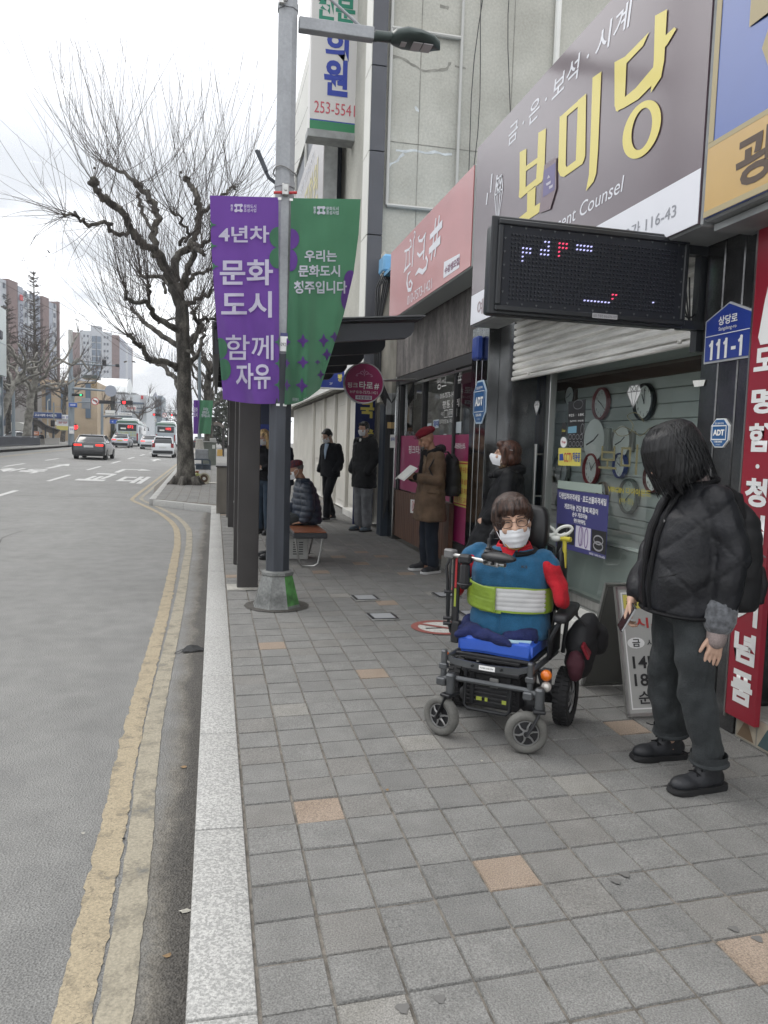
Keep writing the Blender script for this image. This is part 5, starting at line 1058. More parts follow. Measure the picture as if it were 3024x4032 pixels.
def knob(mb, p, r, rg):
    for _ in range(rg.randint(2, 4)):
        d = Vector((rg.uniform(-1, 1), rg.uniform(-1, 1), rg.uniform(-.6, 1)))*r*.7
        mb.ell(p+d, (r*rg.uniform(.6, 1.0), r*rg.uniform(.6, 1.0), r*rg.uniform(.6, .9)), sub=1)
def whip(mb, p, d, L, r, rg, up=.5, n=8, side=True):
    pts = [p]; d = d.normalized(); seg = L/n; c = Vector((rg.gauss(0, .055), rg.gauss(0, .055), 0))
    for i in range(n):
        d = (d+Vector((0, 0, up/n))+c+Vector((rg.gauss(0, .035), rg.gauss(0, .035), rg.gauss(0, .02)))).normalized(); pts.append(pts[-1]+d*seg)
    mb.tube(pts, [r*(1-.75*i/n) for i in range(n+1)], 3, caps=False)
    if side:
        for _ in range(rg.choice([0, 0, 1, 1, 2])):
            i = rg.randint(2, n-2); dd = (pts[i+1]-pts[i]).normalized()+Vector((rg.uniform(-1, 1), rg.uniform(-1, 1), rg.uniform(-.1, .7)))
            whip(mb, pts[i], dd, L*rg.uniform(.2, .42), r*.55, rg, up*.9, 5, False)
rg = random.Random(11); TY = 25.4
tr = empty('plane_tree', (-.93, TY, gz(TY)), 0, 'big pollarded plane tree in the foreground with long bare shoots', 'tree', 'plane trees along the street')
mb = MB(); mk = mb; mw = MB()
trunk_px = [(q6(1352, 1600), 40), (q6(1350, 1500), 34), (q6(1346, 1350), 31), (q6(1340, 1100), 29), (q6(1337, 900), 26), (q6(1335, 700), 26), (q6(1325, 500), 25), (q6(1320, 300), 24), (qt(975, 1640), 23), (qt(955, 1545), 26)]
S = [onY(*p, TY) for p, r in trunk_px]; k_ = TY/3028/math.cos(YAW)
rr = [r*k_ for p, r in trunk_px]
S[0].z = gz(TY)-.1; SS = smooth_path(S, 5); RR = [rr[min(int(i/5), 8)]*(1-(i % 5)/5)+rr[min(int(i/5)+1, 9)]*((i % 5)/5) for i in range(len(SS))]
RR = [r*(1+.10*noise.noise(p*1.7)) for r, p in zip(RR, SS)]; mb.tube(SS, RR, 14)
for a in range(6):
    an = a*1.05+.3; mb.tube([S[0]+Vector((math.cos(an)*.30, math.sin(an)*.3, .32)), S[0]+Vector((math.cos(an)*.42, math.sin(an)*.42, .14)), S[0]+Vector((math.cos(an)*.62, math.sin(an)*.62, .05))], [.13, .13, .06], 7)
limbs = [(qt, [(950, 1545), (905, 1470), (870, 1400), (830, 1360), (770, 1325), (720, 1270), (690, 1200), (640, 1140), (580, 1090), (530, 1040), (490, 990)], 33, 17, -2.2, 'up'),
 (qt, [(700, 1265), (640, 1275), (600, 1245), (595, 1215), (540, 1215), (475, 1230), (445, 1190), (400, 1165), (350, 1170)], 14, 7, -1.8, 'droop'),
 (qt, [(850, 1380), (835, 1260), (855, 1190), (835, 1110), (790, 1050), (745, 1000)], 22, 18, .9, 'up'), (qt, [(745, 1000), (690, 960), (620, 910), (570, 895)], 15, 8, 1.6, 'up'),
 (qt, [(835, 1260), (800, 1200), (765, 1120), (750, 1050)], 11, 10, 1.2, 'none'),
 (qt, [(965, 1530), (960, 1400), (1010, 1360), (1055, 1300), (1080, 1230), (1090, 1150), (1075, 1080), (1040, 1020), (1025, 980)], 27, 15, 1.6, 'up'),
 (qt, [(980, 1340), (1010, 1300), (1030, 1280), (1000, 1240), (975, 1180), (940, 1160)], 12, 7, -1.0, 'up'), (qt, [(1090, 1160), (1140, 1130), (1200, 1080), (1250, 1030), (1265, 1015)], 14, 7, 2.2, 'up'),
 (qt, [(1060, 1330), (1110, 1330), (1160, 1280)], 15, 9, -1.6, 'up'), (qt, [(985, 1570), (1020, 1480), (1055, 1400), (1060, 1360), (1110, 1380)], 24, 12, -1.4, 'up'),
 (q6, [(1315, 470), (1180, 400), (1100, 320), (1050, 250), (960, 260), (900, 180)], 30, 12, -2.4, 'side'), (q6, [(1090, 310), (1085, 200), (1075, 130)], 14, 12, -2.0, 'side'),
 (q6, [(1315, 590), (1180, 500), (1080, 430), (1000, 350), (960, 310)], 28, 12, 1.8, 'side'), (q6, [(1310, 740), (1200, 690), (1100, 690), (1050, 640), (1000, 560), (940, 510)], 30, 13, -1.8, 'side'),
 (q6, [(1310, 900), (1260, 800), (1200, 750), (1150, 700)], 26, 15, 2.4, 'side'), (q6, [(1305, 270), (1250, 170), (1190, 90), (1100, 65), (1020, 80)], 24, 12, 1.4, 'side'), (q6, [(1200, 190), (1195, 110), (1250, 60)], 14, 12, 2.0, 'side'),
 (q6, [(1355, 580), (1430, 480), (1470, 380), (1560, 380)], 26, 13, 1.5, 'side'), (q6, [(1355, 280), (1450, 230), (1540, 190)], 24, 13, -1.5, 'side'), (q6, [(1360, 720), (1440, 640), (1460, 560), (1480, 460)], 24, 12, 2.2, 'side'), (q6, [(1335, 160), (1420, 60), (1500, 30)], 22, 12, 1.2, 'side'),
 (q6, [(1350, 620), (1400, 570), (1440, 420), (1400, 330)], 20, 14, -2.0, 'side')]
for q, px, r0, r1, dep, kind in limbs:
    n = len(px); P = [onY(*q(*p), TY+dep*(i/(n-1))**1.1) for i, p in enumerate(px)]
    sc_ = .42 if q is q6 else .56
    S2 = limb(mb, P, r0*k_*sc_, r1*k_*sc_, rg)
    L_ = len(S2); br = r1*k_*sc_
    for i in range(L_//3, L_, 3): knob(mk, S2[i], br*rg.uniform(.9, 1.35), rg)
    if kind == 'none': continue
    knob(mk, S2[-1], br*1.6, rg)
    axis = Vector((-.93, TY, 0))
    m = {'up': 20, 'droop': 22, 'side': 26}[kind]
    for j in range(m+10):
        tip = j < m*.6
        p = S2[-1] if tip else S2[rg.randint(L_//3, L_-1)]
        outd = Vector((p.x-axis.x, p.y-axis.y, 0)); outd = outd.normalized() if outd.length > .1 else Vector((1, 0, 0))
        if kind == 'up': d = outd*rg.uniform(-.15, .9)+Vector((rg.gauss(0, .75), rg.gauss(0, .5), rg.uniform(.25, 1.1))); L = rg.uniform(2.4, 6.6); u = rg.uniform(1.0, 2.6)
        elif kind == 'droop': d = outd*rg.uniform(.2, 1.0)+Vector((rg.gauss(0, .3), rg.gauss(0, .3), rg.uniform(-.8, .7))); L = rg.uniform(1.4, 3.4); u = rg.uniform(-1.6, 1.8)
        else: d = outd*rg.uniform(.2, 1.1)+Vector((rg.gauss(0, .35), rg.gauss(0, .35), rg.uniform(.0, 1.3))); L = rg.uniform(1.6, 4.6); u = rg.uniform(.5, 1.8)
        whip(mw, p, d, L, rg.uniform(.0065, .0115), rg, u, 10)
trunk_o = mb.build('trunk', M_bark, smooth=180); keep(trunk_o, tr)
mw.keepn = True; keep(mw.build('crown', M_twig, smooth=0), tr)
def dead_leaves(mbl, pts):
    for p in pts:
        d = [Vector((rg.uniform(-1, 1), rg.uniform(-1, 1), rg.uniform(-1, 1)))*.06 for _ in range(4)]
        mbl.poly([p+d[0], p+d[1]*.8, p-d[0], p-d[1]*.8])
ml = MB(); dead_leaves(ml, [onY(*q6(x, y), TY-2+rg.uniform(-1, 3)) for x, y in ((690, 72), (715, 270), (800, 350), (850, 525), (735, 282), (910, 690), (930, 820), (970, 690), (870, 740), (600, 520))]+[onY(*qt(x, y), TY) for x, y in ((335, 1322), (265, 1370), (515, 915), (1010, 752), (1155, 865), (985, 938), (1208, 832), (630, 1475), (518, 1507))])
ml.keepn = True; keep(ml.build('dead_leaves', M_barkd, smooth=0), tr)
def pollard(x, y, ht, seed, label, spread=3.0, lean=(0, 0), nl=7, wl=2.2, m=M_bark, rt=.22, nw=16, base=.0):
    rg = random.Random(seed); z0 = gz(y)+base
    t = empty('plane_tree', (x, y, z0), 0, label, 'tree', 'plane trees along the street'); mb = MB(); mw = MB()
    top = Vector((x+lean[0], y+lean[1], z0+ht*.62))
    P = [Vector((x, y, z0-.1)), Vector((x+lean[0]*.3+.05, y, z0+ht*.2)), Vector((x+lean[0]*.6-.06, y+lean[1]*.5, z0+ht*.42)), top]
    limb(mb, P, rt, rt*.7, rg)
    for i in range(nl):
        a = 2*math.pi*i/nl+rg.uniform(-.3, .3); st = P[2].lerp(top, rg.uniform(-.1, 1)); dv = Vector((math.cos(a), math.sin(a), 0)); r = spread*rg.uniform(.6, 1)
        Q = [st]
        for k in range(1, 5): Q.append(st+dv*r*k/4+Vector((rg.gauss(0, .22), rg.gauss(0, .22), ht*.09*k*rg.uniform(.3, 1.1)+rg.gauss(0, .15))))
        S2 = limb(mb, Q, rt*.38, rt*.2, rg, 3, 7)
        for k in range(3, len(S2), 3): knob(mb, S2[k], rt*.26, rg)
        for j in range(nw):
            p = S2[-1] if j < nw*.5 else S2[rg.randint(4, len(S2)-1)]
            whip(mw, p, dv*rg.uniform(0, 1)+Vector((rg.gauss(0, .4), rg.gauss(0, .4), rg.uniform(.3, 1.4))), rg.uniform(.5, 1)*wl, .013+.00015*y, rg, .4, 6)
    keep(mb.build('trunk', m, smooth=180), t); mw.keepn = True; keep(mw.build('crown', M_twig, smooth=0), t); return t
pollard(-.45, 47, 9.5, 3, 'second pollarded plane tree behind the big one, seen between its trunk and the purple banner', 3.2, (.1, 0), 9, 2.0, rt=.26)
pollard(-.5, 70, 9, 5, 'distant pollarded plane tree behind the far green banner on the right pavement', 3.0, (.2, 0), 8, 2.0)
M_pbark = mat('pale_plane_bark', (.09, .085, .072), .9, col2=(.24, .23, .205), scale=2.5, fine=.2, fscale=20, lo=.35, hi=.65)
pollard(-17.9, 80, 11.5, 21, 'pale trunked plane tree with spreading knobbly limbs across the road', 5.4, (1.2, 0), 11, 2.4, M_pbark, .42, 13)
pollard(-18.6, 72, 10.5, 22, 'leaning pale plane tree at the left edge across the road', 5.0, (1.8, 2), 10, 2.2, M_pbark, .34, 13)
pollard(-19.5, 108, 12, 23, 'dark bare tree beside the beige building across the road', 5.5, (.5, 0), 11, 3.2, M_barkd, .3, 20)
pollard(-17.5, 128, 9, 24, 'small bare tree in front of the beige building corner', 4.0, (.5, 0), 9, 2.6, M_barkd, .22, 18)
pollard(-14.0, 150, 9, 25, 'brownish bare tree above the blue direction sign', 4.0, (.5, 0), 9, 3.0, M_twig2, .25, 22)
pollard(-9.0, 190, 10, 26, 'brown bare tree at the far end of the road beyond the buses', 5.0, (.5, 0), 9, 3.5, M_twig2, .25, 22)
def conifer(x, y, ht, w_, seed, label):
    rg = random.Random(seed); z0 = gz(y); t = empty('metasequoia', (x, y, z0), 0, label, 'tree', 'tall bare conical trees across the road'); mb = MB(); mw = MB()
    mb.tube([(x, y, z0), (x+.1, y, z0+ht*.5), (x, y, z0+ht)], [.32, .2, .03], 8)
    for i in range(150):
        f = rg.uniform(.12, 1)**.8; z = z0+ht*f; r = w_*(1.05-f)**.8*rg.uniform(.6, 1.1); a = rg.uniform(0, 6.28)
        d = Vector((math.cos(a), math.sin(a), rg.uniform(.1, .7))); p = Vector((x, y, z)); q = p+d.normalized()*r
        mw.tube([p, p.lerp(q, .5)+Vector((0, 0, -.05)), q], [.05, .035, .015], 3, caps=False)
        for k in range(9):
            s_ = p.lerp(q, rg.uniform(.25, 1)); dd = Vector((rg.gauss(0, 1), rg.gauss(0, 1), rg.gauss(.1, .6))).normalized()*r*.28
            mw.tube([s_, s_+dd], [.024, .012], 3, caps=False)
    keep(mb.build('trunk', M_barkd, smooth=180), t); mw.keepn = True; keep(mw.build('crown', M_twig, smooth=0), t)
conifer(-20.3, 96, 19.5, 4.2, 31, 'tallest bare conical tree before the left apartment tower'); conifer(-22.2, 92, 16.0, 4.0, 32, 'shorter bare conical tree left of the tallest one')
# ================================================================ FAR BUILDINGS, SIGNALS, LEFT SIDE
MW = mat('apartment_white', (.40, .42, .45), .7); MBR = mat('apartment_brown', (.165, .112, .105), .8, var=.1, scale=1); MLI = mat('apartment_lilac', (.30, .325, .38), .7); MBE = mat('apartment_beige', (.36, .36, .34), .7)
MWD = mat('apartment_window', (.06, .075, .10), .25); MWG = mat('stair_glass', (.10, .14, .19), .25); MFR = mat('window_grey_frame', (.30, .33, .37), .6)
def tower(name, label, pts, strips, htop, wins=()):
    """strips along a polyline of the facade: (t0,t1,material,top,out)"""
    A, B = Vector(pts[0]), Vector(pts[1]); d = (B-A); L = d.length; u = d.normalized(); nrm = Vector((u.y, -u.x))
    an = math.atan2(u.y, u.x); t = empty(name, (A.x, A.y, 0), 0, label, 'apartment building', 'apartment towers')
    for (t0, t1, m, top, o) in strips:
        c = A+u*L*(t0+t1)/2-nrm*(6-o/2)
        mb = MB(); mb.box((c.x, c.y, top/2), (L*(t1-t0)-.02, 12+o, top), Euler((0, 0, an))); keep(mb.build('wall', m), t)
    return t, lambda f, z, out=.0: A+u*L*f+nrm*out, an, u, nrm, L
t, at, an, u, nrm, L = tower('apartment_tower', 'brown and white slab of apartments with vertical lettering at the left edge', ((-53.1, 213), (-45.4, 244)), [(0, .09, MW, 40.2, .3), (.09, .24, MBR, 40.7, .8), (.24, .365, MLI, 40.2, .2), (.365, .44, MW, 39.8, 0), (.44, .56, MW, 39.1, .4), (.56, .68, MLI, 39.8, 0), (.68, .80, MBR, 40.0, .7), (.80, .90, MLI, 39.3, .2), (.90, .975, MW, 39.3, .3), (.977, 1.0, MBR, 40.2, .9)], 42)
def lot(t, at, an, cols, zs, w_, h_, m, out):
    base = None
    for f in cols:
        for z in zs:
            p = at(f, z, out)
            if base is None:
                mb = MB(); mb.box((0, 0, 0), (w_, .12, h_)); base = mb.build('window', m); o = base
            else: o = base.copy(); COL.objects.link(o)
            o.parent = t; o.matrix_parent_inverse = t.matrix_basis.inverted(); o.location = (p.x, p.y, z); o.rotation_euler = (0, 0, an)
lot(t, at, an, (.05, .40, .48, .53), [3+2.75*i for i in range(5, 14)], 1.0, 1.3, MWD, .46); lot(t, at, an, (.62, .93), [3+2.75*i for i in range(4, 14)], 1.1, 1.3, MWD, .36)
p = at(.30, 30, .5); Tt = Matrix.Translation((p.x, p.y, 29.5)) @ Matrix.Rotation(an, 4, 'Z') @ FY(0, 0, 0) @ Matrix.Rotation(R(-90), 4, 'Z')
txt('DAEWON', Tt @ Matrix.Translation((0, 0, .3)), 12, 1.7, mat('navy_lettering', (.05, .06, .09), .6), t, bold=.02)
p = at(.30, 38, .8); mb = MB(); mb.box((p.x, p.y, 37.2), (1.6, .3, 1.6), Euler((0, 0, an)), bev=.5); keep(mb.build('red_emblem', M_redl), t)
t, at, an, u, nrm, L = tower('apartment_tower', 'apartment tower with a dark glazed stair strip and brown bands, middle left', ((-60.7, 350), (-43.2, 352)), [(0, .10, MBE, 46, 0), (.10, .26, MBR, 45, .6), (.26, .5, MW, 46, .2), (.5, .755, MW, 48.3, 0), (.757, .985, MW, 46, .2), (.985, 1.16, MBR, 45, .6)], 46)
lot(t, at, an, (.36, .44), [9+2.9*i for i in range(0, 13)], .75, 1.0, MWD, .3); lot(t, at, an, (.82, .89), [9+2.9*i for i in range(0, 13)], .75, 1.0, MWD, .3)
lot(t, at, an, (.572, .692), [8+2.9*i for i in range(0, 13)], 1.5, 2.4, MWG, .2); lot(t, at, an, (.632,), [8+2.9*i for i in range(0, 13)], .5, 2.8, MWD, .14)
pt = at(1.16, 0, 0)
for f0, f1, m, tp in ((0, .45, MLI, 44.6), (.45, .62, MW, 44.3), (.62, .93, MLI, 44), (.93, 1, MBR, 44.2)):
    A, B = Vector((pt.x, pt.y)), Vector((-39.0, 392)); c = A.lerp(B, (f0+f1)/2); d = B-A
    mb = MB(); mb.box((c.x-3, c.y+1, tp/2), (d.length*(f1-f0)-.02, 6, tp), Euler((0, 0, math.atan2(d.y, d.x)))); keep(mb.build('wall', m), t)
def pbox(x0, y0, x1, y1, Y, d=8, z0=None):
    a, b = onY(*q6(x0, y0), Y), onY(*q6(x1, y1), Y); return (a.x, Y, (b.z if z0 is None else z0)), (b.x, Y+d, a.z)
def bx6(name, m, p, x0, y0, x1, y1, Y, d=8, z0=None, bev=0): a, b = pbox(x0, y0, x1, y1, Y, d, z0); return boxp(name, m, p, a, b, bev)
gb = empty('glass_building', (-20, 60, 0), 0, 'building with white metal top and dark green glass at the far left edge', 'building')
boxp('upper_wall', mat('pale_metal_cladding', (.48, .53, .53), .45, .2, var=.04, scale=.6), gb, (-30, 30, 6.3), (-17.2, 71, 11.8)); boxp('glass_front', mat('dark_teal_glass', (.02, .045, .06), .12), gb, (-30, 30, .1), (-17.5, 70.8, 6.28))
part('wall_joint', MFR, gb, lambda mb: [mb.box((-17.19, 45+i*2.6, 9), (.03, .05, 5.5)) for i in range(10)]+[mb.box((-17.19, 52, 8.9), (.03, 38, .05))]); part('roof_sign', M_sleeve, gb, lambda mb: [mb.box((-17.1, 66.2+i*.9, 9.6-.03*i), (.2, .7, .75), bev=.1) for i in range(4)])
part('mullion', MFR, gb, lambda mb: [mb.box((-17.47, 50+i*2.6, 3.2), (.05, .08, 6.1)) for i in range(9)])
hb = empty('beige_hall', (-24, 120, 0), 0, 'beige stone hall with a round emblem near its corner', 'building')
M_bst = mat('beige_stone', (.40, .315, .22), .8, var=.08, scale=.6)
bx6('wall', M_bst, hb, 180, 812, 706, 1290, 120, 20, 0);
for x0, x1, y0, y1 in ((620, 658, 850, 1100), (440, 480, 840, 1040), (330, 370, 840, 1040), (250, 290, 840, 1040)): a, b = pbox(x0, y0, x1, y1, 119.8, .15); boxp('window', MWG, hb, a, b)
a = onY(*q6(677, 855), 119.8); part('emblem', mat('brass_emblem', (.25, .17, .06), .4, .5), hb, lambda mb: (mb.ribbon([(.42*math.cos(i*.314), .42*math.sin(i*.314)) for i in range(20)], .12, FY(119.85, a.x, a.z), closed=True), mb.ell((a.x, 119.85, a.z), (.2, .05, .25), sub=1)))
part('joint', MFR, hb, lambda mb: [mb.span((onY(*q6(200, 0), 120).x, 119.97, z), (onY(*q6(704, 0), 120).x, 119.985, z+.04)) for z in (8.4, 7.0, 5.6)])
bx6('roof_frame', M_lum, hb, 590, 783, 705, 812, 124, 4)
wm = empty('white_block', (-15, 150, 0), 0, 'white shopping block with a barrel roof and red banner', 'building')
bx6('wall', mat('pale_block_wall', (.50, .53, .56), .6), wm, 835, 925, 1062, 1290, 150, 20, 0); bx6('rear_wall', mat('mid_grey_wall', (.30, .31, .32), .7), wm, 735, 905, 985, 1290, 172, 10, 0)
a0, a1 = onY(*q6(728, 905), 170), onY(*q6(943, 905), 170); part('barrel_roof', mat('pale_roof_sheet', (.62, .64, .64), .4, .2), wm, lambda mb: mb.loft([[Vector((x, 170+6*math.cos(t*math.pi/8), a0.z-.3+3.1*math.sin(t*math.pi/8))) for t in range(9)] for x in (a0.x, a1.x)]))
for x0, x1, y0, y1 in ((880, 1045, 980, 1000), (955, 1055, 1022, 1032), (850, 1050, 1050, 1062)): a, b = pbox(x0, y0, x1, y1, 149.8, .12); boxp('window', MWG, wm, a, b)
a, b = pbox(915, 1008, 990, 1047, 149.6, .1); boxp('banner_panel', M_white, wm, a, b); txt('코리아마트', FY(149.5, (a[0]+b[0])/2, (a[2]+b[2])/2), (b[0]-a[0])*.85, (b[2]-a[2])*.6, M_redl, wm, bold=.03)
a, b = pbox(1022, 935, 1040, 962, 149.6, .1); boxp('logo_panel', M_redl, wm, a, b)
dk = empty('dark_block', (-17, 135, 0), 0, 'narrow dark glazed block between the beige hall and the white block', 'building'); bx6('wall', mat('dark_block_wall', (.035, .05, .055), .35), dk, 765, 925, 832, 1290, 135, 8, 0); bx6('light_pier', MW, dk, 833, 925, 848, 1290, 135, 6, 0); bx6('side_wall', MBE, dk, 708, 925, 762, 1290, 137, 6, 0)
fb = empty('office_block', (-14, 200, 0), 0, 'grey office block with red and green sign bands and pointed roof far along the road', 'building')
bx6('wall', mat('grey_block_wall', (.36, .40, .42), .6), fb, 1066, 940, 1120, 1290, 200, 14, 0); bx6('wall', mat('blue_grey_block_wall', (.22, .27, .31), .5), fb, 1121, 935, 1176, 1290, 204, 14, 0)
for y, m in ((985, M_redl), (1005, mat('dull_green', (.05, .16, .08), .6)), (1045, M_redl), (1025, MWD), (960, MWD)): a, b = pbox(1070, y, 1116, y+9, 199.7, .2); boxp('sign_band', m, fb, a, b)
for y in (965, 1000, 1035, 1070): a, b = pbox(1132, y, 1170, y+14, 203.7, .2); boxp('window', MWD, fb, a, b)
a = onY(*q6(1125, 905), 200); part('spire', MLI, fb, lambda mb: mb.lathe([(.9, a.z-1.8), (.0001, a.z)], 6, Matrix.Translation((a.x, 201, 0))))
for k, (x0, y0, x1, Y, m, lab) in enumerate(((1188, 1095, 1215, 260, MWG, 'small dark block at the end of the road'), (1232, 1130, 1262, 330, MLI, 'pale blue far tower at the end of the road'), (1265, 1160, 1285, 400, MWG, 'slim far tower left of the big tree trunk'), (1286, 1170, 1300, 400, MLI, 'slimmest pale far tower touching the big tree trunk'), (990, 930, 1064, 185, MBE, 'pale blank block behind the white shopping block'))):
    t = empty('far_building', (onY(*q6(x0, y0), Y).x, Y, 0), 0, lab, 'building'); bx6('wall', m, t, x0, y0, x1, 1290, Y, 10, 0)
    a, b = pbox(x0+3, y0+12, x1-3, y0+16, Y-.3, .2); boxp('window_band', MWD, t, a, b); a, b = pbox(x0+3, y0+30, x1-3, y0+35, Y-.3, .2); boxp('window_band', MWD, t, a, b)
M_fol = mat('dull_evergreen', (.035, .042, .028), .9, var=.5, scale=1.2)
def bush(name, label, x, y, rx, ry, h, seed, n=900, s_=.35, m=M_fol, cat='tree'):
    rg = random.Random(seed); mb = MB(); z0 = gz(y); t = empty(name, (x, y, z0), 0, label, cat); mb.keepn = True
    for i in range(n):
        a = rg.uniform(0, 6.28); v = rg.uniform(.0, 1); r = math.sqrt(max(0, 1-(2*v-1)**2))*rg.uniform(.6, 1.05)
        p = Vector((x+rx*r*math.cos(a), y+ry*r*math.sin(a), z0+h*v)); d1 = Vector((rg.gauss(0, 1), rg.gauss(0, 1), rg.gauss(0, 1))).normalized()*s_; d2 = Vector((rg.gauss(0, 1), rg.gauss(0, 1), rg.gauss(0, 1))).normalized()*s_*.6
        mb.poly([p+d1, p+d2, p-d1, p-d2])
    keep(mb.build('crown', m, smooth=0), t); mt = MB(); mt.tube([(x, y, z0-.1), (x, y, z0+h*.6)], [.25, .08], 7); keep(mt.build('trunk', M_barkd), t)
bush('evergreen', 'dull evergreen beyond the far shelter on the right pavement', 2.2, 100, 3.0, 4, 7.5, 41, 1500, .4); bush('evergreen', 'dark evergreen at the back of the right pavement', 4.0, 75, 3, 5, 6.5, 42, 1300, .35)
bush('hedge', 'dark hedge right of the crossing pole across the road', -15.2, 135, 2.0, 3, 2.2, 45, 500, .25)
SY = 87.0
sm = empty('signal_mast', onY(*q6(513, 1290), SY), 0, 'tall grey signal mast with long arms across the road', 'mast')
M_mast = mat('mast_grey', (.20, .235, .26), .5, .2)
def p6(x, y, Y=SY): return onY(*q6(x, y), Y)
part('mast', M_mast, sm, lambda mb: mb.tube([p6(513, 1310), p6(514, 850), p6(515, 590)], [.27, .24, .16], 10)); part('rear_pipe', M_mast, sm, lambda mb: mb.tube([p6(528, 1300, 87.6), p6(529, 800, 87.6)], .16, 8))
part('upper_arm', M_mast, sm, lambda mb: (mb.tube([p6(515, 703), p6(855, 719)], [.13, .07], 8), mb.tube([p6(525, 680), p6(755, 698)], [.07, .05], 8), mb.tube([p6(525, 640), p6(525, 700)], .05, 6), mb.tube([p6(520, 870), p6(670, 728)], .04, 6)))
part('camera', M_black, sm, lambda mb: [mb.box(p6(x, y), (.4, .5, .3), bev=.05) for x, y in ((760, 710), (853, 718), (757, 686))]); part('lower_arm', M_mast, sm, lambda mb: mb.tube([p6(515, 882), p6(640, 890), p6(832, 908)], [.14, .12, .08], 8)); part('signal_arm', M_mast, sm, lambda mb: mb.tube([p6(560, 984), p6(965, 984)], [.07, .06], 8))
part('mirror_disc', MLI, sm, lambda mb: mb.tube([p6(803, 902, 86.7), p6(803, 902, 86.5)], .6, 20))
def signal(x0, y0, x1, y1, lamps, label, Y=SY-.3):
    a, b = p6(x0, y0, Y), p6(x1, y1, Y); t = empty('traffic_signal', ((a.x+b.x)/2, Y, (a.z+b.z)/2), 0, label, 'traffic light', 'traffic lights over the road')
    boxp('housing', M_black, t, (a.x, Y, b.z), (b.x, Y+.25, a.z), .04)
    for f, c in lamps:
        x = a.x+(b.x-a.x)*f; r = abs(a.z-b.z)*.36; part('lamp', c, t, lambda mb: mb.tube([(x, Y-.03, (a.z+b.z)/2), (x, Y-.001, (a.z+b.z)/2)], r, 14)); part('visor', M_black, t, lambda mb: mb.tube([(x, Y-.12, (a.z+b.z)/2+r*.9), (x, Y, (a.z+b.z)/2+r*.9)], r*.35, 6))
E_red = emis('red_lamp', (1.0, .03, .035), 2.2); E_grn = emis('green_lamp', (.05, .9, .35), 1.6); M_off = mat('unlit_lamp', (.02, .02, .02), .3)
signal(876, 968, 963, 1004, [(.28, E_red), (.52, M_off), (.76, M_off)], 'horizontal traffic light showing a large red lamp over the middle of the road')
signal(521, 919, 602, 941, [(.2, M_off), (.5, M_off), (.8, E_grn)], 'horizontal traffic light showing a green lamp beside the signal mast'); signal(716, 968, 836, 998, [(.2, M_off), (.8, M_off)], 'unlit black signal box beside the round no-left-turn sign')
signal(1108, 1064, 1165, 1084, [(.18, E_red), (.5, M_off), (.8, M_off)], 'small far traffic light showing red, left of the far no-left-turn sign', 150); signal(1236, 1069, 1290, 1085, [(.2, E_red), (.5, M_off), (.8, M_off)], 'small far traffic light showing red, nearest the big tree trunk', 150)
signal(538, 1140, 558, 1188, [(.5, E_red)], 'pedestrian signal showing red at the foot of the mast', SY+1)
def nolt(x, y, r, Y, label):
    c = p6(x, y, Y); t = empty('no_left_turn_sign', c, 0, label, 'road sign', 'no left turn signs'); k = r/1.8433*Y/3028; T = FY(0)
    mb = MB(); mb.lathe([(.0001, .02), (k, .02), (k, 0)], 24, T, caps=False); mb.build('disc', M_white, t); mb = MB(); mb.lathe([(k*.82, .03), (k, .03)], 24, T, caps=False); mb.build('rim', M_redl, t)
    mb = MB(); mb.ribbon([(k*.45, -k*.4), (k*.45, k*.05), (k*.1, k*.15), (-k*.2, k*.2)], k*.24, T, .04); mb.prism([(-k*.2, k*.5), (-k*.6, k*.15), (-k*.15, -k*.1)], T, .045); mb.build('arrow', M_blk, t); mb = MB(); mb.ribbon([(-k*.6, k*.6), (k*.6, -k*.6)], k*.16, T, .05); mb.build('bar', M_redl, t)
nolt(690, 977, 26, SY-.4, 'larger round no-left-turn sign on the signal arm'); nolt(1194, 1077, 15, 149.5, 'small far no-left-turn sign left of the big tree trunk')
fa = empty('signal_mast', (p6(1305, 1290, 150).x, 150, 0), 0, 'far signal mast with arm half hidden by the big tree', 'mast'); part('arm', M_mast, fa, lambda mb: mb.tube([p6(1110, 1075, 150.3), p6(1312, 1077, 150.3)], .1, 6)); part('mast', M_mast, fa, lambda mb: mb.tube([p6(1312, 1300, 150.3), p6(1312, 1060, 150.3)], .2, 8)); part('street_lamp_head', M_mast, fa, lambda mb: mb.tube([p6(1215, 1057, 150.3), p6(1230, 1055, 150.3)], .15, 6))
def signbox(name, label, x0, y0, x1, y1, Y, m, words=(), cat='road sign'):
    a, b = p6(x0, y0, Y), p6(x1, y1, Y); t = empty(name, ((a.x+b.x)/2, Y, b.z), 0, label, cat); boxp('panel', m, t, (a.x, Y, b.z), (b.x, Y+.1, a.z)); boxp('edge', MFR, t, (a.x-.05, Y+.101, b.z-.05), (b.x+.05, Y+.16, a.z+.05))
    for s_, fx, fz, fw, fh, mm in words: txt(s_, FY(Y-.01, a.x+(b.x-a.x)*fx, b.z+(a.z-b.z)*fz), (b.x-a.x)*fw, (a.z-b.z)*fh, mm, t, bold=.02)
    return t
M_rdb = mat('direction_sign_blue', (.02, .09, .42), .4); M_rgr = mat('direction_sign_green', (.03, .18, .11), .4)
signbox('street_sign', 'small blue street name sign on the signal mast', 501, 988, 557, 1019, SY-.5, M_rdb, [('상당로', .5, .5, .7, .5, M_white)])
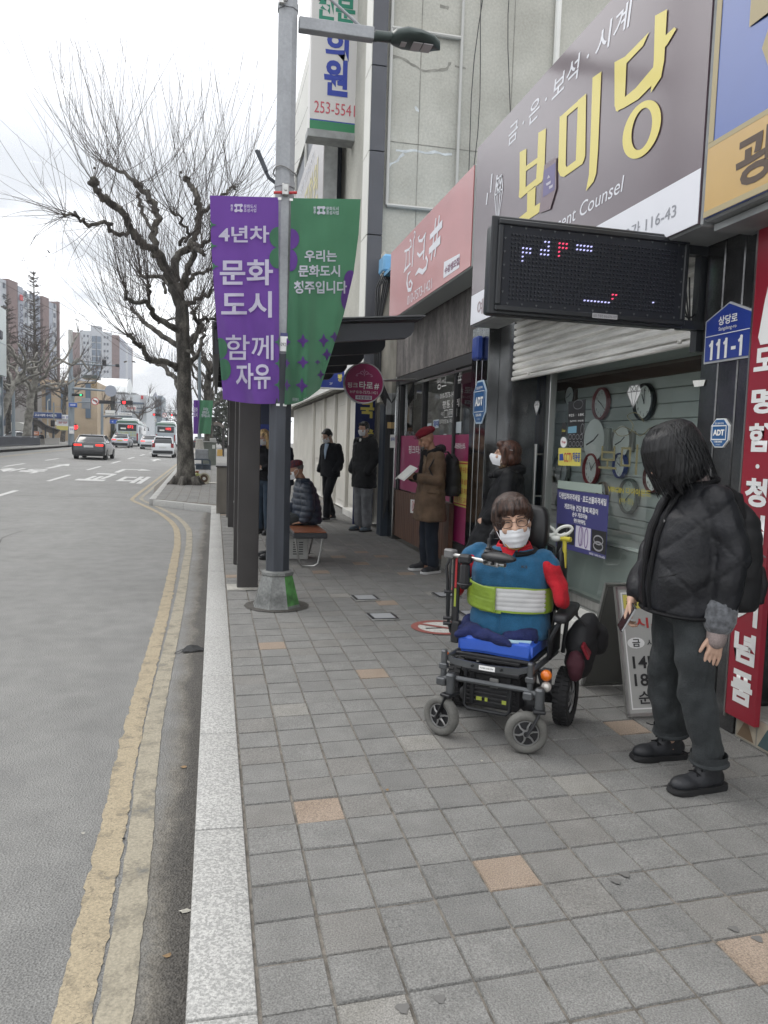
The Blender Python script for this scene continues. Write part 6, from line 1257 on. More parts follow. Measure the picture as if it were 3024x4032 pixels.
ds = signbox('direction_sign', 'wide blue and green direction sign above the buses', 798, 1110, 958, 1143, 118, M_rdb, [('교동로', .38, .55, .24, .42, M_white), ('사직사거리', .75, .55, .38, .42, M_white), ('<', .12, .5, .06, .5, M_white)]); a, b = p6(798, 1097, 118), p6(878, 1109, 118); boxp('green_panel', mat('direction_sign_brown', (.14, .06, .045), .4), ds, (a.x, 118, b.z), (b.x, 118.1, a.z)); a, b = p6(879, 1097, 118), p6(958, 1109, 118); boxp('green_panel', M_rgr, ds, (a.x, 118, b.z), (b.x, 118.1, a.z))
part('gantry_arm', M_mast, ds, lambda mb: (mb.tube([p6(740, 1086, 118.4), p6(960, 1088, 118.4)], .13, 8), mb.tube([p6(741, 990, 118.4), p6(740, 1310, 118.4)], .2, 8)))
signbox('info_sign', 'row of white character panels above the direction sign', 856, 1058, 957, 1081, 118, M_white, [('고인쇄박물관', .5, .5, .9, .6, M_gline)]); signbox('info_sign', 'white character panels beside the gantry post', 765, 1042, 832, 1080, 117.5, M_offw, [('청주체육관', .5, .3, .85, .3, M_gline)])
signbox('overpass_sign', 'white board with dark lettering far above the road', 1065, 1100, 1135, 1128, 190, M_offw, [('직진차로', .5, .5, .8, .45, M_gline)]); signbox('sign_plates', 'stacked grey plates below the green signal', 595, 955, 650, 1028, SY+.3, MFR)
cn = empty('underpass_entrance', p6(300, 1300, 84), 0, 'curved brown ribbed canopy over an underpass entrance across the road', 'entrance')
M_cano = mat('brown_canopy', (.13, .095, .07), .4, .1); c0 = p6(205, 1105, 84)
def canopy(mb):
    A = [(205, 1100), (240, 1105), (290, 1118), (330, 1150), (380, 1172), (435, 1188)]
    Pn = [p6(x, y, 83) for x, y in A]; Pf = [p6(x-25, y+30, 92) for x, y in A]; rings = [[q for q in Pn], [q for q in Pf]]
    a = [mb.bm.verts.new(p) for p in Pn]; b = [mb.bm.verts.new(p) for p in Pf]; a2 = [mb.bm.verts.new(p+Vector((0, 0, .08))) for p in Pn]; b2 = [mb.bm.verts.new(p+Vector((0, 0, .08))) for p in Pf]
    for i in range(5): mb.face([a[i], a[i+1], b[i+1], b[i]]); mb.face([a2[i], b2[i], b2[i+1], a2[i+1]]); mb.face([a[i], a2[i], a2[i+1], a[i+1]])
part('canopy', M_cano, cn, canopy); part('rib', M_sleeve, cn, lambda mb: [mb.tube([p6(x-25*f, y+28*f-4, 83+9*f) for x, y in ((205, 1104), (240, 1109), (290, 1122), (330, 1154), (380, 1176), (435, 1192))], .06, 5) for f in (0, .17, .34, .5, .67, .84, 1)])
bx6('wall', mat('pale_granite_wall', (.36, .35, .33), .8), cn, 325, 1240, 432, 1312, 83.5, .3); bx6('wall', mat('grey_granite_wall', (.30, .29, .27), .8), cn, 200, 1245, 320, 1312, 86, .3); part('canopy_post', M_sleeve, cn, lambda mb: [mb.tube([p6(x, y, 83.4), p6(x, 1245, 83.4)], .08, 6) for x, y in ((240, 1125), (330, 1160), (385, 1180))])
signbox('banner_sign', 'long blue banner with white lettering across the road', 235, 1056, 445, 1102, 90, mat('banner_blue', (.02, .05, .17), .6), [('고교·대학 수시합격', .45, .5, .75, .5, M_white)], 'banner'); signbox('banner_sign', 'white banner with blue and red lettering beside the blue one', 448, 1076, 502, 1110, 90.3, M_white, [('01 20', .5, .5, .8, .5, M_bl2)], 'banner')
yb = signbox('banner_sign', 'white and yellow striped banner under the blue banner', 410, 1112, 500, 1188, 90.6, M_swhite, [('분양', .5, .75, .7, .22, mat('pale_red_print', (.5, .2, .2), .6))], 'banner'); a, b = p6(410, 1155, 90.5), p6(500, 1188, 90.5); boxp('yellow_stripe', mat('pale_yellow_print', (.55, .5, .15), .6), yb, (a.x, 90.5, b.z), (b.x, 90.59, a.z))
signbox('banner_sign', 'small white banner tied to the signal mast', 502, 1160, 534, 1212, SY-.7, M_white, [('안내', .5, .6, .7, .3, M_bl2)], 'banner'); signbox('banner_sign', 'small orange poster behind the canopy posts', 238, 1195, 282, 1225, 95, mat('orange_print', (.42, .15, .06), .6), [('행사', .5, .5, .6, .5, M_white)], 'banner')
fe = empty('fence', (-16.6, 66, gz(66)), 0, 'low dark railing along the far pavement at the left edge', 'fence'); part('rail', M_sleeve, fe, lambda mb: [mb.tube([(-16.6, 50, gz(50)+z), (-16.6, 81, gz(80)+z)], .03, 5) for z in (.25, .95)]); part('slats', M_sleeve, fe, lambda mb: [mb.box((-16.6, 50+i*.28, gz(60)+.6), (.04, .16, .75)) for i in range(110)])
def post(name, label, x, ybot, ytop, Y, r, m, head=None):
    t = empty(name, p6(x, ybot, Y), 0, label, 'pole'); part('post', m, t, lambda mb: mb.tube([p6(x, ybot, Y), p6(x, ytop, Y)], [r, r*.7], 8)); part('base', M_conc, t, lambda mb: mb.lathe([(r*2.4, p6(x, ybot, Y).z-.05), (r*1.8, p6(x, ybot, Y).z+.45), (r*1.1, p6(x, ybot, Y).z+.5)], 8, Matrix.Translation((p6(x, ybot, Y).x, Y, 0))));
    if head: part('lamp_head', MBE, t, lambda mb: mb.tube([p6(x, ytop, Y), p6(x+head, ytop-8, Y), p6(x+head*1.8, ytop-9, Y)], [.06, .08, .14], 6))
post('lamp_post', 'grey pole with dark base across the road at the left', 98, 1312, 890, 77, .17, M_mast); post('lamp_post', 'thin pale street lamp behind the blue banner', 346, 1250, 975, 100, .09, MBE, 8); post('lamp_post', 'thin grey pole beside the striped banner', 390, 1300, 985, 88, .10, M_mast)
post('lamp_post', 'grey pole carrying the far banners behind the big tree', 1448, 1320, 560, 41, .10, M_mast); post('lamp_post', 'thin pole behind the far banners', 1497, 1290, 740, 60, .06, M_mast)
bu = empty('vertical_signal', p6(400, 1200, 86), 0, 'black signal back seen beside the striped banner', 'traffic light'); bx6('housing', M_black, bu, 366, 1112, 396, 1160, 86, .3, None, .05); bx6('arrow_plate', M_white, bu, 398, 1125, 412, 1148, 86.2, .05)
for lab, x0, x1, m, s_ in (('far green banner with white lettering behind the big tree', 1449, 1545, M_cg, '우리는\n문화도시\n청주입니다'), ('far purple banner half hidden behind the big tree trunk', 1405, 1446, M_cp, '문화\n도시')):
    a, b = p6(x0, 968, 40.8), p6(x1, 1215, 40.8); t = empty('banner', ((a.x+b.x)/2, 40.8, b.z), 0, lab, 'banner', 'street banners on the lamp posts')
    n = 10; mb = MB(); g = [[mb.bm.verts.new((a.x+(b.x-a.x)*(i/n)*(1-.18*j/n if m is M_cg else 1), 40.8+.05*math.sin(i*1.1+j*.5)+.2*(i/n)*(j/n), a.z+(b.z-a.z)*j/n)) for i in range(n+1)] for j in range(n+1)]
    for j in range(n):
        for i in range(n): mb.face([g[j][i], g[j+1][i], g[j+1][i+1], g[j][i+1]])
    keep(mb.build('cloth', m, smooth=180), t); txt(s_, FY(40.72, (a.x+b.x)/2-.03, a.z-.62), (b.x-a.x)*.62, .5, M_cw, t, bold=.03)
s2 = empty('bus_shelter', (.4, 62, 0), 0, 'distant bus shelter with curved brown roof on the right pavement', 'bus shelter')
part('roof', M_cano, s2, lambda mb: mb.loft([[Vector((x, y, z+gz(62))) for x, z in ((-.1, 2.55), (.2, 2.62), (.5, 2.5), (.72, 2.25), (.72, 2.2), (.5, 2.44), (.2, 2.56), (-.1, 2.49))] for y in (60, 70)])); part('post', M_shel, s2, lambda mb: [mb.tube([(.68, y, gz(62)), (.68, y, 2.5)], .06, 6) for y in (60.3, 65, 69.7)]); boxp('planter', M_sor, s2, (.2, 61, .3), (.6, 61.6, .8))
lf = empty('roadside_building', (-30, 104, 0), 0, 'grey building behind the bare trees across the road', 'building'); boxp('wall', mat('grey_render', (.25, .24, .23), .8, var=.1, scale=.5), lf, (-46, 106, 0), (-24, 118, 8.2)); [boxp('window', MWD, lf, (-43+i*4, 105.9, z), (-41+i*4, 105.99, z+1.5)) for i in range(5) for z in (2.5, 5.5)]
gs = empty('pale_canopy', (-20, 100, 0), 0, 'pale rounded canopy behind the leaning plane tree', 'canopy'); a, b = p6(75, 1125, 100), p6(225, 1170, 100); part('roof', MBE, gs, lambda mb: mb.loft([[Vector((a.x+(b.x-a.x)*i/8, y, b.z+(a.z-b.z)*math.sin(math.pi*(.35+.65*i/8)))) for i in range(9)]+[Vector((b.x, y, b.z-.3)), Vector((a.x, y, b.z-.3))] for y in (100, 104)])); part('post', M_sleeve, gs, lambda mb: [mb.tube([(x, 101, 0), (x, 101, b.z)], .08, 6) for x in (a.x+.3, b.x-.3)])
wr = MB()
for k, (y0, y1) in enumerate(((1020, 1035), (1000, 1022), (1040, 1045), (988, 1015))): wr.tube([p6(1165, y0, 200).lerp(p6(1320, y1, 120), i/8)-Vector((0, 0, .5*math.sin(math.pi*i/8))) for i in range(9)], .035, 4)
tag(wr.build('overhead_wires', M_black), 'thin overhead wires crossing the sky at the end of the road', 'wires')
# ================================================================ VEHICLES
M_tyre = mat('tyre_rubber', (.014, .014, .015), .8); M_rim = mat('alloy_rim', (.35, .36, .37), .35, .8); M_cglass = mat('car_glass', (.015, .018, .022), .08)
E_tail = emis('lit_tail_lamp', (1.0, .03, .02), 1.6); M_tail = mat('tail_lamp', (.22, .008, .012), .2); M_plate = mat('number_plate', (.55, .56, .56), .5); M_yplate = mat('yellow_number_plate', (.5, .36, .06), .5)
def carpaint(n, c, met=.3): return mat(n, c, .28, met, coat=1.0)
def car(x, y, label, paint, W, L, Ht, kind='sedan', lit=True, rz=0.0, plate=M_plate, roofm=None):
    z = zr(x, y); t = empty('car', (x, y, z), rz, label, 'car', 'cars driving up the road')
    h = W/2
    if kind == 'sedan': prof = [(0, .42, .66), (.03, .30, .93), (.06, .22, 1.0), (.55, .2, 1.04), (1.2, .2, .98), (L*.62, .2, .96), (L*.72, .2, .92), (L*.9, .22, .82), (L*.98, .3, .68), (L, .4, .6)]
    else: prof = [(0, .42, .70), (.02, .30, .95), (.05, .22, 1.02), (.5, .2, 1.03), (1.2, .2, 1.02), (L*.62, .2, 1.0), (L*.74, .2, .96), (L*.9, .22, .84), (L*.98, .3, .70), (L, .42, .62)]
    def ring(yy, zb, zt, hw):
        return [Vector(p) for p in ((-hw*.86, yy, zb), (-hw*.97, yy, zb+.08), (-hw, yy, (zb+zt)*.55), (-hw*.955, yy, zt-.06), (-hw*.86, yy, zt), (hw*.86, yy, zt), (hw*.955, yy, zt-.06), (hw, yy, (zb+zt)*.55), (hw*.97, yy, zb+.08), (hw*.86, yy, zb))]
    mb = MB(); mb.loft([ring(a, b, c, h*(.90 if i in (0, 9) else (.97 if i in (1, 8) else 1))) for i, (a, b, c) in enumerate(prof)]); mb.build('body', paint, t, 40)
    g0, g1, g2, g3 = (.5, 1.15, L*.52, L*.70) if kind == 'sedan' else (.08, .5, L*.55, L*.76)
    def gring(yy, zz, hw, zb): return [Vector((-h*.90, yy, zb)), Vector((-hw, yy, zz-.05)), Vector((-hw*.85, yy, zz)), Vector((hw*.85, yy, zz)), Vector((hw, yy, zz-.05)), Vector((h*.90, yy, zb))]
    zb = 1.0
    mb = MB(); mb.loft([gring(g0, zb+.03, h*.84, zb-.02), gring(g0+(g1-g0)*.5, zb+(Ht-zb)*.62, h*.76, zb-.02), gring(g1, Ht-.02, h*.70, zb-.02), gring(g2, Ht-.02, h*.70, zb-.02), gring(g3, zb+.02, h*.82, zb-.04)]); mb.build('window_glass', M_cglass, t, 40)
    mb = MB(); mb.loft([[Vector((-hw, yy, Ht-.05)), Vector((-hw*.8, yy, zz)), Vector((hw*.8, yy, zz)), Vector((hw, yy, Ht-.05))] for yy, hw, zz in ((g1-.12, h*.70, Ht-.03), (g1+.1, h*.73, Ht), ((g1+g2)/2, h*.74, Ht+.02), (g2-.1, h*.72, Ht), (g2+.1, h*.68, Ht-.04))]); mb.build('roof', roofm or paint, t, 50)
    mb = MB()
    for s_ in (-1, 1): mb.tube([(s_*h*.86, g0+.02, zb), (s_*h*.71, g1-.02, Ht-.03)], .035, 6); mb.tube([(s_*h*.84, g3-.05, zb), (s_*h*.70, g2, Ht-.03)], .03, 6); mb.tube([(s_*h*.87, (g1+g2)/2, zb-.02), (s_*h*.72, (g1+g2)/2, Ht-.03)], .03, 6)
    mb.build('pillars', roofm or paint, t)
    for s_ in (-1, 1):
        for yy in (L*.19, L*.80):
            T = Matrix.Translation((s_*(h-.11), yy, .32)) @ Matrix.Rotation(R(90), 4, 'Y')
            w_ = empty('wheel', (0, 0, 0)); w_.parent = t
            mb = MB(T); mb.lathe([(.19, -.11), (.30, -.11), (.325, -.07), (.325, .07), (.30, .11), (.19, .11)], 20, caps=False); mb.build('tyre', M_tyre, w_)
            mb = MB(T); mb.lathe([(.0001, s_*.08), (.08, s_*.09), (.19, s_*.10), (.2, 0)], 16, caps=False); mb.build('rim', M_rim, w_)
        mb = MB()
        if kind == 'sedan': mb.loft([[Vector((s_*a, yy, z1)), Vector((s_*b, yy, z1)), Vector((s_*b, yy, z2)), Vector((s_*a, yy, z2))] for (a, b, yy, z1, z2) in ((h*.42, h*.86, .01, .80, .90), (h*.42, h*.86, .10, .80, .90))])
        else: mb.loft([[Vector((s_*a, yy, z1)), Vector((s_*b, yy, z1)), Vector((s_*b*.97, yy, z2)), Vector((s_*a, yy, z2))] for (a, b, yy, z1, z2) in ((h*.68, h*.95, .0, .72, 1.02), (h*.68, h*.95, .12, .72, 1.02))])
        mb.build('tail_light', E_tail if lit else M_tail, t)
        mb = MB(); mb.ell((s_*(h+.06), g3-.25, 1.0), (.1, .06, .07), sub=2); mb.build('mirror', paint, t)
    mb = MB(); mb.box((0, -.015 if kind == 'sedan' else .0, .77 if kind == 'sedan' else .74), (.52, .03, .12), bev=.005); mb.build('number_plate', plate, t)
    mb = MB(); mb.box((0, -.01, .40), (W*.86, .08, .22), bev=.05); mb.build('bumper', M_black, t)
    mb = MB(); mb.ell((0, g1+.1, Ht+.04), (.03, .06, .04), sub=1); mb.build('aerial', M_black, t)
    return t
car(-7.12, 47.3, 'dark grey sedan with lit tail lights, nearest on the road', carpaint('dark_grey_paint', (.035, .036, .040)), 1.86, 4.8, 1.45, roofm=carpaint('dark_grey_roof', (.05, .05, .055)))
car(-3.62, 57.6, 'small white hatchback in the right lane', carpaint('white_paint', (.62, .64, .66), .1), 1.60, 3.6, 1.49, 'hatch', False)
car(-9.7, 85, 'silver sedan with lit tail lights and yellow number plate left of the bus', carpaint('silver_paint', (.42, .45, .49), .6), 1.82, 4.8, 1.47, plate=M_yplate)
car(-6.55, 82, 'white car with lit tail lights half hidden behind the small white hatchback', carpaint('pale_paint', (.55, .57, .60), .3), 1.8, 4.5, 1.46)
car(-1.9, 105, 'dark far car beside the big tree trunk', carpaint('black_paint', (.02, .02, .022)), 1.8, 4.5, 1.5, lit=False)
for k, (x, y, c, lab) in enumerate(((-19.5, 92, (.55, .57, .6), 'white parked car behind the railing across the road'), (-21.5, 80, (.35, .42, .5), 'pale blue parked car at the left edge across the road'))): car(x, y, lab, carpaint('parked_paint', c, .2), 1.8, 4.4, 1.45, lit=False, rz=R(80))
def bus(x, y, label, number, ad):
    z = zr(x, y); t = empty('bus', (x, y, z), 0, label, 'bus', 'green roofed buses up the road'); W, L, Ht = 2.5, 10.8, 3.1; h = W/2
    def rr(yy, s_, z0, z1): return [Vector((-h*s_, yy, z0)), Vector((-h*s_, yy, z1-.3)), Vector((-h*s_*.9, yy, z1-.06)), Vector((-h*s_*.7, yy, z1)), Vector((h*s_*.7, yy, z1)), Vector((h*s_*.9, yy, z1-.06)), Vector((h*s_, yy, z1-.3)), Vector((h*s_, yy, z0))]
    mb = MB(); mb.loft([rr(0, .96, .42, 2.78), rr(.12, 1, .36, 2.8), rr(L-.2, 1, .36, 2.8), rr(L, .95, .42, 2.75)]); mb.build('body', carpaint('bus_pale_blue', (.42, .47, .50), .05), t, 40)
    mb = MB(); mb.loft([rr(-.01, .97, 2.74, 3.02), rr(.25, 1.01, 2.6, 3.1), rr(L-.3, 1.01, 2.6, 3.1), rr(L, .96, 2.7, 3.0)]); mb.build('roof', carpaint('bus_dark_green', (.05, .12, .085), .05), t, 40)
    mb = MB(); mb.box((.1, 3.0, 3.2), (1.7, 3.2, .24), bev=.08); mb.build('roof_unit', carpaint('bus_white', (.66, .68, .68), .05), t)
    mb = MB(); mb.box((0, -.02, 2.2), (2.05, .04, .78), bev=.06); mb.build('rear_window', M_cglass, t)
    txt(number, FY(-.055, .35, 2.3), .62, .3, E_red, None).parent = t
    mb = MB(); mb.box((-.45, -.045, 2.1), (.6, .01, .18)); mb.build('route_plate', M_offw, t)
    mb = MB(); mb.box((0, -.015, 1.48), (2.0, .03, .55), bev=.01); mb.build('advert_panel', ad, t)
    mb = MB(); mb.box((0, -.015, .98), (1.9, .03, .30), bev=.02); mb.build('engine_grille', mat('bus_grey', (.2, .23, .25), .5), t); mb = MB(); mb.box((0, -.03, .58), (2.42, .10, .34), bev=.06); mb.build('bumper', mat('dark_bumper', (.03, .032, .035), .5), t)
    mb = MB(); mb.box((0, -.04, .98), (.52, .02, .16)); mb.build('number_plate', M_yplate, t)
    for s_ in (-1, 1):
        mb = MB(); mb.box((s_*1.12, -.02, 1.15), (.18, .06, .85), bev=.03); mb.build('tail_light', M_tail, t)
        mb = MB(); mb.box((s_*(h+.005), L/2, 1.95), (.02, L-1.6, .85), bev=.005); mb.build('side_window', M_cglass, t)
        for yy in (2.6, 8.2):
            T = Matrix.Translation((s_*(h-.16), yy, .48)) @ Matrix.Rotation(R(90), 4, 'Y'); mb = MB(T); mb.lathe([(.0001, -.15), (.44, -.15), (.48, -.1), (.48, .1), (.44, .15), (.0001, .15)], 20, caps=False); mb.build('wheel', M_tyre, t)
    mb = MB(); mb.tube([(h, L-.2, 2.5), (h+.25, L, 2.4), (h+.25, L, 2.0)], [.03, .03, .09], 6); mb.build('mirror', M_black, t)
bus(-10.0, 95, 'green roofed bus with a colourful picture on its back', '872', mat('advert_print', (.25, .35, .42), .5, col2=(.40, .38, .15), scale=3)); bus(-6.15, 103, 'green roofed bus behind the small white hatchback', '105', mat('pale_rear_panel', (.36, .41, .45), .4))
# ================================================================ PEOPLE
M_skin = mat('skin', (.50, .32, .235), .55, var=.08, scale=12, spec=.3); M_skin2 = mat('pale_skin', (.48, .31, .23), .55, var=.06, scale=12, spec=.3); M_skin3 = mat('tanned_skin', (.33, .185, .125), .55, var=.1, scale=14, spec=.3)
def hairmat(n, c): return mat(n, c, .4, var=.75, scale=16, stretch=(6, 6, .4), spec=.4, bump=.6, bscale=22)
M_hblk = hairmat('black_hair', (.0065, .0065, .0075)); M_hbrn = hairmat('dark_brown_hair', (.040, .021, .015)); M_hred = hairmat('reddish_brown_hair', (.060, .024, .015)); M_hbl = hairmat('blonde_hair', (.40, .27, .13)); M_hgry = hairmat('grey_stubble', (.10, .095, .09))
def cloth(n, c, var=.22, **k): return mat(n, c, k.pop('rough', .85), var=var, scale=9, fine=.18, fscale=240, bump=.5, bscale=160, spec=.12, sheen=.04, **k)
M_mask = mat('white_mask_cloth', (.72, .73, .75), .8, spec=.2)
class Caps:
    def __init__(s): s.mb = MB()
    def c(s, a, b, r0, r1=None, n=12):
        a = Vector(a); b = Vector(b); r1 = r0 if r1 is None else r1; d = (b-a); L = d.length; d = d/L if L > 1e-6 else Vector((0, 0, 1))
        pts, rr = [], []
        for t in (-.98, -.8, -.5, 0): pts.append(a+d*r0*t); rr.append(r0*math.sqrt(max(.02, 1-t*t)))
        for t in (0, .5, .8, .98): pts.append(b+d*r1*t); rr.append(r1*math.sqrt(max(.02, 1-t*t)))
        s.mb.tube(pts, rr, n)
    def path(s, P, r):
        for i in range(len(P)-1): s.c(P[i], P[i+1], r[i], r[i+1])
    def e(s, c, r, rot=None): s.mb.ell(c, r, Euler(rot) if rot else None, 3)
    def loft(s, rings, n=20):
        s.mb.loft([[Vector((cx+rx*math.copysign(abs(math.cos(2*math.pi*j/n))**.85, math.cos(2*math.pi*j/n)), cy+ry*math.copysign(abs(math.sin(2*math.pi*j/n))**.85, math.sin(2*math.pi*j/n)), z)) for j in range(n)] for cx, cy, z, rx, ry in rings])
    def flat(s, a, b, w0, w1, th, up=(0, 0, 1)):
        a = Vector(a); b = Vector(b); u = Vector(up); sd = (b-a).cross(u).normalized();
        for t in (-1, -.33, .33, 1): s.c(a+sd*t*(w0-th), b+sd*t*(w1-th), th, th, 8)
def remesh(caps, name, m, parent, vox=.01, it=5, disp=None, decim=None):
    me = bpy.data.meshes.new(name); bmesh.ops.recalc_face_normals(caps.mb.bm, faces=caps.mb.bm.faces); caps.mb.bm.to_mesh(me); caps.mb.bm.free()
    o = bpy.data.objects.new(name, me); COL.objects.link(o)
    md = o.modifiers.new('r', 'REMESH'); md.mode = 'VOXEL'; md.voxel_size = vox
    if it: ms = o.modifiers.new('s', 'SMOOTH'); ms.factor = .5; ms.iterations = it
    dg = bpy.context.evaluated_depsgraph_get(); dg.update(); m2 = bpy.data.meshes.new_from_object(o.evaluated_get(dg))
    bpy.data.objects.remove(o); bpy.data.meshes.remove(me)
    if disp:
        ns = [v.normal.copy() for v in m2.vertices]
        for v, n_ in zip(m2.vertices, ns): v.co = v.co+n_*disp(v.co, n_)
    m2.name = name; m2.materials.clear(); m2.materials.append(m); m2.polygons.foreach_set('use_smooth', [True]*len(m2.polygons))
    o = bpy.data.objects.new(name, m2); COL.objects.link(o); o.parent = parent; return o
def folds(amp=.008, sc=7.0, st=(1, 1, 1.6)):
    def f(p, n): q = Vector((p.x*sc*st[0], p.y*sc*st[1], p.z*sc*st[2])); return amp*(noise.noise(q)+.5*noise.noise(q*2.3+Vector((3, 1, 2))))
    return f
def HM(c, rot): return Matrix.Translation(Vector(c)) @ Euler(rot).to_matrix().to_4x4()
def head(cp, T, s=1.0, nose=1.0):
    r3 = T.to_euler()
    P = lambda x, y, z: T @ Vector((x*s, y*s, z*s))
    cp.e(P(0, -.008, .015), (.077*s, .096*s, .108*s), r3); cp.e(P(0, .028, -.055), (.060*s, .066*s, .066*s), r3); cp.e(P(0, .072, -.098), (.026*s, .022*s, .020*s), r3)
    cp.c(P(0, .096, .005), P(0, .110*nose, -.032), .010*s, .015*s, 8); cp.e(P(0, .088, -.066), (.024*s, .012*s, .011*s), r3)
    for q in (-1, 1): cp.e(P(q*.079, -.008, -.022), (.010*s, .020*s, .031*s), r3); cp.e(P(q*.038, .076, -.035), (.024*s, .018*s, .022*s), r3); cp.c(P(q*.018, .093, .022), P(q*.05, .080, .024), .009*s, .007*s, 6)
def facebits(t, T, s=1.0, brow=M_hblk, smile=False, glasses=None):
    def addm(nm, m, f, sm=60): mb = MB(T @ Matrix.Diagonal((s, s, s, 1))); f(mb); o = mb.build(nm, m, smooth=sm); o.parent = t; return o
    for q in (-1, 1):
        if smile: addm('eye', M_blk, lambda mb: mb.tube([(q*.018, .092, .0), (q*.032, .0935, .005), (q*.048, .087, -.001)], [.0016, .003, .0014], 6))
        else: addm('eye', M_blk, lambda mb: mb.ell((q*.033, .087, .001), (.011, .006, .004), sub=2))
        addm('eyebrow', brow, lambda mb: mb.tube([(q*.016, .1015, .026), (q*.034, .099, .031), (q*.055, .084, .026)], [.0026, .0034, .0016], 6))
    if glasses:
        def gl(mb):
            for q in (-1, 1): mb.tube([(q*.036+.026*math.copysign(abs(math.cos(a*.3142))**.7, math.cos(a*.3142)), .112-.012*abs(math.cos(a*.3142)), -.002+.019*math.copysign(abs(math.sin(a*.3142))**.7, math.sin(a*.3142))) for a in range(20)], .0017, 6, closed=True); mb.tube([(q*.062, .100, .002), (q*.080, .05, .003), (q*.083, -.01, -.002)], .0018, 6)
            mb.tube([(-.011, .112, .003), (0, .115, .005), (.011, .112, .003)], .0016, 6)
        addm('glasses', glasses, gl)
def maskpart(t, T, s=1.0, m=M_mask, pleat=True, kf=False, low=0.0):
    mb = MB(T @ Matrix.Diagonal((s, s, s, 1))); n, k = 14, 12; g = []
    for j in range(k+1):
        f = j/k; z = -.012-low-(.100-low*.5)*f; row = []
        for i in range(n+1):
            u = -1+2*i/n; w_ = .074-.014*abs(f-.4)-(.02*f*f); x = u*w_
            dep = .114-.004*f-(.078-.01*f)*(abs(u)**2.0)+((.030 if not low else .012)*math.exp(-(u*2.6)**2)*(1-.9*abs(f-.28)*1.6)) - .028*max(0, f-.6)
            if kf: dep += .012*math.exp(-(u*1.5)**2)
            if pleat: dep += .0028*math.sin(f*math.pi*7)*(1-abs(u)**3)
            row.append(mb.bm.verts.new((x, dep, z-.006*u*u)))
        g.append(row)
    for j in range(k):
        for i in range(n): mb.face([g[j][i], g[j][i+1], g[j+1][i+1], g[j+1][i]])
    mb._fin([v for r_ in g for v in r_]); o = mb.build('face_mask', m, smooth=180); o.parent = t
    mb = MB(T @ Matrix.Diagonal((s, s, s, 1)))
    for q in (-1, 1): mb.tube([(q*.072, .036, -.02), (q*.083, .01, .002), (q*.088, -.02, .004), (q*.087, -.03, -.02), (q*.083, -.015, -.045), (q*.068, .035, -.085)], .0018, 5)
    l = mb.build('ear_loop', m); l.parent = o
def hand(cp, w, d, s_, n, curl=.5, sc=1.0, spread=.02):
    """wrist w, finger direction d, thumb side s_, palm side n: palm, four unequal fingers bent towards n, and a thumb"""
    w = Vector(w); d = Vector(d).normalized(); s_ = Vector(s_); s_ = (s_-d*s_.dot(d)).normalized(); n = Vector(n); n = (n-d*n.dot(d)-s_*n.dot(s_)).normalized()
    for o in (-.024, -.008, .008, .024): cp.c(w+s_*o*.7*sc, w+d*.082*sc+s_*o*sc, .0165*sc, .0125*sc, 8)
    for i, (L, o) in enumerate(((.068, .031), (.077, .011), (.071, -.010), (.055, -.030))):
        p = w+d*.086*sc+s_*o*sc; f0 = (d+s_*o*spread*20).normalized(); a = 0
        for k, f in enumerate((.42, .32, .26)):
            a += curl*(.55+.08*i) if k == 0 else curl*.75
            q = p+(f0*math.cos(a)+n*math.sin(a))*L*f*sc; cp.c(p, q, (.0088-.0008*k)*sc, (.0080-.0008*k)*sc, 8); p = q
    p = w+d*.025*sc+s_*.034*sc; dd = (d*.85+s_*.45+n*.4*curl).normalized()
    q = p+dd*.036*sc; cp.c(p, q, .0115*sc, .010*sc, 8); cp.c(q, q+(dd*.7+d*.5+n*.35*curl).normalized()*.03*sc, .0098*sc, .008*sc, 8)
def shoe(t, a, ang, m, ms, L=.27, name='shoe', lace=None, high=.0):
    """a: ankle ground point (x,y), ang: heading of the toe (0 = forward)"""
    T = Matrix.Translation((a[0], a[1], 0)) @ Matrix.Rotation(ang, 4, 'Z'); cp = Caps(); cp.mb.M = T
    cp.e((0, -.045, .055), (.042, .055, .052)); cp.e((0, .03, .048), (.045, .09, .042)); cp.e((0, .105, .042), (.047, .075, .036)); cp.c((0, -.03, .07), (0, -.025, .11+high), .044, .048); cp.c((0, .02, .07), (0, -.01, .10+high), .036, .04)
    o = remesh(cp, name, m, t, .008, 4)
    mb = MB(T); out_ = [(.040, -.095), (.044, -.02), (.044, .05), (.053, .11), (.047, .155), (.022, .182), (-.022, .182), (-.047, .155), (-.053, .11), (-.044, .05), (-.044, -.02), (-.040, -.095), (-.02, -.112), (.02, -.112)]
    mb.loft([[Vector((x*s_, y*s_, z)) for x, y in out_] for z, s_ in ((0, .97), (.012, 1.02), (.028, 1.0))]); q = mb.build('sole', ms, smooth=40); q.parent = o
    if lace:
        mb = MB(T)
        for k in range(4): y, z = .055-.022*k, .089+.013*k+high*.2*k; mb.tube([(-.03, y-.008, z-.008), (0, y+.004, z+.004), (.03, y-.008, z-.008)], .0035, 5); mb.tube([(-.03, y+.008, z-.008), (0, y-.004, z+.006), (.03, y+.008, z-.008)], .0035, 5)
        mb.tube([(0, -.01, .15), (.03, .02, .165), (.06, .05, .15), (.075, .07, .155)], .003, 5); mb.tube([(0, -.01, .15), (-.03, .03, .15), (-.035, .05, .13)], .003, 5)
        q = mb.build('lace', lace); q.parent = o
    return o
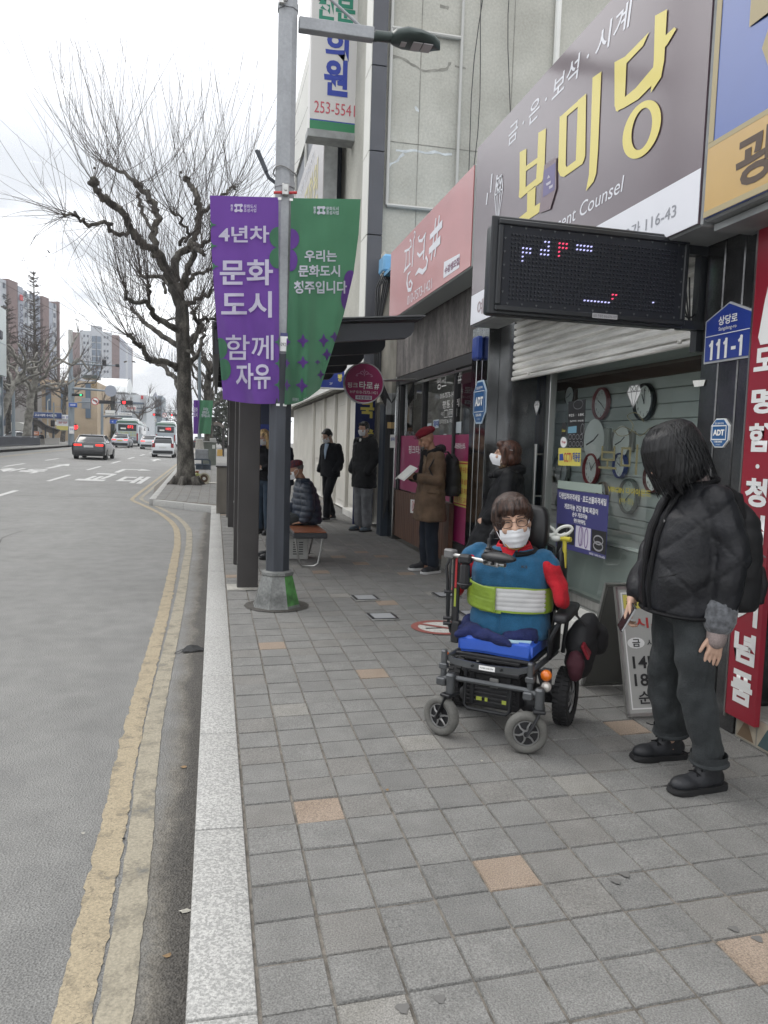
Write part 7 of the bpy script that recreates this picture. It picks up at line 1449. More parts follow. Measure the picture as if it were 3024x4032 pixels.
def bodymesh(t, T, J, m, s=1.0, vox=.0065, fingers=None, fat=1.0, nose=1.0, legs=True):
    """one continuous body: head, neck, torso, arms with hands, legs with feet"""
    cp = Caps(); head(cp, T, s, nose); hp = T @ Vector((0, -.02, -.05)); nk = Vector(J['neck'])
    cp.c(nk, hp, .052, .050)
    pel = Vector(J.get('pel', (0, 0, .92))); ch = (Vector(J['shL'])+Vector(J['shR']))/2
    cp.path([pel, pel.lerp(ch, .45), pel.lerp(ch, .8)], [.12*fat, .105*fat, .12*fat]); dn = Vector((0, 0, -.035)); cp.c(Vector(J['shL']).lerp(ch, .4)+dn, Vector(J['shR']).lerp(ch, .4)+dn, .052*fat, .052*fat); cp.c(ch, nk, .07, .05)
    for q in 'LR':
        if J.get('el'+q): cp.path([Vector(J['sh'+q]).lerp(ch, .2)+dn, J['el'+q], J['wr'+q]], [.044*fat, .038*fat, .026])
        if legs and J.get('kn'+q): cp.path([pel+Vector(((.085 if q == 'R' else -.085), 0, -.03)), J['kn'+q], J['an'+q]], [.085*fat, .055*fat, .036]); a = Vector(J['an'+q]); f = Vector(J.get('ft'+q, (0, 1, 0))); cp.c(a-Vector((0, 0, .03)), a+f*.12-Vector((0, 0, .045)), .034, .024)
    for h_ in (fingers or []): hand(cp, *h_[:4], **h_[4])
    return remesh(cp, 'body', m, t, vox, 3)
def trousers(t, pel, legs, m, vox=.011, bulk=1.0, amp=.008):
    cp = Caps(); pel = Vector(pel); cp.e(pel, (.175*bulk, .125*bulk, .13))
    for s_, kn, an in legs: cp.path([pel+Vector((s_*.088, 0, -.03)), kn, an], [.105*bulk, .082*bulk, .075*bulk])
    return remesh(cp, 'trousers', m, t, vox, 6, folds(amp, 9, (1, 1, .8)))
def backpack(loc, rz, label, m, W, D, Hh, z0, straps=()):
    t = empty('backpack', loc, rz, label, 'backpack'); cp = Caps()
    cp.loft([(0, 0, z0, W*.46, D*.42), (0, -.01, z0+.03, W*.5, D*.5), (0, -.01, z0+Hh*.5, W*.5, D*.48), (0, .0, z0+Hh*.85, W*.45, D*.38), (0, .02, z0+Hh, W*.28, D*.2)]); remesh(cp, 'bag', m, t, .011, 6, folds(.008, 8))
    cp = Caps(); cp.loft([(0, -D*.45, z0+.03, W*.38, D*.18), (0, -D*.5, z0+Hh*.2, W*.4, D*.2), (0, -D*.45, z0+Hh*.42, W*.36, D*.14)]); remesh(cp, 'pocket', m, t, .011, 5, folds(.006, 9))
    for P in straps: mb = MB(); mb.tube(P, .022, 8, flat=.35); mb.build('strap', m, t)
    mb = MB(); mb.tube([(-W*.36, -D*.46, z0+Hh*.5), (0, -D*.51, z0+Hh*.56), (W*.36, -D*.46, z0+Hh*.5)], .004, 5); mb.build('zip', M_gline, t)
    return t
W0 = (2.16, 3.12, 0); WR = R(87)
wm_ = empty('person', W0, WR, 'person in a black quilted jacket and charcoal trousers looking down, nearest the red sign', 'person')
T = HM((.0, .160, 1.512), (R(-38), 0, R(4)))
J = dict(neck=(0, .02, 1.40), shL=(-.145, -.0, 1.29), shR=(.145, .0, 1.29), elL=(-.228, -.055, 1.06), elR=(.225, .06, 1.05), wrL=(-.212, -.01, .73), wrR=(.165, .205, .80), pel=(0, 0, .88), knL=(-.14, .015, .46), knR=(.14, .0, .46), anL=(-.165, -.04, .09), anR=(.175, -.05, .09))
bodymesh(wm_, T, J, M_skin2, 1.0, .0043, [((-.212, -.006, .722), (.02, .12, -1), (.1, 1, .1), (.9, .1, .0), dict(curl=.2, spread=.012)), ((.165, .205, .80), (-.05, .30, -.9), (-.75, .45, .2), (-.6, -.5, .0), dict(curl=.95))])
facebits(wm_, T)
def wdisp(p, n):
    a = (p.z*.75+p.x*.3+p.y*.55); b = (p.z*.75-p.x*.3-p.y*.55); d = 1-min(abs(math.sin(a*14)), 1)**.35; e = 1-min(abs(math.sin(b*14)), 1)**.35
    return -.011*max(d, e)+.011*noise.noise(p*6)+.007*noise.noise(p*13)
M_jkt = mat('black_quilted_nylon', (.0105, .011, .0135), .5, var=.3, scale=8, bump=.4, bscale=45, spec=.32)
JR = [(0, .058, .785, .205, .148), (0, .06, .80, .213, .156), (0, .062, .95, .212, .158), (0, .055, 1.10, .208, .150), (0, .035, 1.22, .200, .136), (0, .008, 1.30, .165, .112), (0, .0, 1.35, .115, .092), (0, .0, 1.38, .080, .074)]
cp = Caps(); cp.loft(JR)
cp.path([(-.165, -.0, 1.30), (-.232, -.055, 1.06), (-.214, -.018, .84)], [.078, .076, .068]); cp.path([(.165, 0, 1.30), (.225, .06, 1.05), (.168, .175, .85)], [.078, .076, .066]); jk = remesh(cp, 'jacket', M_jkt, wm_, .0085, 5, wdisp)
M_trim = mat('black_jacket_trim', (.006, .006, .007), .65, spec=.2)
def jr(x, z):
    for a, b in zip(JR, JR[1:]):
        if a[2] <= z <= b[2]:
            f = (z-a[2])/(b[2]-a[2]); cy = a[1]+(b[1]-a[1])*f; rx = a[3]+(b[3]-a[3])*f; ry = a[4]+(b[4]-a[4])*f; return cy+ry*math.sqrt(max(0, 1-(x/rx)**2))
    return .1
def pl(mb):
    for xs in (.03, -.02): mb.tube([(xs*(1.4-.5*(1.39-z)/.6), jr(xs, z)+.003, z) for z in (1.365, 1.32, 1.25, 1.15, 1.05, .95, .86, .79)], [.011, .013, .013, .013, .013, .013, .012, .010], 8)
    mb.tube([(math.cos(a*.2618)*.210, .06+.153*math.sin(a*.2618), .787) for a in range(24)], .010, 8, closed=True); mb.tube([(math.cos(a*.2618)*.082, .0+.080*math.sin(a*.2618), 1.376-.02*math.sin(a*.2618)) for a in range(24)], .013, 8, closed=True)
mb = MB(); pl(mb); mb.build('trim', M_trim, wm_);
mb = MB(); mb.tube([(-.03, jr(-.03, 1.2), 1.2), (-.032, jr(-.03, 1.2)+.006, 1.2)], .008, 10); mb.build('button', M_gline, wm_)
mb = MB(); mb.tube([(-.17, jr(-.17, .99)+.002, .99), (-.13, jr(-.13, .965)+.003, .965), (-.08, jr(-.08, .95)+.003, .95)], .005, 6); mb.build('pocket_seam', M_trim, wm_)
cp = Caps(); cp.c((-.214, -.016, .835), (-.212, -.010, .785), .070, .070, 14); remesh(cp, 'fleece_cuff', mat('grey_fleece', (.10, .105, .115), .95, var=.4, scale=40, sheen=.3), wm_, .0045, 4, lambda p, n: .003*noise.noise(p*70)+.0015*noise.noise(p*140))
cp = Caps(); cp.c((-.215, -.006, .79), (-.212, -.003, .70), .046, .043, 14); remesh(cp, 'knit_cuff', cloth('pinkish_grey_knit', (.25, .205, .195)), wm_, .006, 3); cp = Caps(); cp.c((0, .01, 1.36), (0, .04, 1.43), .066, .056, 14); remesh(cp, 'collar', bpy.data.materials['pinkish_grey_knit'], wm_, .008, 3)
M_wtr = cloth('charcoal_twill', (.038, .042, .044)); trousers(wm_, (0, .02, .83), [(-1, (-.14, .035, .46), (-.168, -.03, .165)), (1, (.14, .02, .46), (.178, -.04, .165))], M_wtr, .008, .98, .019)
for s_, x, y in ((-1, -.168, -.035), (1, .178, -.045)): mb = MB(); mb.tube([(x+.078*math.cos(a*.3927), y+.078*math.sin(a*.3927)-.003, .128+.004*math.sin(a*.8)) for a in range(16)], .010, 8, closed=True); mb.lathe([(.077, .122), (.080, .17)], 18, Matrix.Translation((x, y, 0)), caps=False); mb.build('trouser_cuff', M_wtr, wm_)
M_shoe = mat('black_padded_shoe', (.014, .015, .018), .55, var=.3, scale=12, bump=.3, bscale=60); M_sole = mat('black_rubber_sole', (.011, .011, .012), .7)
shoe(wm_, (-.17, -.02), R(8), M_shoe, M_sole, lace=M_trim, high=.03); shoe(wm_, (.18, -.03), R(2), M_shoe, M_sole, lace=M_trim, high=.03)
def hdisp(p, n): return .0025*noise.noise(Vector((p.x*60, p.y*60, p.z*5)))+.002*noise.noise(p*12)
HT = Matrix.Translation((0, .140, 1.522)) @ Matrix.Rotation(R(-24), 4, 'X')
cp = Caps(); cp.mb.M = HT
cp.loft([(0, -.012, .128, .022, .028), (0, -.012, .118, .058, .072), (0, -.008, .088, .090, .112), (0, -.002, .04, .108, .134), (0, .0, -.02, .117, .140), (0, .0, -.08, .121, .134), (0, .002, -.125, .116, .122), (0, .008, -.152, .102, .102), (0, .012, -.160, .08, .08)], 32)
def bobd(p, n):
    a = math.atan2(p.x, p.y-.1); k = max(0, min(1, (1.60-p.z)/.10))
    return k*(.0055*noise.noise(Vector((a*8, p.z*2.0, 0)))+.0035*noise.noise(Vector((a*22, p.z*2.5, 4))))+.010*noise.noise(Vector((a*3.2, p.z*2, 9)))*max(0, (1.47-p.z)/.10)
remesh(cp, 'hair', M_hblk, wm_, .0055, 7, bobd)
mb = MB()
for k in range(16):
    a = R(-62+124*k/15+2*math.sin(k*5)); b0 = HT @ Vector((math.sin(a)*.119, math.cos(a)*.132, -.09)); b1 = HT @ Vector((math.sin(a)*.108+.004*math.sin(k*3), math.cos(a)*.112+.006*math.sin(k*2.2), -.172-.018*abs(math.sin(k*1.9))))
    mb.tube([b0, b0.lerp(b1, .6)+Vector((0, .004, 0)), b1], [.012, .010, .002], 6, flat=.5)
for k in range(80):
    a = R(-160+320*k/79+3*math.sin(k*7)); P_ = []
    for f in (0, .12, .3, .5, .75, 1): z = .122-.30*f*(1+.07*math.sin(k*2.9)); w_ = .45+.57*min(1, f*2.6)**.6; P_.append(HT @ Vector((math.sin(a+.12*f*math.sin(k*1.3))*.119*w_, math.cos(a+.12*f*math.sin(k*1.3))*.137*w_-.012*f, z)))
    mb.tube(P_, [.002, .003, .003, .003, .0022, .0008], 4)
q = mb.build('hair_ends', M_hblk, wm_)
backpack((2.345, 3.10, 0), WR, 'black backpack on the back of the person in the quilted jacket', mat('black_backpack_nylon', (.006, .006, .0075), .7, var=.3, scale=8), .30, .20, .50, .80, [[(-.12, .04, 1.22), (-.14, .08, 1.32), (-.14, .155, 1.355)]])
ph = empty('phone', (1.925, 3.265, .722), 0, 'dark smartphone held in the right hand of the person in black', 'phone'); PT = Euler((R(14), R(22), R(-8)))
mb = MB(PT.to_matrix().to_4x4()); mb.box((0, 0, 0), (.011, .068, .140), bev=.005, segs=2); mb.build('case', M_blk, ph); mb = MB(PT.to_matrix().to_4x4()); mb.box((-.006, 0, 0), (.003, .062, .132), bev=.002); mb.build('screen', mat('phone_screen', (.02, .02, .022), .08), ph); mb = MB(PT.to_matrix().to_4x4()); mb.box((0, -.034, 0), (.008, .004, .126), bev=.001); mb.build('edge', M_silver, ph)
def simple(loc, rz, label, T, J, skin, top, toprings, sleeves, trm, legs, shoes, hairf=None, hairm=None, mask=None, fingers=None, vox=.008, topdisp=None, pel=(0, 0, .90), bulk=1.0, s=1.0, brow=M_hblk, smile=False, topname='coat', shoem=None, solem=None, glasses=None, sl_r=(.075, .068, .058), tv=.010):
    t = empty('person', loc, rz, label, 'person'); bodymesh(t, T, J, skin, s, vox, fingers); facebits(t, T, s, brow, smile, glasses)
    cp = Caps(); cp.loft(toprings)
    for P in sleeves: cp.path(P, list(sl_r)[:len(P)])
    remesh(cp, topname, top, t, tv, 5, topdisp or folds(.010, 7))
    if trm: trousers(t, pel, legs, trm, .011, bulk)
    for a, ang in shoes: shoe(t, a, ang, shoem or M_shoe, solem or M_sole)
    if hairf: cp = Caps(); cp.mb.M = None; hairf(cp, lambda x, y, z: T @ Vector((x*s, y*s, z*s)), T.to_euler()); remesh(cp, 'hair', hairm, t, .007, 3, hdisp)
    if mask: maskpart(t, T, s, M_mask, mask != 'kf', mask == 'kf')
    return t
def shorthair(cp, P, r3):
    cp.e(P(0, -.022, .050), (.083, .094, .082), r3); cp.e(P(0, -.055, -.0), (.078, .06, .075), r3)
    for q in (-1, 1): cp.e(P(q*.072, -.01, .02), (.014, .05, .05), r3); cp.e(P(q*.03, .045, .085), (.045, .030, .020), r3)
T = HM((.0, .10, 1.60), (R(-26), 0, R(8)))
J = dict(neck=(0, .02, 1.47), shL=(-.18, 0, 1.40), shR=(.18, 0, 1.40), elL=(-.22, .02, 1.12), elR=(.22, .03, 1.12), wrL=(-.10, .26, 1.14), wrR=(.08, .27, 1.13), pel=(0, 0, .92), knL=(-.10, .03, .48), knR=(.10, .02, .48), anL=(-.11, 0, .08), anR=(.11, 0, .08))
M_camel = cloth('brown_wool_coat', (.105, .070, .046), rough=.9)
bm_ = simple((2.55, 8.87, 0), R(96), 'person in a brown wool overcoat and maroon beret reading a book', T, J, M_skin3, M_camel,
    [(0, .02, .62, .235, .185), (0, .02, .635, .24, .19), (0, .02, .9, .22, .165), (0, .01, 1.12, .215, .15), (0, 0, 1.3, .215, .14), (0, 0, 1.42, .16, .11), (0, .01, 1.46, .09, .08)],
    [[(-.185, 0, 1.385), (-.225, .02, 1.12), (-.125, .20, 1.135)], [(.185, 0, 1.385), (.225, .03, 1.12), (.105, .21, 1.13)]], cloth('dark_navy_trousers', (.014, .018, .026)), [(-1, (-.105, .03, .48), (-.115, .0, .12)), (1, (.105, .02, .48), (.115, 0, .12))], [((-.13, .0), R(20)), ((.12, .04), R(5))],
    fingers=[((-.10, .26, 1.14), (.75, .6, .15), (0, -.1, 1), (.2, .3, .8), dict(curl=.8)), ((.08, .27, 1.13), (-.75, .6, .15), (0, -.1, 1), (-.2, .3, .8), dict(curl=.8))], vox=.006, solem=mat('white_sole', (.5, .5, .5), .6), brow=M_hgry)
cp = Caps(); P = lambda x, y, z: T @ Vector((x, y, z)); cp.e(P(0, -.01, .075), (.098, .118, .052), T.to_euler()); cp.e(P(0, -.09, .07), (.075, .06, .05), T.to_euler()); cp.c(P(0, .07, .05), P(0, .085, .055), .04, .03); remesh(cp, 'beret', cloth('maroon_wool', (.16, .012, .022)), bm_, .007, 4, folds(.006, 14))
mb = MB(T); [mb.tube([(q*.034+.022*math.cos(a*.5236), .118, .058+.017*math.sin(a*.5236)) for a in range(12)], .003, 5, closed=True) for q in (-1, 1)]; mb.build('raised_glasses', M_blk, bm_)
mb = MB(T); mb.ell((0, .085, -.085), (.04, .016, .028), sub=2); mb.build('stubble', M_hgry, bm_)
cp = Caps(); cp.path([(-.11, -.04, 1.46), (0, -.105, 1.48), (.11, -.04, 1.46)], [.045, .06, .045]); cp.path([(-.10, -.02, 1.47), (-.065, .085, 1.42), (-.04, .13, 1.30)], [.038, .03, .026]); cp.path([(.10, -.02, 1.47), (.065, .085, 1.42), (.04, .13, 1.30)], [.038, .03, .026]); cp.c((0, .10, 1.42), (0, .135, 1.2), .05, .04); remesh(cp, 'hood', cloth('black_hood', (.012, .012, .013)), bm_, .009, 4, folds(.006, 12))
cp = Caps(); cp.c((-.105, .225, 1.14), (-.10, .25, 1.14), .045, .038); cp.c((.085, .235, 1.13), (.08, .26, 1.13), .045, .038); remesh(cp, 'cuffs', bpy.data.materials['black_hood'], bm_, .008, 3)
M_lap = cloth('tan_lapel', (.155, .108, .072)); mb = MB(); mb.loft([[Vector((-.05-.02*f, .128+.018*f, 1.40-.34*f)), Vector((-.12+.05*f, .118+.03*f, 1.37-.32*f)), Vector((-.12+.05*f, .13+.03*f, 1.37-.32*f)), Vector((-.05-.02*f, .14+.018*f, 1.40-.34*f))] for f in (0, .5, 1)]); mb.build('lapel', M_lap, bm_)
mb = MB(); mb.box((-.215, .07, .98), (.02, .15, .045), Euler((R(4), 0, R(-18))), bev=.006); mb.build('pocket_flap', M_camel, bm_)
backpack((2.78, 8.86, 0), R(96), 'black backpack worn over the brown overcoat', bpy.data.materials['black_backpack_nylon'], .30, .19, .50, .92, [[(-.13, .05, 1.38), (-.15, .12, 1.45), (-.15, .25, 1.42), (-.165, .355, 1.25), (-.20, .27, 1.08)], [(.13, .05, 1.38), (.15, .12, 1.45), (.15, .25, 1.42), (.165, .355, 1.25)]])
bk = empty('book', (2.19, 8.83, 1.205), R(96), 'open white book held by the person in the maroon beret', 'book')
for q in (-1, 1):
    Tb = Matrix.Rotation(R(-42), 4, 'X') @ Matrix.Rotation(q*R(14), 4, 'Y'); mb = MB(Tb); mb.box((q*.078, 0, .0), (.15, .215, .012), bev=.002); mb.build('pages', M_offw, bk); mb = MB(Tb); mb.box((q*.079, 0, -.009), (.156, .222, .004), bev=.001); mb.build('cover', M_offw if q > 0 else M_white, bk)
mb = MB(Matrix.Rotation(R(-42), 4, 'X') @ Matrix.Rotation(R(-14), 4, 'Y')); mb.box((-.08, .03, -.0125), (.13, .10, .002)); mb.build('cover_picture', M_sleeve, bk); mb = MB(Matrix.Rotation(R(-42), 4, 'X') @ Matrix.Rotation(R(-14), 4, 'Y')); mb.box((-.08, -.06, -.0125), (.13, .03, .002)); mb.build('cover_band', M_redl, bk)
T = HM((.0, .05, 1.45), (R(8), 0, R(2)))
J = dict(neck=(0, .0, 1.32), shL=(-.165, 0, 1.24), shR=(.165, 0, 1.24), elL=(-.22, .02, .98), elR=(.22, .02, .98), wrL=(-.19, .18, .84), wrR=(.19, .18, .84), pel=(0, .02, .82), knL=(-.10, .14, .44), knR=(.10, .12, .44), anL=(-.10, .08, .08), anR=(.10, .04, .08))
def bobhair(cp, P, r3):
    cp.e(P(0, -.03, .045), (.098, .118, .10), r3); cp.e(P(0, -.055, -.03), (.102, .10, .09), r3); cp.e(P(0, .055, .085), (.07, .05, .04), r3)
    for q in (-1, 1): cp.c(P(q*.08, .02, .03), P(q*.082, -.01, -.08), .034, .03)
def puff(k, amp, ax=2):
    def f(p, n): return amp*(abs(math.sin(p[ax]*k))**.5-.6)+.006*noise.noise(p*8)
    return f
M_dcoat = mat('black_down_coat', (.008, .0085, .010), .55, var=.3, scale=6, bump=.3, bscale=40, spec=.2)
bw = simple((2.775, 6.95, 0), R(64), 'person with reddish brown bobbed hair in a black padded coat behind the wheelchair', T, J, M_skin, M_dcoat, [(0, .16, .46, .24, .27), (0, .15, .48, .25, .28), (0, .10, .75, .235, .22), (0, .05, .95, .225, .185), (0, .02, 1.12, .22, .165), (0, 0, 1.24, .18, .13), (0, .01, 1.30, .11, .10)],
    [[(-.175, 0, 1.22), (-.235, .02, .98), (-.20, .16, .85)], [(.175, 0, 1.22), (.235, .02, .98), (.20, .16, .85)]], M_wtr, [(-1, (-.10, .14, .44), (-.10, .08, .12)), (1, (.10, .12, .44), (.10, .04, .12))], [((-.10, .08), R(5)), ((.10, .04), 0)], bobhair, M_hred, 'kf', pel=(0, .04, .8), topdisp=folds(.012, 6), sl_r=(.085, .08, .07), fingers=[((-.19, .18, .84), (.3, .8, -.4), (.3, .2, .9), (.9, -.2, 0), dict(curl=.9)), ((.19, .18, .84), (-.3, .8, -.4), (-.3, .2, .9), (-.9, -.2, 0), dict(curl=.9))])
cp = Caps(); cp.path([(-.12, .0, 1.28), (-.075, .11, 1.26), (.075, .11, 1.26), (.12, .0, 1.28), (0, -.09, 1.31), (-.12, 0, 1.28)], [.055, .05, .05, .055, .06, .055]); cp.c((0, .12, 1.27), (-.02, .18, 1.24), .04, .03); remesh(cp, 'collar', M_dcoat, bw, .009, 4, folds(.007, 12)); cp = Caps(); cp.path([(-.07, .05, 1.35), (0, .09, 1.34), (.07, .05, 1.35)], [.03, .032, .03]); remesh(cp, 'leopard_scarf', mat('leopard_print', (.22, .14, .07), .9, col2=(.02, .014, .01), scale=70, lo=.45, hi=.52), bw, .008, 3)
mb = MB(T); mb.tube([(-.101, -.03, .05), (-.096, -.06, .05)], .004, 6); mb.build('hair_clip', M_silver, bw)
T = HM((.0, .04, 1.775), (R(-4), 0, R(10))); J = dict(neck=(0, -.01, 1.64), shL=(-.19, 0, 1.56), shR=(.19, 0, 1.56), elL=(-.25, -.02, 1.26), elR=(.25, -.02, 1.26), wrL=(-.20, .12, 1.06), wrR=(.20, .12, 1.06), pel=(0, 0, 1.02), knL=(-.10, .03, .53), knR=(.10, .03, .53), anL=(-.10, 0, .08), anR=(.10, 0, .08))
def fringe(cp, P, r3): shorthair(cp, P, r3); cp.e(P(0, .050, .068), (.066, .034, .022), r3)
bc = simple((2.55, 13.15, 0), R(118), 'tall person in a long black padded coat and grey sweatpants', T, J, M_skin2, M_dcoat, [(0, 0, .76, .245, .18), (0, 0, .78, .25, .185), (0, 0, 1.1, .245, .175), (0, 0, 1.35, .24, .17), (0, 0, 1.5, .225, .15), (0, 0, 1.58, .16, .115), (0, .01, 1.62, .1, .09)],
    [[(-.195, 0, 1.54), (-.265, -.02, 1.26), (-.215, .10, 1.06)], [(.195, 0, 1.54), (.265, -.02, 1.26), (.215, .10, 1.06)]], cloth('grey_sweatpants', (.17, .175, .185)), [(-1, (-.105, .02, .53), (-.11, 0, .14)), (1, (.105, .02, .53), (.11, 0, .14))], [((-.11, 0), R(12)), ((.11, .02), R(-4))], fringe, M_hblk, True, pel=(0, 0, 1.0), bulk=1.18, topdisp=folds(.014, 6), sl_r=(.09, .085, .075), shoem=mat('blue_grey_clog', (.06, .085, .11), .5), vox=.008)
cp = Caps(); cp.path([(-.13, -.03, 1.60), (0, -.13, 1.62), (.13, -.03, 1.60)], [.06, .075, .06]); cp.path([(-.12, -.02, 1.62), (-.07, .1, 1.57)], [.045, .04]); cp.path([(.12, -.02, 1.62), (.07, .1, 1.57)], [.045, .04]); remesh(cp, 'hood', M_dcoat, bc, .010, 4, folds(.01, 10)); mb = MB(); mb.box((0, .105, 1.55), (.05, .03, .12), bev=.01); mb.build('shirt', M_offw, bc)
T = HM((.0, .11, 1.66), (R(-34), 0, R(-12))); J = dict(neck=(0, .02, 1.54), shL=(-.185, 0, 1.46), shR=(.185, 0, 1.46), elL=(-.235, -.04, 1.18), elR=(.235, -.02, 1.18), wrL=(-.20, .10, .98), wrR=(.21, .10, .98), pel=(0, 0, .97), knL=(-.09, .16, .52), knR=(.10, -.02, .50), anL=(-.10, .18, .09), anR=(.08, -.16, .11))
M_suit = cloth('black_suit', (.010, .011, .014)); bs_ = simple((2.22, 14.95, 0), R(128), 'person in a dark suit with head bowed, walking past the cream shopfront', T, J, M_skin2, M_suit, [(0, 0, .86, .215, .15), (0, 0, .88, .22, .155), (0, 0, 1.1, .205, .14), (0, 0, 1.3, .215, .14), (0, 0, 1.44, .19, .12), (0, .01, 1.52, .085, .08)],
    [[(-.19, 0, 1.44), (-.245, -.04, 1.18), (-.21, .09, .98)], [(.19, 0, 1.44), (.245, -.02, 1.18), (.215, .09, .98)]], M_suit, [(-1, (-.09, .16, .52), (-.10, .18, .12)), (1, (.10, -.02, .50), (.08, -.16, .13))], [((-.10, .18), R(5)), ((.08, -.15), R(-25))], shorthair, M_hblk, 'kf', pel=(0, 0, .95), sl_r=(.075, .068, .055), solem=bpy.data.materials['white_sole'])
mb = MB(); mb.loft([[Vector((-w_, y, z)), Vector((w_, y, z)), Vector((w_, y+.012, z)), Vector((-w_, y+.012, z))] for w_, y, z in ((.05, .105, 1.50), (.035, .145, 1.36), (.004, .152, 1.2))]); mb.build('shirt', mat('pale_blue_shirt', (.25, .32, .42), .8), bs_)
backpack((2.36, 15.1, 0), R(128), 'dark backpack on the bowed person in the suit', bpy.data.materials['black_backpack_nylon'], .28, .16, .46, .98)
T = HM((.0, .14, 1.155), (R(-16), 0, R(-4))); J = dict(neck=(0, .05, 1.02), shL=(-.18, .02, .93), shR=(.18, .02, .93), elL=(-.25, -.0, .68), elR=(.23, .08, .68), wrL=(-.26, .06, .50), wrR=(.16, .30, .56), pel=(0, -.04, .53), knL=(-.12, .40, .50), knR=(.12, .40, .50), anL=(-.13, .42, .09), anR=(.13, .42, .09))
M_puf = mat('navy_puffer_nylon', (.018, .027, .045), .42, var=.2, scale=6, spec=.5)
st_ = simple((1.17, 10.0, 0), R(92), 'person in a navy puffer jacket and maroon checked cap seated on the bench', T, J, M_skin3, M_puf, [(0, -.03, .46, .225, .175), (0, -.03, .49, .24, .19), (0, -.02, .65, .235, .185), (0, .0, .8, .225, .165), (0, .02, .93, .20, .14), (0, .035, 1.0, .12, .105), (0, .045, 1.04, .09, .085)],
    [[(-.19, .02, .91), (-.26, .0, .68), (-.262, .05, .53)], [(.19, .02, .91), (.25, .08, .68), (.165, .27, .57)]], M_wtr, [(-1, (-.12, .40, .50), (-.13, .42, .13)), (1, (.12, .40, .50), (.13, .42, .13))], [((-.13, .42), R(6)), ((.13, .42), 0)], None, None, True, pel=(0, -.04, .53), sl_r=(.092, .085, .07), topdisp=puff(40, .014), fingers=[((-.26, .05, .495), (.15, .95, -.12), (.9, -.1, 0), (0, 0, -1), dict(curl=.12)), ((.16, .30, .56), (-.3, .8, -.3), (-.2, .2, .9), (-.9, -.2, 0), dict(curl=.7))])
cp = Caps(); P = lambda x, y, z: T @ Vector((x, y, z)); cp.e(P(0, -.01, .065), (.09, .108, .062), T.to_euler()); cp.c(P(-.03, .09, .045), P(.03, .09, .045), .03, .03); cp.c(P(0, .09, .05), P(0, .12, .04), .035, .03); remesh(cp, 'cap', mat('maroon_check', (.13, .02, .025), .85, col2=(.05, .02, .035), scale=45, lo=.47, hi=.53), st_, .008, 4); mb = MB(T); mb.ell((0, -.03, .02), (.081, .085, .06), sub=2); mb.build('hair', M_hgry, st_)
T = HM((.0, .05, 1.57), (R(-10), 0, R(8))); J = dict(neck=(0, 0, 1.43), shL=(-.165, 0, 1.36), shR=(.165, 0, 1.36), elL=(-.20, .06, 1.10), elR=(.19, .12, 1.16), wrL=(-.12, .24, 1.08), wrR=(.05, .16, 1.42), pel=(0, 0, .92), knL=(-.09, .03, .48), knR=(.09, .0, .48), anL=(-.09, 0, .08), anR=(.10, -.04, .08))
def longhair(cp, P, r3):
    cp.e(P(0, -.02, .04), (.092, .108, .095), r3); cp.e(P(0, -.06, -.05), (.09, .07, .12), r3)
    for q in (-1, 1): cp.path([P(q*.075, .03, .05), P(q*.09, .02, -.06), P(q*.085, .04, -.2)], [.035, .036, .025])
bl = simple((.80, 12.6, 0), R(140), 'person with long blonde hair in a black top, half hidden by the lamp post', T, J, M_skin2, cloth('black_knit', (.010, .010, .012)), [(0, 0, .88, .19, .14), (0, 0, .9, .195, .145), (0, 0, 1.1, .18, .13), (0, 0, 1.28, .19, .13), (0, 0, 1.38, .14, .10), (0, .0, 1.43, .07, .07)],
    [[(-.17, 0, 1.34), (-.20, .06, 1.10), (-.13, .22, 1.085)], [(.17, 0, 1.34), (.19, .12, 1.16), (.06, .15, 1.38)]], cloth('dark_jeans', (.03, .045, .065)), [(-1, (-.09, .03, .48), (-.09, 0, .12)), (1, (.09, 0, .48), (.10, -.04, .12))], [((-.09, 0), R(10)), ((.10, -.04), R(-5))], longhair, M_hbl, True, pel=(0, 0, .90), bulk=.9, sl_r=(.07, .06, .048), fingers=[((.05, .16, 1.42), (-.3, .1, 1), (-.8, .4, 0), (0, -1, 0), dict(curl=.5)), ((-.12, .24, 1.08), (.5, .8, .1), (0, .1, 1), (.6, -.4, 0), dict(curl=.8))])
pp = empty('paper_folder', (.66, 12.38, 1.08), 0, 'white folder held by the blonde person', 'folder'); mb = MB(); mb.box((0, 0, 0), (.30, .22, .012), Euler((R(8), R(-10), R(50))), bev=.002); mb.build('cover', M_offw, pp); mb = MB(); mb.box((0, 0, .008), (.27, .19, .003), Euler((R(8), R(-10), R(50)))); mb.build('sheet', M_white, pp)
T = HM((.0, .05, 1.60), (R(-6), 0, 0)); J = dict(neck=(0, 0, 1.46), shL=(-.18, 0, 1.39), shR=(.18, 0, 1.39), elL=(-.23, 0, 1.12), elR=(.23, 0, 1.12), wrL=(-.2, .12, .95), wrR=(.2, .12, .95), pel=(0, 0, .93), knL=(-.1, .02, .48), knR=(.1, .02, .48), anL=(-.1, 0, .08), anR=(.1, 0, .08))
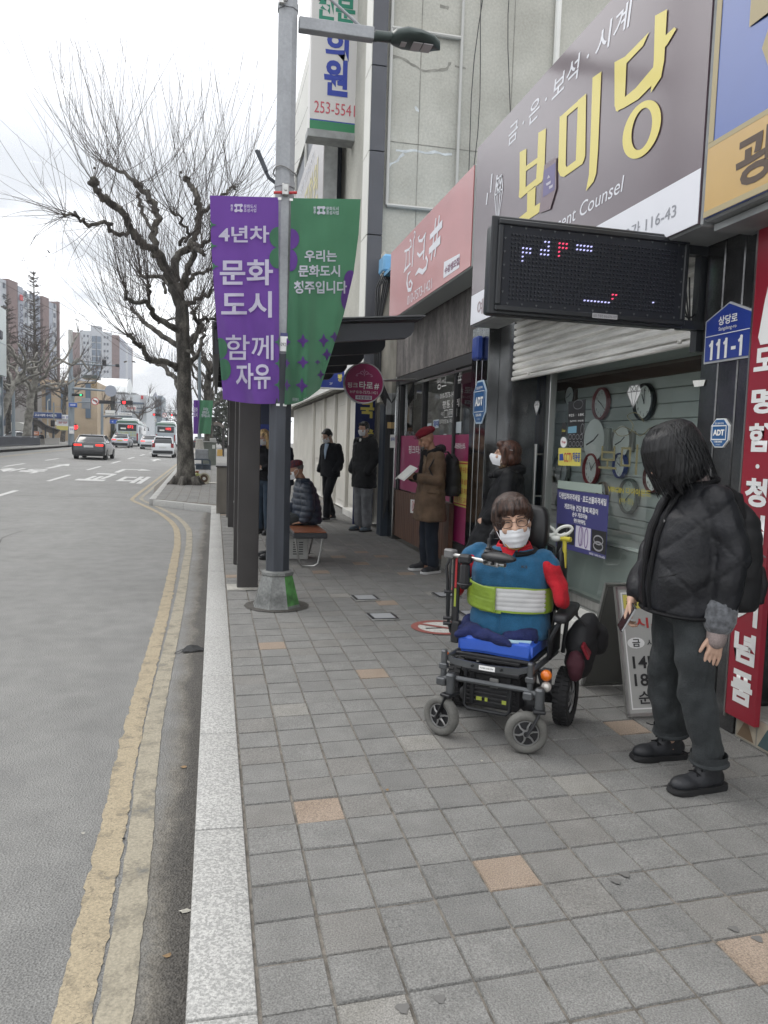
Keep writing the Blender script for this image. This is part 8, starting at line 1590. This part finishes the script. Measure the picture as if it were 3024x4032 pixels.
simple((1.04, 12.0, 0), R(110), 'person in a dark jacket almost hidden behind the lamp post', T, J, M_skin, cloth('navy_jacket', (.014, .017, .026)), [(0, 0, .84, .21, .15), (0, 0, .86, .215, .155), (0, 0, 1.1, .205, .14), (0, 0, 1.3, .205, .14), (0, 0, 1.41, .15, .105), (0, .0, 1.47, .08, .08)],
    [[(-.185, 0, 1.37), (-.24, 0, 1.12), (-.21, .11, .96)], [(.185, 0, 1.37), (.24, 0, 1.12), (.21, .11, .96)]], M_wtr, [(-1, (-.10, .02, .48), (-.1, 0, .12)), (1, (.10, .02, .48), (.1, 0, .12))], [((-.10, 0), R(10)), ((.10, 0), 0)], shorthair, M_hblk, True, pel=(0, 0, .92))
T = HM((.0, .0, 1.58), (0, 0, 0)); J = dict(neck=(0, 0, 1.44), shL=(-.17, 0, 1.37), shR=(.17, 0, 1.37), elL=(-.22, 0, 1.1), elR=(.22, 0, 1.1), wrL=(-.22, .05, .9), wrR=(.22, .05, .9), pel=(0, 0, .92), knL=(-.09, .02, .48), knR=(.09, .02, .48), anL=(-.09, 0, .08), anR=(.09, 0, .08))
c_ = p6(300, 1268, 88); simple((c_.x, 88, c_.z-.75), R(180), 'small dark figure at the underpass entrance across the road', T, J, M_skin, M_suit, [(0, 0, .8, .22, .15), (0, 0, 1.1, .21, .14), (0, 0, 1.38, .17, .12), (0, 0, 1.45, .08, .08)], [[(-.18, 0, 1.35), (-.23, 0, 1.1), (-.23, .05, .92)], [(.18, 0, 1.35), (.23, 0, 1.1), (.23, .05, .92)]], M_wtr, [(-1, (-.09, .02, .48), (-.09, 0, .12)), (1, (.09, .02, .48), (.09, 0, .12))], [((-.09, 0), 0), ((.09, 0), 0)], shorthair, M_hblk, vox=.02, tv=.02)
# ================================================================ POWER WHEELCHAIR AND ITS USER
WC = (1.555, 3.87, 0); WCR = R(141)
wc = empty('power_wheelchair', WC, WCR, 'black power wheelchair with grey castors and bright blue seat cushion', 'wheelchair')
def wp(name, m, f, sm=35, par=None, M=None):
    mb = MB(M); f(mb); o = mb.build(name, m, smooth=sm); o.parent = par or wc; return o
M_gtyre = mat('grey_rubber_tyre', (.115, .113, .104), .8, var=.15, scale=12, fine=.12, fscale=120); M_wfr = mat('grey_painted_frame', (.10, .105, .11), .38, .6, var=.15, scale=8); M_wbk = mat('black_steel', (.013, .014, .016), .45, .2); M_wpl = mat('black_moulded_plastic', (.014, .014, .016), .5); M_cush = mat('bright_blue_vinyl', (.030, .098, .47), .38, var=.1, scale=6, bump=.15, bscale=30)
M_spoke = mat('silver_wheel_spokes', (.36, .36, .36), .35, .8); M_amb = mat('amber_lens', (.65, .15, .01), .2, coat=.6); M_clr = mat('clear_lens', (.5, .48, .45), .15, .3, coat=.6)
def castor(cx, cy, axis, pivot, tag_):
    ax = Vector((axis[0], axis[1], 0)).normalized(); rd = Vector((-ax.y, ax.x, 0)); Rm = Matrix((rd, Vector((0, 0, 1)), ax)).transposed().to_4x4(); T = Matrix.Translation((cx, cy, .105)) @ Rm
    w_ = empty('castor_wheel', (0, 0, 0)); w_.parent = wc
    wp('tyre', M_gtyre, lambda mb: mb.lathe([(.066, -.022), (.072, -.028), (.09, -.029), (.100, -.022), (.105, -.010), (.1055, 0), (.105, .010), (.100, .022), (.09, .029), (.072, .028), (.066, .022), (.062, .0)], 40, caps=False), 50, w_, T)
    wp('hub', M_wpl, lambda mb: (mb.lathe([(.0001, .010), (.062, .008), (.064, -.008), (.0001, -.010)], 28, caps=False), mb.tube([(0, 0, -.032), (0, 0, .036)], .013, 12)), 35, w_, T)
    def spk(mb):
        mb.tube([(.061*math.cos(a*.2618), .061*math.sin(a*.2618), .014) for a in range(24)], .004, 6, closed=True)
        for k in range(6):
            a = k*math.pi/3+.2; mb.tube([(.016*math.cos(a), .016*math.sin(a), .018), (.036*math.cos(a+.12), .036*math.sin(a+.12), .019), (.058*math.cos(a), .058*math.sin(a), .014)], [.0065, .005, .0045], 6)
        mb.tube([(0, 0, .012), (0, 0, .028)], .018, 14)
    wp('spokes', M_spoke, spk, 50, w_, T); wp('axle_nut', M_wbk, lambda mb: mb.tube([(0, 0, .030), (0, 0, .046)], .009, 6), 30, w_, T)
    pv = Vector((pivot[0], pivot[1], 0)); c = Vector((cx, cy, .105))
    def fork(mb):
        for q in (-1, 1):
            o = ax*(.041*q); P = [c+o+Vector((0, 0, -.004)), c+o+Vector((0, 0, .02))+(pv-Vector((cx, cy, 0)))*.25, c.lerp(Vector((pv.x, pv.y, .2)), .6)+o, Vector((pv.x, pv.y, .215))+o*.9]
            mb.tube(P, [.020, .024, .024, .022], 8, flat=.30)
        mb.box((pv.x, pv.y, .222), (.06, .10, .016), Euler((0, 0, math.atan2(ax.y, ax.x)+math.pi/2)), bev=.004)
    wp('castor_fork', M_wbk, fork); wp('swivel_post', M_wfr, lambda mb: (mb.tube([(pv.x, pv.y, .225), (pv.x, pv.y, .325)], .024, 14), mb.tube([(pv.x, pv.y, .322), (pv.x, pv.y, .334)], [.027, .018], 14)))
castor(-.235, .337, (-.294, .956), (-.290, .318), 'l'); castor(.222, .330, (.28, .96), (.182, .318), 'r')
for q in (-1, 1):
    T = Matrix.Translation((q*.305, -.185, .155)) @ Matrix.Rotation(R(90), 4, 'Y'); w_ = empty('drive_wheel', (0, 0, 0)); w_.parent = wc
    def ty(mb):
        mb.lathe([(.09, -.035), (.135, -.042), (.150, -.034), (.155, -.01), (.155, .01), (.150, .034), (.135, .042), (.09, .035)], 36, caps=False)
        for k in range(36):
            a = k*math.pi/18
            for z, da in ((-.022, 0), (.022, .087)): mb.box((.1545*math.cos(a+da), .1545*math.sin(a+da), z), (.010, .015, .030), Euler((0, 0, a+da)))
    wp('tyre', mat('black_knobbly_tyre', (.014, .014, .015), .8) if q < 0 else bpy.data.materials['black_knobbly_tyre'], ty, 35, w_, T)
    wp('rim', M_wbk, lambda mb: mb.lathe([(.0001, q*.015), (.088, q*.02), (.092, -q*.03)], 28, caps=False), 40, w_, T)
    def sp2(mb):
        for k in range(5):
            a = k*2*math.pi/5; mb.tube([(.02*math.cos(a-.2), .02*math.sin(a-.2), q*.03), (.05*math.cos(a-.1), .05*math.sin(a-.1), q*.033), (.085*math.cos(a-.16), .085*math.sin(a-.16), q*.026)], .005, 6); mb.tube([(.05*math.cos(a-.1), .05*math.sin(a-.1), q*.033), (.085*math.cos(a+.16), .085*math.sin(a+.16), q*.026)], .005, 6)
        mb.tube([(.086*math.cos(a*.2618), .086*math.sin(a*.2618), q*.027) for a in range(24)], .004, 6, closed=True); mb.tube([(0, 0, q*.02), (0, 0, q*.04)], .024, 14)
    wp('spokes', M_spoke, sp2, 50, w_, T)
wp('crossbar', M_wfr, lambda mb: mb.tube([(.215, .300, .305), (-.20, .300, .305), (-.235, .300, .305)], .0135, 10));
for q in (-1, 1):
    x = q*.232
    wp('front_post', M_wfr, lambda mb: (mb.tube([(x, .295, .255), (x, .295, .44)], .0165, 12), mb.tube([(x, .295, .438), (x, .295, .446)], [.018, .012], 12), mb.box((x, .295, .36), (.045, .04, .03), bev=.005)))
    wp('side_rail', M_wfr, lambda mb: mb.tube([(x, .29, .395), (x, .10, .392), (x, -.22, .385)], .015, 10)); wp('lower_rail', M_wbk, lambda mb: mb.tube([(x, .29, .27), (x, .08, .23), (x*.96, -.10, .17), (x*.96, -.22, .165)], .014, 10))
    wp('bracket', M_wfr, lambda mb: (mb.box((x-q*.0, .315, .285), (.05, .05, .04), bev=.006), mb.tube([(x, .30, .29), (q*.29 if q < 0 else .185, .318, .30)], .018, 10)))
wp('front_plate', M_wfr, lambda mb: mb.loft([[Vector((x, y-.006, z-.016)), Vector((x, y+.006, z-.016)), Vector((x, y+.006, z+.016)), Vector((x, y-.006, z+.016))] for x, y, z in ((.215, .285, .405), (.17, .295, .392), (0, .305, .385), (-.17, .295, .392), (-.215, .285, .405))], ))
wp('maker_label', M_white, lambda mb: mb.box((-.01, .3135, .386), (.085, .002, .024)), 0);
t_ = txt('POWER CHAIR 250W', Matrix.Translation((-.01, .316, .386)) @ Matrix.Rotation(math.pi, 4, 'Z') @ FY(0), .07, .008, M_blk, None); t_.parent = wc
wp('bolt', M_wbk, lambda mb: [mb.tube([(x, .30, .388), (x, .318, .388)], .007, 6) for x in (.07, -.085)])
wp('seat_plate', M_wpl, lambda mb: (mb.box((-.005, .02, .412), (.42, .36, .018), bev=.005), mb.box((0, .1, .395), (.30, .2, .02), bev=.005)))
def batt(mb):
    mb.box((0, .02, .235), (.30, .36, .19), bev=.015)
    for k in range(6): mb.box((0, .205, .175+.022*k), (.27, .012, .010), bev=.003)
    mb.box((0, .17, .34), (.32, .12, .03), bev=.008)
wp('battery_box', M_wpl, batt); wp('battery_strap', M_wbk, lambda mb: [mb.box((x, .212, .24), (.022, .008, .17), bev=.002) for x in (.10, -.10)]); wp('latch', M_spoke, lambda mb: mb.box((-.02, .214, .285), (.05, .012, .05), bev=.004))
wp('warning_label', mat('yellow_green_label', (.35, .40, .06), .5), lambda mb: [mb.box((x, .213, .19), (w_, .003, .02)) for x, w_ in ((.06, .03), (.02, .015), (-.08, .03))], 0)
wp('bumper_hoop', M_wbk, lambda mb: mb.tube([(.13, .235, .34), (.13, .245, .16), (.11, .245, .14), (-.10, .245, .14), (-.12, .245, .16), (-.12, .235, .30)], .010, 8))
for q in (-1, 1): wp('motor', M_wpl, lambda mb: (mb.tube([(q*.10, -.13, .16), (q*.24, -.17, .158)], .05, 18), mb.tube([(q*.17, .10, .165), (q*.17, -.13, .165)], [.044, .05], 18), mb.tube([(q*.17, .10, .165), (q*.17, .115, .165)], [.044, .02], 18)))
wp('cable', M_black, lambda mb: [mb.tube([(-.19, .02, .34), (-.235, .06-.02*k, .25), (-.22, .0, .18+.02*k), (-.17, -.08, .2)], .006, 6) for k in range(3)])
def cushion(mb):
    b2 = bmesh.new(); bmesh.ops.create_cube(b2, size=1)
    for v in b2.verts: v.co = Vector((v.co.x*.405, v.co.y*.40, v.co.z*.085))
    bmesh.ops.bevel(b2, geom=list(b2.edges), offset=.016, segments=3, affect='EDGES'); bmesh.ops.subdivide_edges(b2, edges=[e for e in b2.edges if e.calc_length() > .1], cuts=8, use_grid_fill=True)
    for v in b2.verts: v.co.z += .006*noise.noise(v.co*6)-.010*max(0, 1-(v.co.x/.2)**2)*(1 if v.co.z > 0 else 0)*max(0, 1-((v.co.y+.05)/.2)**2)
    mb._merge(b2, Matrix.Translation((-.005, .0, .466)))
wp('seat_cushion', M_cush, cushion, 60)
wp('backrest', M_wpl, lambda mb: mb.loft([[Vector((x*w_, -.215+.04*(1-x*x)*0-d+.03*x*x, z)) for x, d in ((-1, 0), (-.5, .012), (0, .016), (.5, .012), (1, 0), (1, .05), (0, .07), (-1, .05))] for w_, z in ((.20, .50), (.215, .62), (.215, .85), (.19, .97), (.15, .99))]), 50)
wp('back_post', M_wbk, lambda mb: [mb.tube([(q*.19, -.22, .38), (q*.20, -.27, .7), (q*.20, -.30, 1.0), (q*.20, -.36, 1.02)], .014, 8) for q in (-1, 1)])
wp('headrest', mat('black_vinyl_pad', (.012, .012, .013), .35), lambda mb: mb.loft([[Vector((-.075+math.copysign(abs(math.cos(a*.3927))**.55, math.cos(a*.3927))*w_, yy, 1.075+math.copysign(abs(math.sin(a*.3927))**.55, math.sin(a*.3927))*h_)) for a in range(16)] for w_, h_, yy in ((.085, .105, -.105), (.10, .125, -.118), (.10, .125, -.175), (.085, .105, -.195))]), 60); wp('headrest_stem', M_steel, lambda mb: mb.tube([(-.075, -.24, 1.05), (-.03, -.27, .90)], .011, 8))
wp('armrest_pad', M_wpl, lambda mb: mb.loft([[Vector((-.315+a*w_, y, z+b*h_)) for a, b in [(math.copysign(abs(math.cos(t*.3927))**.6, math.cos(t*.3927)), math.copysign(abs(math.sin(t*.3927))**.6, math.sin(t*.3927))) for t in range(16)]] for y, w_, h_, z in ((.085, .02, .012, .632), (.075, .036, .022, .634), (.02, .042, .026, .638), (-.12, .044, .027, .652), (-.20, .038, .022, .66), (-.212, .02, .012, .66))]), 60)
wp('armrest_support', M_wbk, lambda mb: (mb.tube([(-.30, -.16, .63), (-.28, -.17, .40)], .012, 8), mb.tube([(-.305, .03, .615), (-.265, .05, .52), (-.25, .0, .40)], .013, 8), mb.box((-.255, -.06, .49), (.014, .24, .16), bev=.006)))
def lamp(x, y, z, m, r):
    wp('lamp', m, lambda mb: mb.lathe([(.0001, .022), (r*.6, .019), (r*.95, .006), (r, -.01), (r*.8, -.02)], 18, Matrix.Translation((x, y, z)) @ Matrix.Rotation(R(-90), 4, 'X')), 60)
lamp(-.295, .235, .375, M_amb, .029); lamp(-.297, .235, .318, M_clr, .027); lamp(.245, .25, .405, M_amb, .018)
wp('lamp_bracket', M_wbk, lambda mb: (mb.box((-.29, .205, .35), (.05, .03, .11), bev=.006), mb.tube([(-.29, .2, .36), (-.235, .18, .39)], .010, 8)))
wp('joystick_post', M_wpl, lambda mb: (mb.box((.255, .10, .735), (.038, .03, .37), bev=.006), mb.box((.245, .10, .50), (.05, .05, .12), bev=.008))); wp('joystick_bar', M_steel, lambda mb: (mb.tube([(.285, .13, .925), (.14, .205, .925)], .011, 10), mb.tube([(.14, .205, .925), (-.085, .325, .925)], .011, 10)))
BA = math.atan2(.12, -.225)
wp('end_block', mat('grey_plastic', (.12, .12, .12), .5), lambda mb: mb.box((.285, .125, .928), (.075, .045, .05), Euler((0, 0, BA)), bev=.008)); wp('clamp', M_spoke, lambda mb: mb.box((-.0, .29, .926), (.11, .022, .034), Euler((0, 0, BA)), bev=.006)); wp('bolt', M_wbk, lambda mb: [mb.tube([(-.0+dx, .30-dx*.5, .926), (-.0+dx+.008, .315-dx*.5, .926)], .008, 10) for dx in (.025, -.022)])
def joy(mb):
    u = Vector((math.cos(BA), math.sin(BA), 0)); v = Vector((-u.y, u.x, 0)); c = Vector((-.035, .295, .955))
    mb.loft([[c+u*s_+v*(math.cos(a*.3927)*w_)+Vector((0, 0, math.sin(a*.3927)*h_+dz)) for a in range(16)] for s_, w_, h_, dz in ((-.095, .018, .012, -.004), (-.085, .034, .022, -.002), (-.03, .043, .028, 0), (.03, .043, .028, .002), (.08, .034, .020, .004), (.115, .018, .010, .006), (.122, .006, .004, .006))])
wp('joystick_box', M_wpl, joy, 60); wp('joystick', M_wpl, lambda mb: mb.lathe([(.026, 0), (.022, .010), (.014, .014), (.018, .02), (.010, .026), (.0085, .05), (.011, .062), (.008, .07), (.0001, .072)], 16, Matrix.Translation((.025, .265, .975)) @ Matrix.Rotation(R(6), 4, 'X')), 50)
wp('cup_holder', M_wpl, lambda mb: (mb.box((.165, .215, .83), (.05, .05, .14), bev=.014), mb.box((.165, .215, .92), (.07, .055, .05), bev=.012), mb.tube([(.165+.036*math.cos(a*.5236), .215+.036*math.sin(a*.5236), .79) for a in range(12)], .006, 6, closed=True)))
wp('control_cable', M_black, lambda mb: (mb.tube([(.285, .13, .905), (.30, .14, .86), (.295, .13, .78), (.29, .13, .60), (.275, .11, .50), (.23, .05, .42)], .008, 8), mb.tube([(.28, .13, .905), (.275, .15, .84), (.28, .13, .74), (.285, .12, .56), (.24, .08, .44)], .006, 8), [mb.tube([(.27, .12, z), (.31, .135, z)], .011, 8) for z in (.72, .575, .545)]))
wp('red_strap', M_redl, lambda mb: mb.box((.25, .122, .83), (.012, .006, .17), bev=.002), 0); wp('lime_strap', mat('lime_strap', (.30, .36, .05), .6), lambda mb: mb.box((.252, .1185, .69), (.012, .005, .10), bev=.002), 0)
M_yrod = mat('yellow_plastic', (.60, .52, .06), .45); M_wgad = mat('white_plastic', (.66, .67, .63), .4)
g0 = Vector((-.20, -.20, 1.02))
wp('gadget_rod', M_yrod, lambda mb: (mb.tube([g0+Vector((-.02, -.02, .0)), g0+Vector((-.085, .0, .0))], .014, 10), mb.tube([g0+Vector((-.055, -.01, -.16)), g0+Vector((-.05, -.01, -.01))], .012, 8), mb.box(g0+Vector((.055, .03, .0)), (.012, .012, .05), Euler((0, R(25), 0)), bev=.005)))
u_ = Vector((-.80, -.25, 0)).normalized()
wp('gadget_loop', M_wgad, lambda mb: ([mb.tube([g0+Vector((0, 0, .045))+u_*(q*.046+.042*math.cos(a*.3927))+Vector((0, 0, .024*math.sin(a*.3927)+.012*q*math.cos(a*.3927)))for a in range(16)], .0085, 8, closed=True) for q in (-1, 1)], mb.tube([g0+u_*-.05+Vector((0, 0, .02)), g0+Vector((0, 0, .005)), g0+u_*.055+Vector((0, 0, .03))], .008, 8), mb.ell(g0+Vector((0, 0, .0)), (.03, .02, .018), sub=2)))
wp('gadget_stem', mat('teal_strip', (.10, .2, .19), .4), lambda mb: mb.tube([g0+Vector((.05, .02, .05)), g0+Vector((.035, .02, -.14))], .005, 6)); wp('back_shell', M_wbk, lambda mb: mb.loft([[Vector((-.235+.03*math.cos(a*.5236)*w_, -.23+.06*math.sin(a*.5236)*w_, z)) for a in range(12)] for z, w_ in ((.62, .6), (.70, 1), (.84, 1.05), (.94, .8), (.97, .3))]), 60)
bg_ = empty('bag', (WC[0], WC[1], 0), WCR, 'black bag with a dark red pouch hanging behind the wheelchair armrest', 'bag')
cp = Caps(); cp.e((-.375, -.20, .46), (.085, .12, .13)); cp.e((-.40, -.25, .53), (.06, .10, .09)); cp.e((-.37, -.18, .36), (.075, .10, .09)); cp.e((-.45, -.29, .47), (.05, .07, .09)); remesh(cp, 'bag', mat('black_bag_cloth', (.010, .010, .012), .7, var=.3, scale=9), bg_, .009, 4, folds(.009, 9))
cp = Caps(); cp.e((-.372, -.08, .365), (.05, .045, .085)); o = remesh(cp, 'pouch', mat('dark_red_mesh', (.05, .008, .016), .8), bg_, .008, 4, folds(.008, 12)); mb = MB(Matrix.Translation((-.42, -.10, .455)) @ Matrix.Rotation(R(25), 4, 'Y') @ Matrix.Rotation(R(-12), 4, 'X')); mb.box((0, 0, 0), (.018, .105, .08), bev=.005); mb.box((0, 0, 0), (.012, .108, .083), bev=.003); mb.build('red_wallet', mat('red_leather', (.20, .012, .022), .45), bg_)
mb = MB(); mb.tube([(-.34, -.20, .60), (-.33, -.215, .66), (-.32, -.22, .63)], .008, 6); mb.tube([(-.40, -.14, .57), (-.35, -.12, .63), (-.31, -.1, .655)], .007, 6); mb.build('strap', M_blk, bg_)
mn = empty('person', WC, WCR, 'smiling person with glasses in a blue fleece vest, seated in the power wheelchair', 'person')
HS = 1.10; T = HM((-.022, .03, 1.128), (R(-3), R(9), R(22)))
cp = Caps(); head(cp, T, HS); cp.c((-.035, -.01, .93), T @ Vector((0, -.02, -.06)), .062, .060)
cp.path([(-.01, -.05, .60), (-.01, -.045, .70), (-.015, -.03, .86)], [.10, .12, .10]); cp.c((-.13, -.03, .88), (.12, -.02, .88), .06, .06)
for q in (-1, 1): cp.path([(q*.13, -.03, .88), (q*.20, -.02, .84)], [.045, .03])
remesh(cp, 'body', M_skin, mn, .006, 3)
facebits(mn, T, HS, M_hbrn, True, mat('brown_glasses_frame', (.03, .018, .014), .35)); maskpart(mn, T, HS, low=.020)
mb = MB(T @ Matrix.Diagonal((HS, HS, HS, 1))); mb.ell((0, .106, -.028), (.020, .014, .012), sub=2); mb.build('nose', M_skin, mn, smooth=180)
P = lambda x, y, z: T @ Vector((x*HS, y*HS, z*HS)); r3 = T.to_euler(); cp = Caps()
cp.e(P(0, -.018, .045), (.094*HS, .108*HS, .090*HS), r3); cp.e(P(0, -.055, .0), (.090*HS, .075*HS, .080*HS), r3); cp.e(P(.045, -.01, .02), (.05*HS, .085*HS, .08*HS), r3)
for x in (-.06, -.03, 0, .03, .06): cp.path([P(x*.8, .055, .09), P(x, .088-abs(x)*.35, .062), P(x*1.12+.006, .098-abs(x)*.5, .034)], [.028, .020, .008])
for q in (-1, 1): cp.path([P(q*.076, .02, .05), P(q*.086, .014, .012), P(q*.086, .012, -.012)], [.026, .020, .010])
cp.path([P(.07, -.05, -.02), P(.062, -.06, -.085)], [.03, .02]); remesh(cp, 'hair', M_hbrn, mn, .006, 4, hdisp)
M_flc = mat('blue_fleece', (.023, .098, .190), .95, var=.12, scale=14, fine=.18, fscale=260, bump=.5, bscale=220, sheen=.12, spec=.15); M_rsh = cloth('red_cotton', (.42, .018, .028)); M_nvy = cloth('navy_cloth', (.020, .026, .085))
VR = [(-.01, -.05, .495, .222, .165), (-.01, -.045, .53, .228, .175), (-.012, -.04, .62, .212, .166), (-.012, -.035, .66, .208, .162), (-.012, -.03, .77, .212, .166), (-.014, -.025, .85, .222, .164), (-.016, -.022, .92, .205, .135), (-.018, -.02, .965, .135, .10), (-.022, -.01, .985, .085, .08)]
cp = Caps(); cp.loft(VR, 24); cp.c((.17, -.02, .915), (.215, -.02, .90), .07, .062); cp.c((-.19, -.02, .915), (-.215, -.02, .90), .07, .06)
remesh(cp, 'vest', M_flc, mn, .007, 5, lambda p, n: .006*noise.noise(p*9)+.004*noise.noise(p*22)-.006*math.exp(-((p.x+.012-.012*math.sin(p.z*14))/.006)**2)*(1 if n.y > .3 else 0)-.004*math.exp(-((p.z-.66)/.03)**2))
cp = Caps()
for q, dx in ((-1, 0), (1, -.035)): cp.path([(q*(.205+dx*.4), -.02, .905), (q*(.285+dx), .005, .80), (q*(.312+dx), .02, .715)], [.058, .042, .036]); cp.path([(q*(.205+dx*.4), .01, .895), (q*(.278+dx), .035, .80), (q*(.305+dx), .05, .72)], [.046, .036, .032])
remesh(cp, 'shirt_sleeves', M_rsh, mn, .006, 6, folds(.005, 12));
def collar(mb):
    rings = []
    for f in (0, .33, .66, 1):
        rings.append([Vector((-.026+(.086+.022*f)*math.cos(a), -.008+(.078+.022*f)*math.sin(a), 1.005-.045*f-.012*math.sin(a))) for a in [math.radians(118+304*k/20) for k in range(21)]])
    for A, B in zip(rings, rings[1:]):
        a = [mb.bm.verts.new(p) for p in A]; b = [mb.bm.verts.new(p) for p in B]
        for k in range(20): mb.face([a[k], b[k], b[k+1], a[k+1]])
mb = MB(); collar(mb); o = mb.build('red_collar', M_rsh, mn, smooth=60); md = o.modifiers.new('t', 'SOLIDIFY'); md.thickness = .008
mb = MB(); mb.tube([(-.024+.118*math.cos(math.radians(110+320*k/20)), -.008+.108*math.sin(math.radians(110+320*k/20)), .962-.012*math.sin(math.radians(110+320*k/20))) for k in range(21)], .017, 8, flat=.8); mb.build('black_collar', cloth('black_fleece_collar', (.012, .012, .013)), mn)
mb = MB(); mb.poly([(-.07, .075, .985), (.02, .085, .985), (-.015, .118, .935), (-.05, .112, .94)]); mb.build('red_shirt_front', M_rsh, mn, smooth=0)
mb = MB(); mb.tube([P(.05, .05, -.105), P(.035, .06, -.125), P(.0, .07, -.135), P(-.04, .055, -.12)], .005, 6); mb.build('cord', mat('gold_cord', (.40, .22, .06), .5), mn)
t_ = txt('K2', Matrix.Translation((-.125, .118, .895)) @ Matrix.Rotation(R(180+28), 4, 'Z') @ FY(0) @ Matrix.Rotation(R(-8), 4, 'X'), .032, .014, M_blk, None, bold=.03); t_.parent = mn
M_lime = mat('lime_vinyl', (.21, .31, .03), .45, var=.12, scale=9, bump=.3, bscale=40); M_band = mat('white_ribbed_band', (.50, .50, .50), .7, var=.06, scale=9)
def belt(mb, a0, a1, z0, z1, off, rib=0.0, nr=4, th=.006, tilt=0.0):
    n = 26; k = 20; g = []
    for j in range(k+1):
        f = j/k; z = z0+(z1-z0)*f; row = []
        for i in range(n+1):
            a = math.radians(a0+(a1-a0)*i/n); r = off+rib*(abs(math.sin(f*math.pi*nr))**.3)+.004*noise.noise(Vector((a*3, z*20, 1)))
            row.append(mb.bm.verts.new((-.012+(.211+r)*math.cos(a), -.033+(.166+r)*math.sin(a), z+tilt*(i/n-.5)+.004*math.sin(a*4)*f)))
        g.append(row)
    for j in range(k):
        for i in range(n): mb.face([g[j][i], g[j][i+1], g[j+1][i+1], g[j+1][i]])
def beltp(name, m, *a, **k): mb = MB(); belt(mb, *a, **k); o = mb.build(name, m, smooth=60); o.parent = mn; md = o.modifiers.new('t', 'SOLIDIFY'); md.thickness = .007; md.offset = 1; return o
bl_ = beltp('belt_band', M_band, 68, 158, .655, .775, .010, .0030, 5);
for nm, a in (('belt_edge', (66, 160, .648, .657, .012)), ('belt_edge', (66, 160, .772, .781, .012)), ('belt_side', (155, 215, .645, .780, .012)), ('belt_side', (-40, 40, .645, .780, .010))): beltp(nm, M_lime, *a)
beltp('belt_flap', M_lime, 8, 84, .652, .785, .020, .0022, 6, tilt=-.02); beltp('belt_edge', M_lime, 58, 92, .640, .652, .014)
mb = MB(); mb.tube([(-.012+(.211+.032)*math.cos(math.radians(84)), -.033+(.166+.032)*math.sin(math.radians(84)), z) for z in (.645, .70, .76)], .004, 6); mb.build('belt_stitching', M_lime, mn)
cp = Caps(); cp.path([(.20, .09, .535), (.12, .155, .535), (.03, .185, .515)], [.035, .036, .026]); cp.path([(.19, .02, .54), (.21, .10, .52)], [.05, .035]); cp.path([(.05, .17, .525), (-.06, .192, .505), (-.09, .195, .492)], [.034, .026, .012]); cp.path([(-.06, .13, .52), (-.16, .08, .52)], [.034, .05]); cp.path([(.16, .16, .52), (.20, .19, .505)], [.03, .018]); remesh(cp, 'navy_cloth', M_nvy, mn, .007, 3, folds(.009, 14))
mb = MB(); mb.loft([[Vector((x, y, z)), Vector((x, y+.02, z-.004)), Vector((x, y+.02, z+.004)), Vector((x, y, z+.008))] for x, y, z in ((.10, .165, .512), (.0, .175, .508), (-.10, .172, .508), (-.19, .150, .512))]); mb.build('towel_edge', mat('pale_blue_towel', (.32, .48, .58), .9), mn)
# ================================================================ separate pieces become parts of their own
SPLIT = {'raised_panel', 'pilaster', 'shirt_sleeves', 'pattern', 'mullion', 'bracelet_print', 'light_panel', 'banner_clip', 'camera', 'bolt', 'sparkle', 'ring_print', 'bracket', 'rib', 'canopy_post', 'post', 'roof_sign', 'battery_strap', 'motor', 'back_post', 'lettering_box', 'armhole_trim', 'cuffs', 'window_band', 'gold_swash', 'warning_label', 'lapel', 'vent'}
for o in list(COL.objects):
    if o.type != 'MESH' or o.name.split('.')[0] not in SPLIT: continue
    bm = bmesh.new(); bm.from_mesh(o.data); seen = set(); isl = []
    for v in bm.verts:
        if v in seen: continue
        st, cur = [v], []; seen.add(v)
        while st:
            a = st.pop(); cur.append(a)
            for e_ in a.link_edges:
                b = e_.other_vert(a)
                if b not in seen: seen.add(b); st.append(b)
        isl.append(cur)
    bm.verts.index_update()
    if 1 < len(isl) <= 12:
        for k, cur in enumerate(isl[1:]):
            ids = set(v.index for v in cur); b2 = bm.copy(); b2.verts.ensure_lookup_table()
            bmesh.ops.delete(b2, geom=[v for v in b2.verts if v.index not in ids], context='VERTS')
            me = bpy.data.meshes.new(o.data.name); b2.to_mesh(me); b2.free(); [me.materials.append(m_) for m_ in o.data.materials]
            n_ = o.copy(); n_.data = me; COL.objects.link(n_)
        bmesh.ops.delete(bm, geom=[v for cur in isl[1:] for v in cur], context='VERTS'); bm.to_mesh(o.data)
    bm.free()
# ================================================================ AIR
hm = bpy.data.materials.new('haze'); hm.use_nodes = True; ht_ = hm.node_tree; ht_.nodes.clear()
ho = ht_.nodes.new('ShaderNodeOutputMaterial'); hv = ht_.nodes.new('ShaderNodeVolumePrincipled'); hv.inputs['Color'].default_value = (.93, .95, 1.0, 1); hv.inputs['Density'].default_value = .0005
ht_.links.new(hv.outputs[0], ho.inputs['Volume'])
mb = MB(); mb.span((-960, -120, -3.0), (960, 960, 70)); tag(mb.build('haze', hm, smooth=0), kind='stuff')
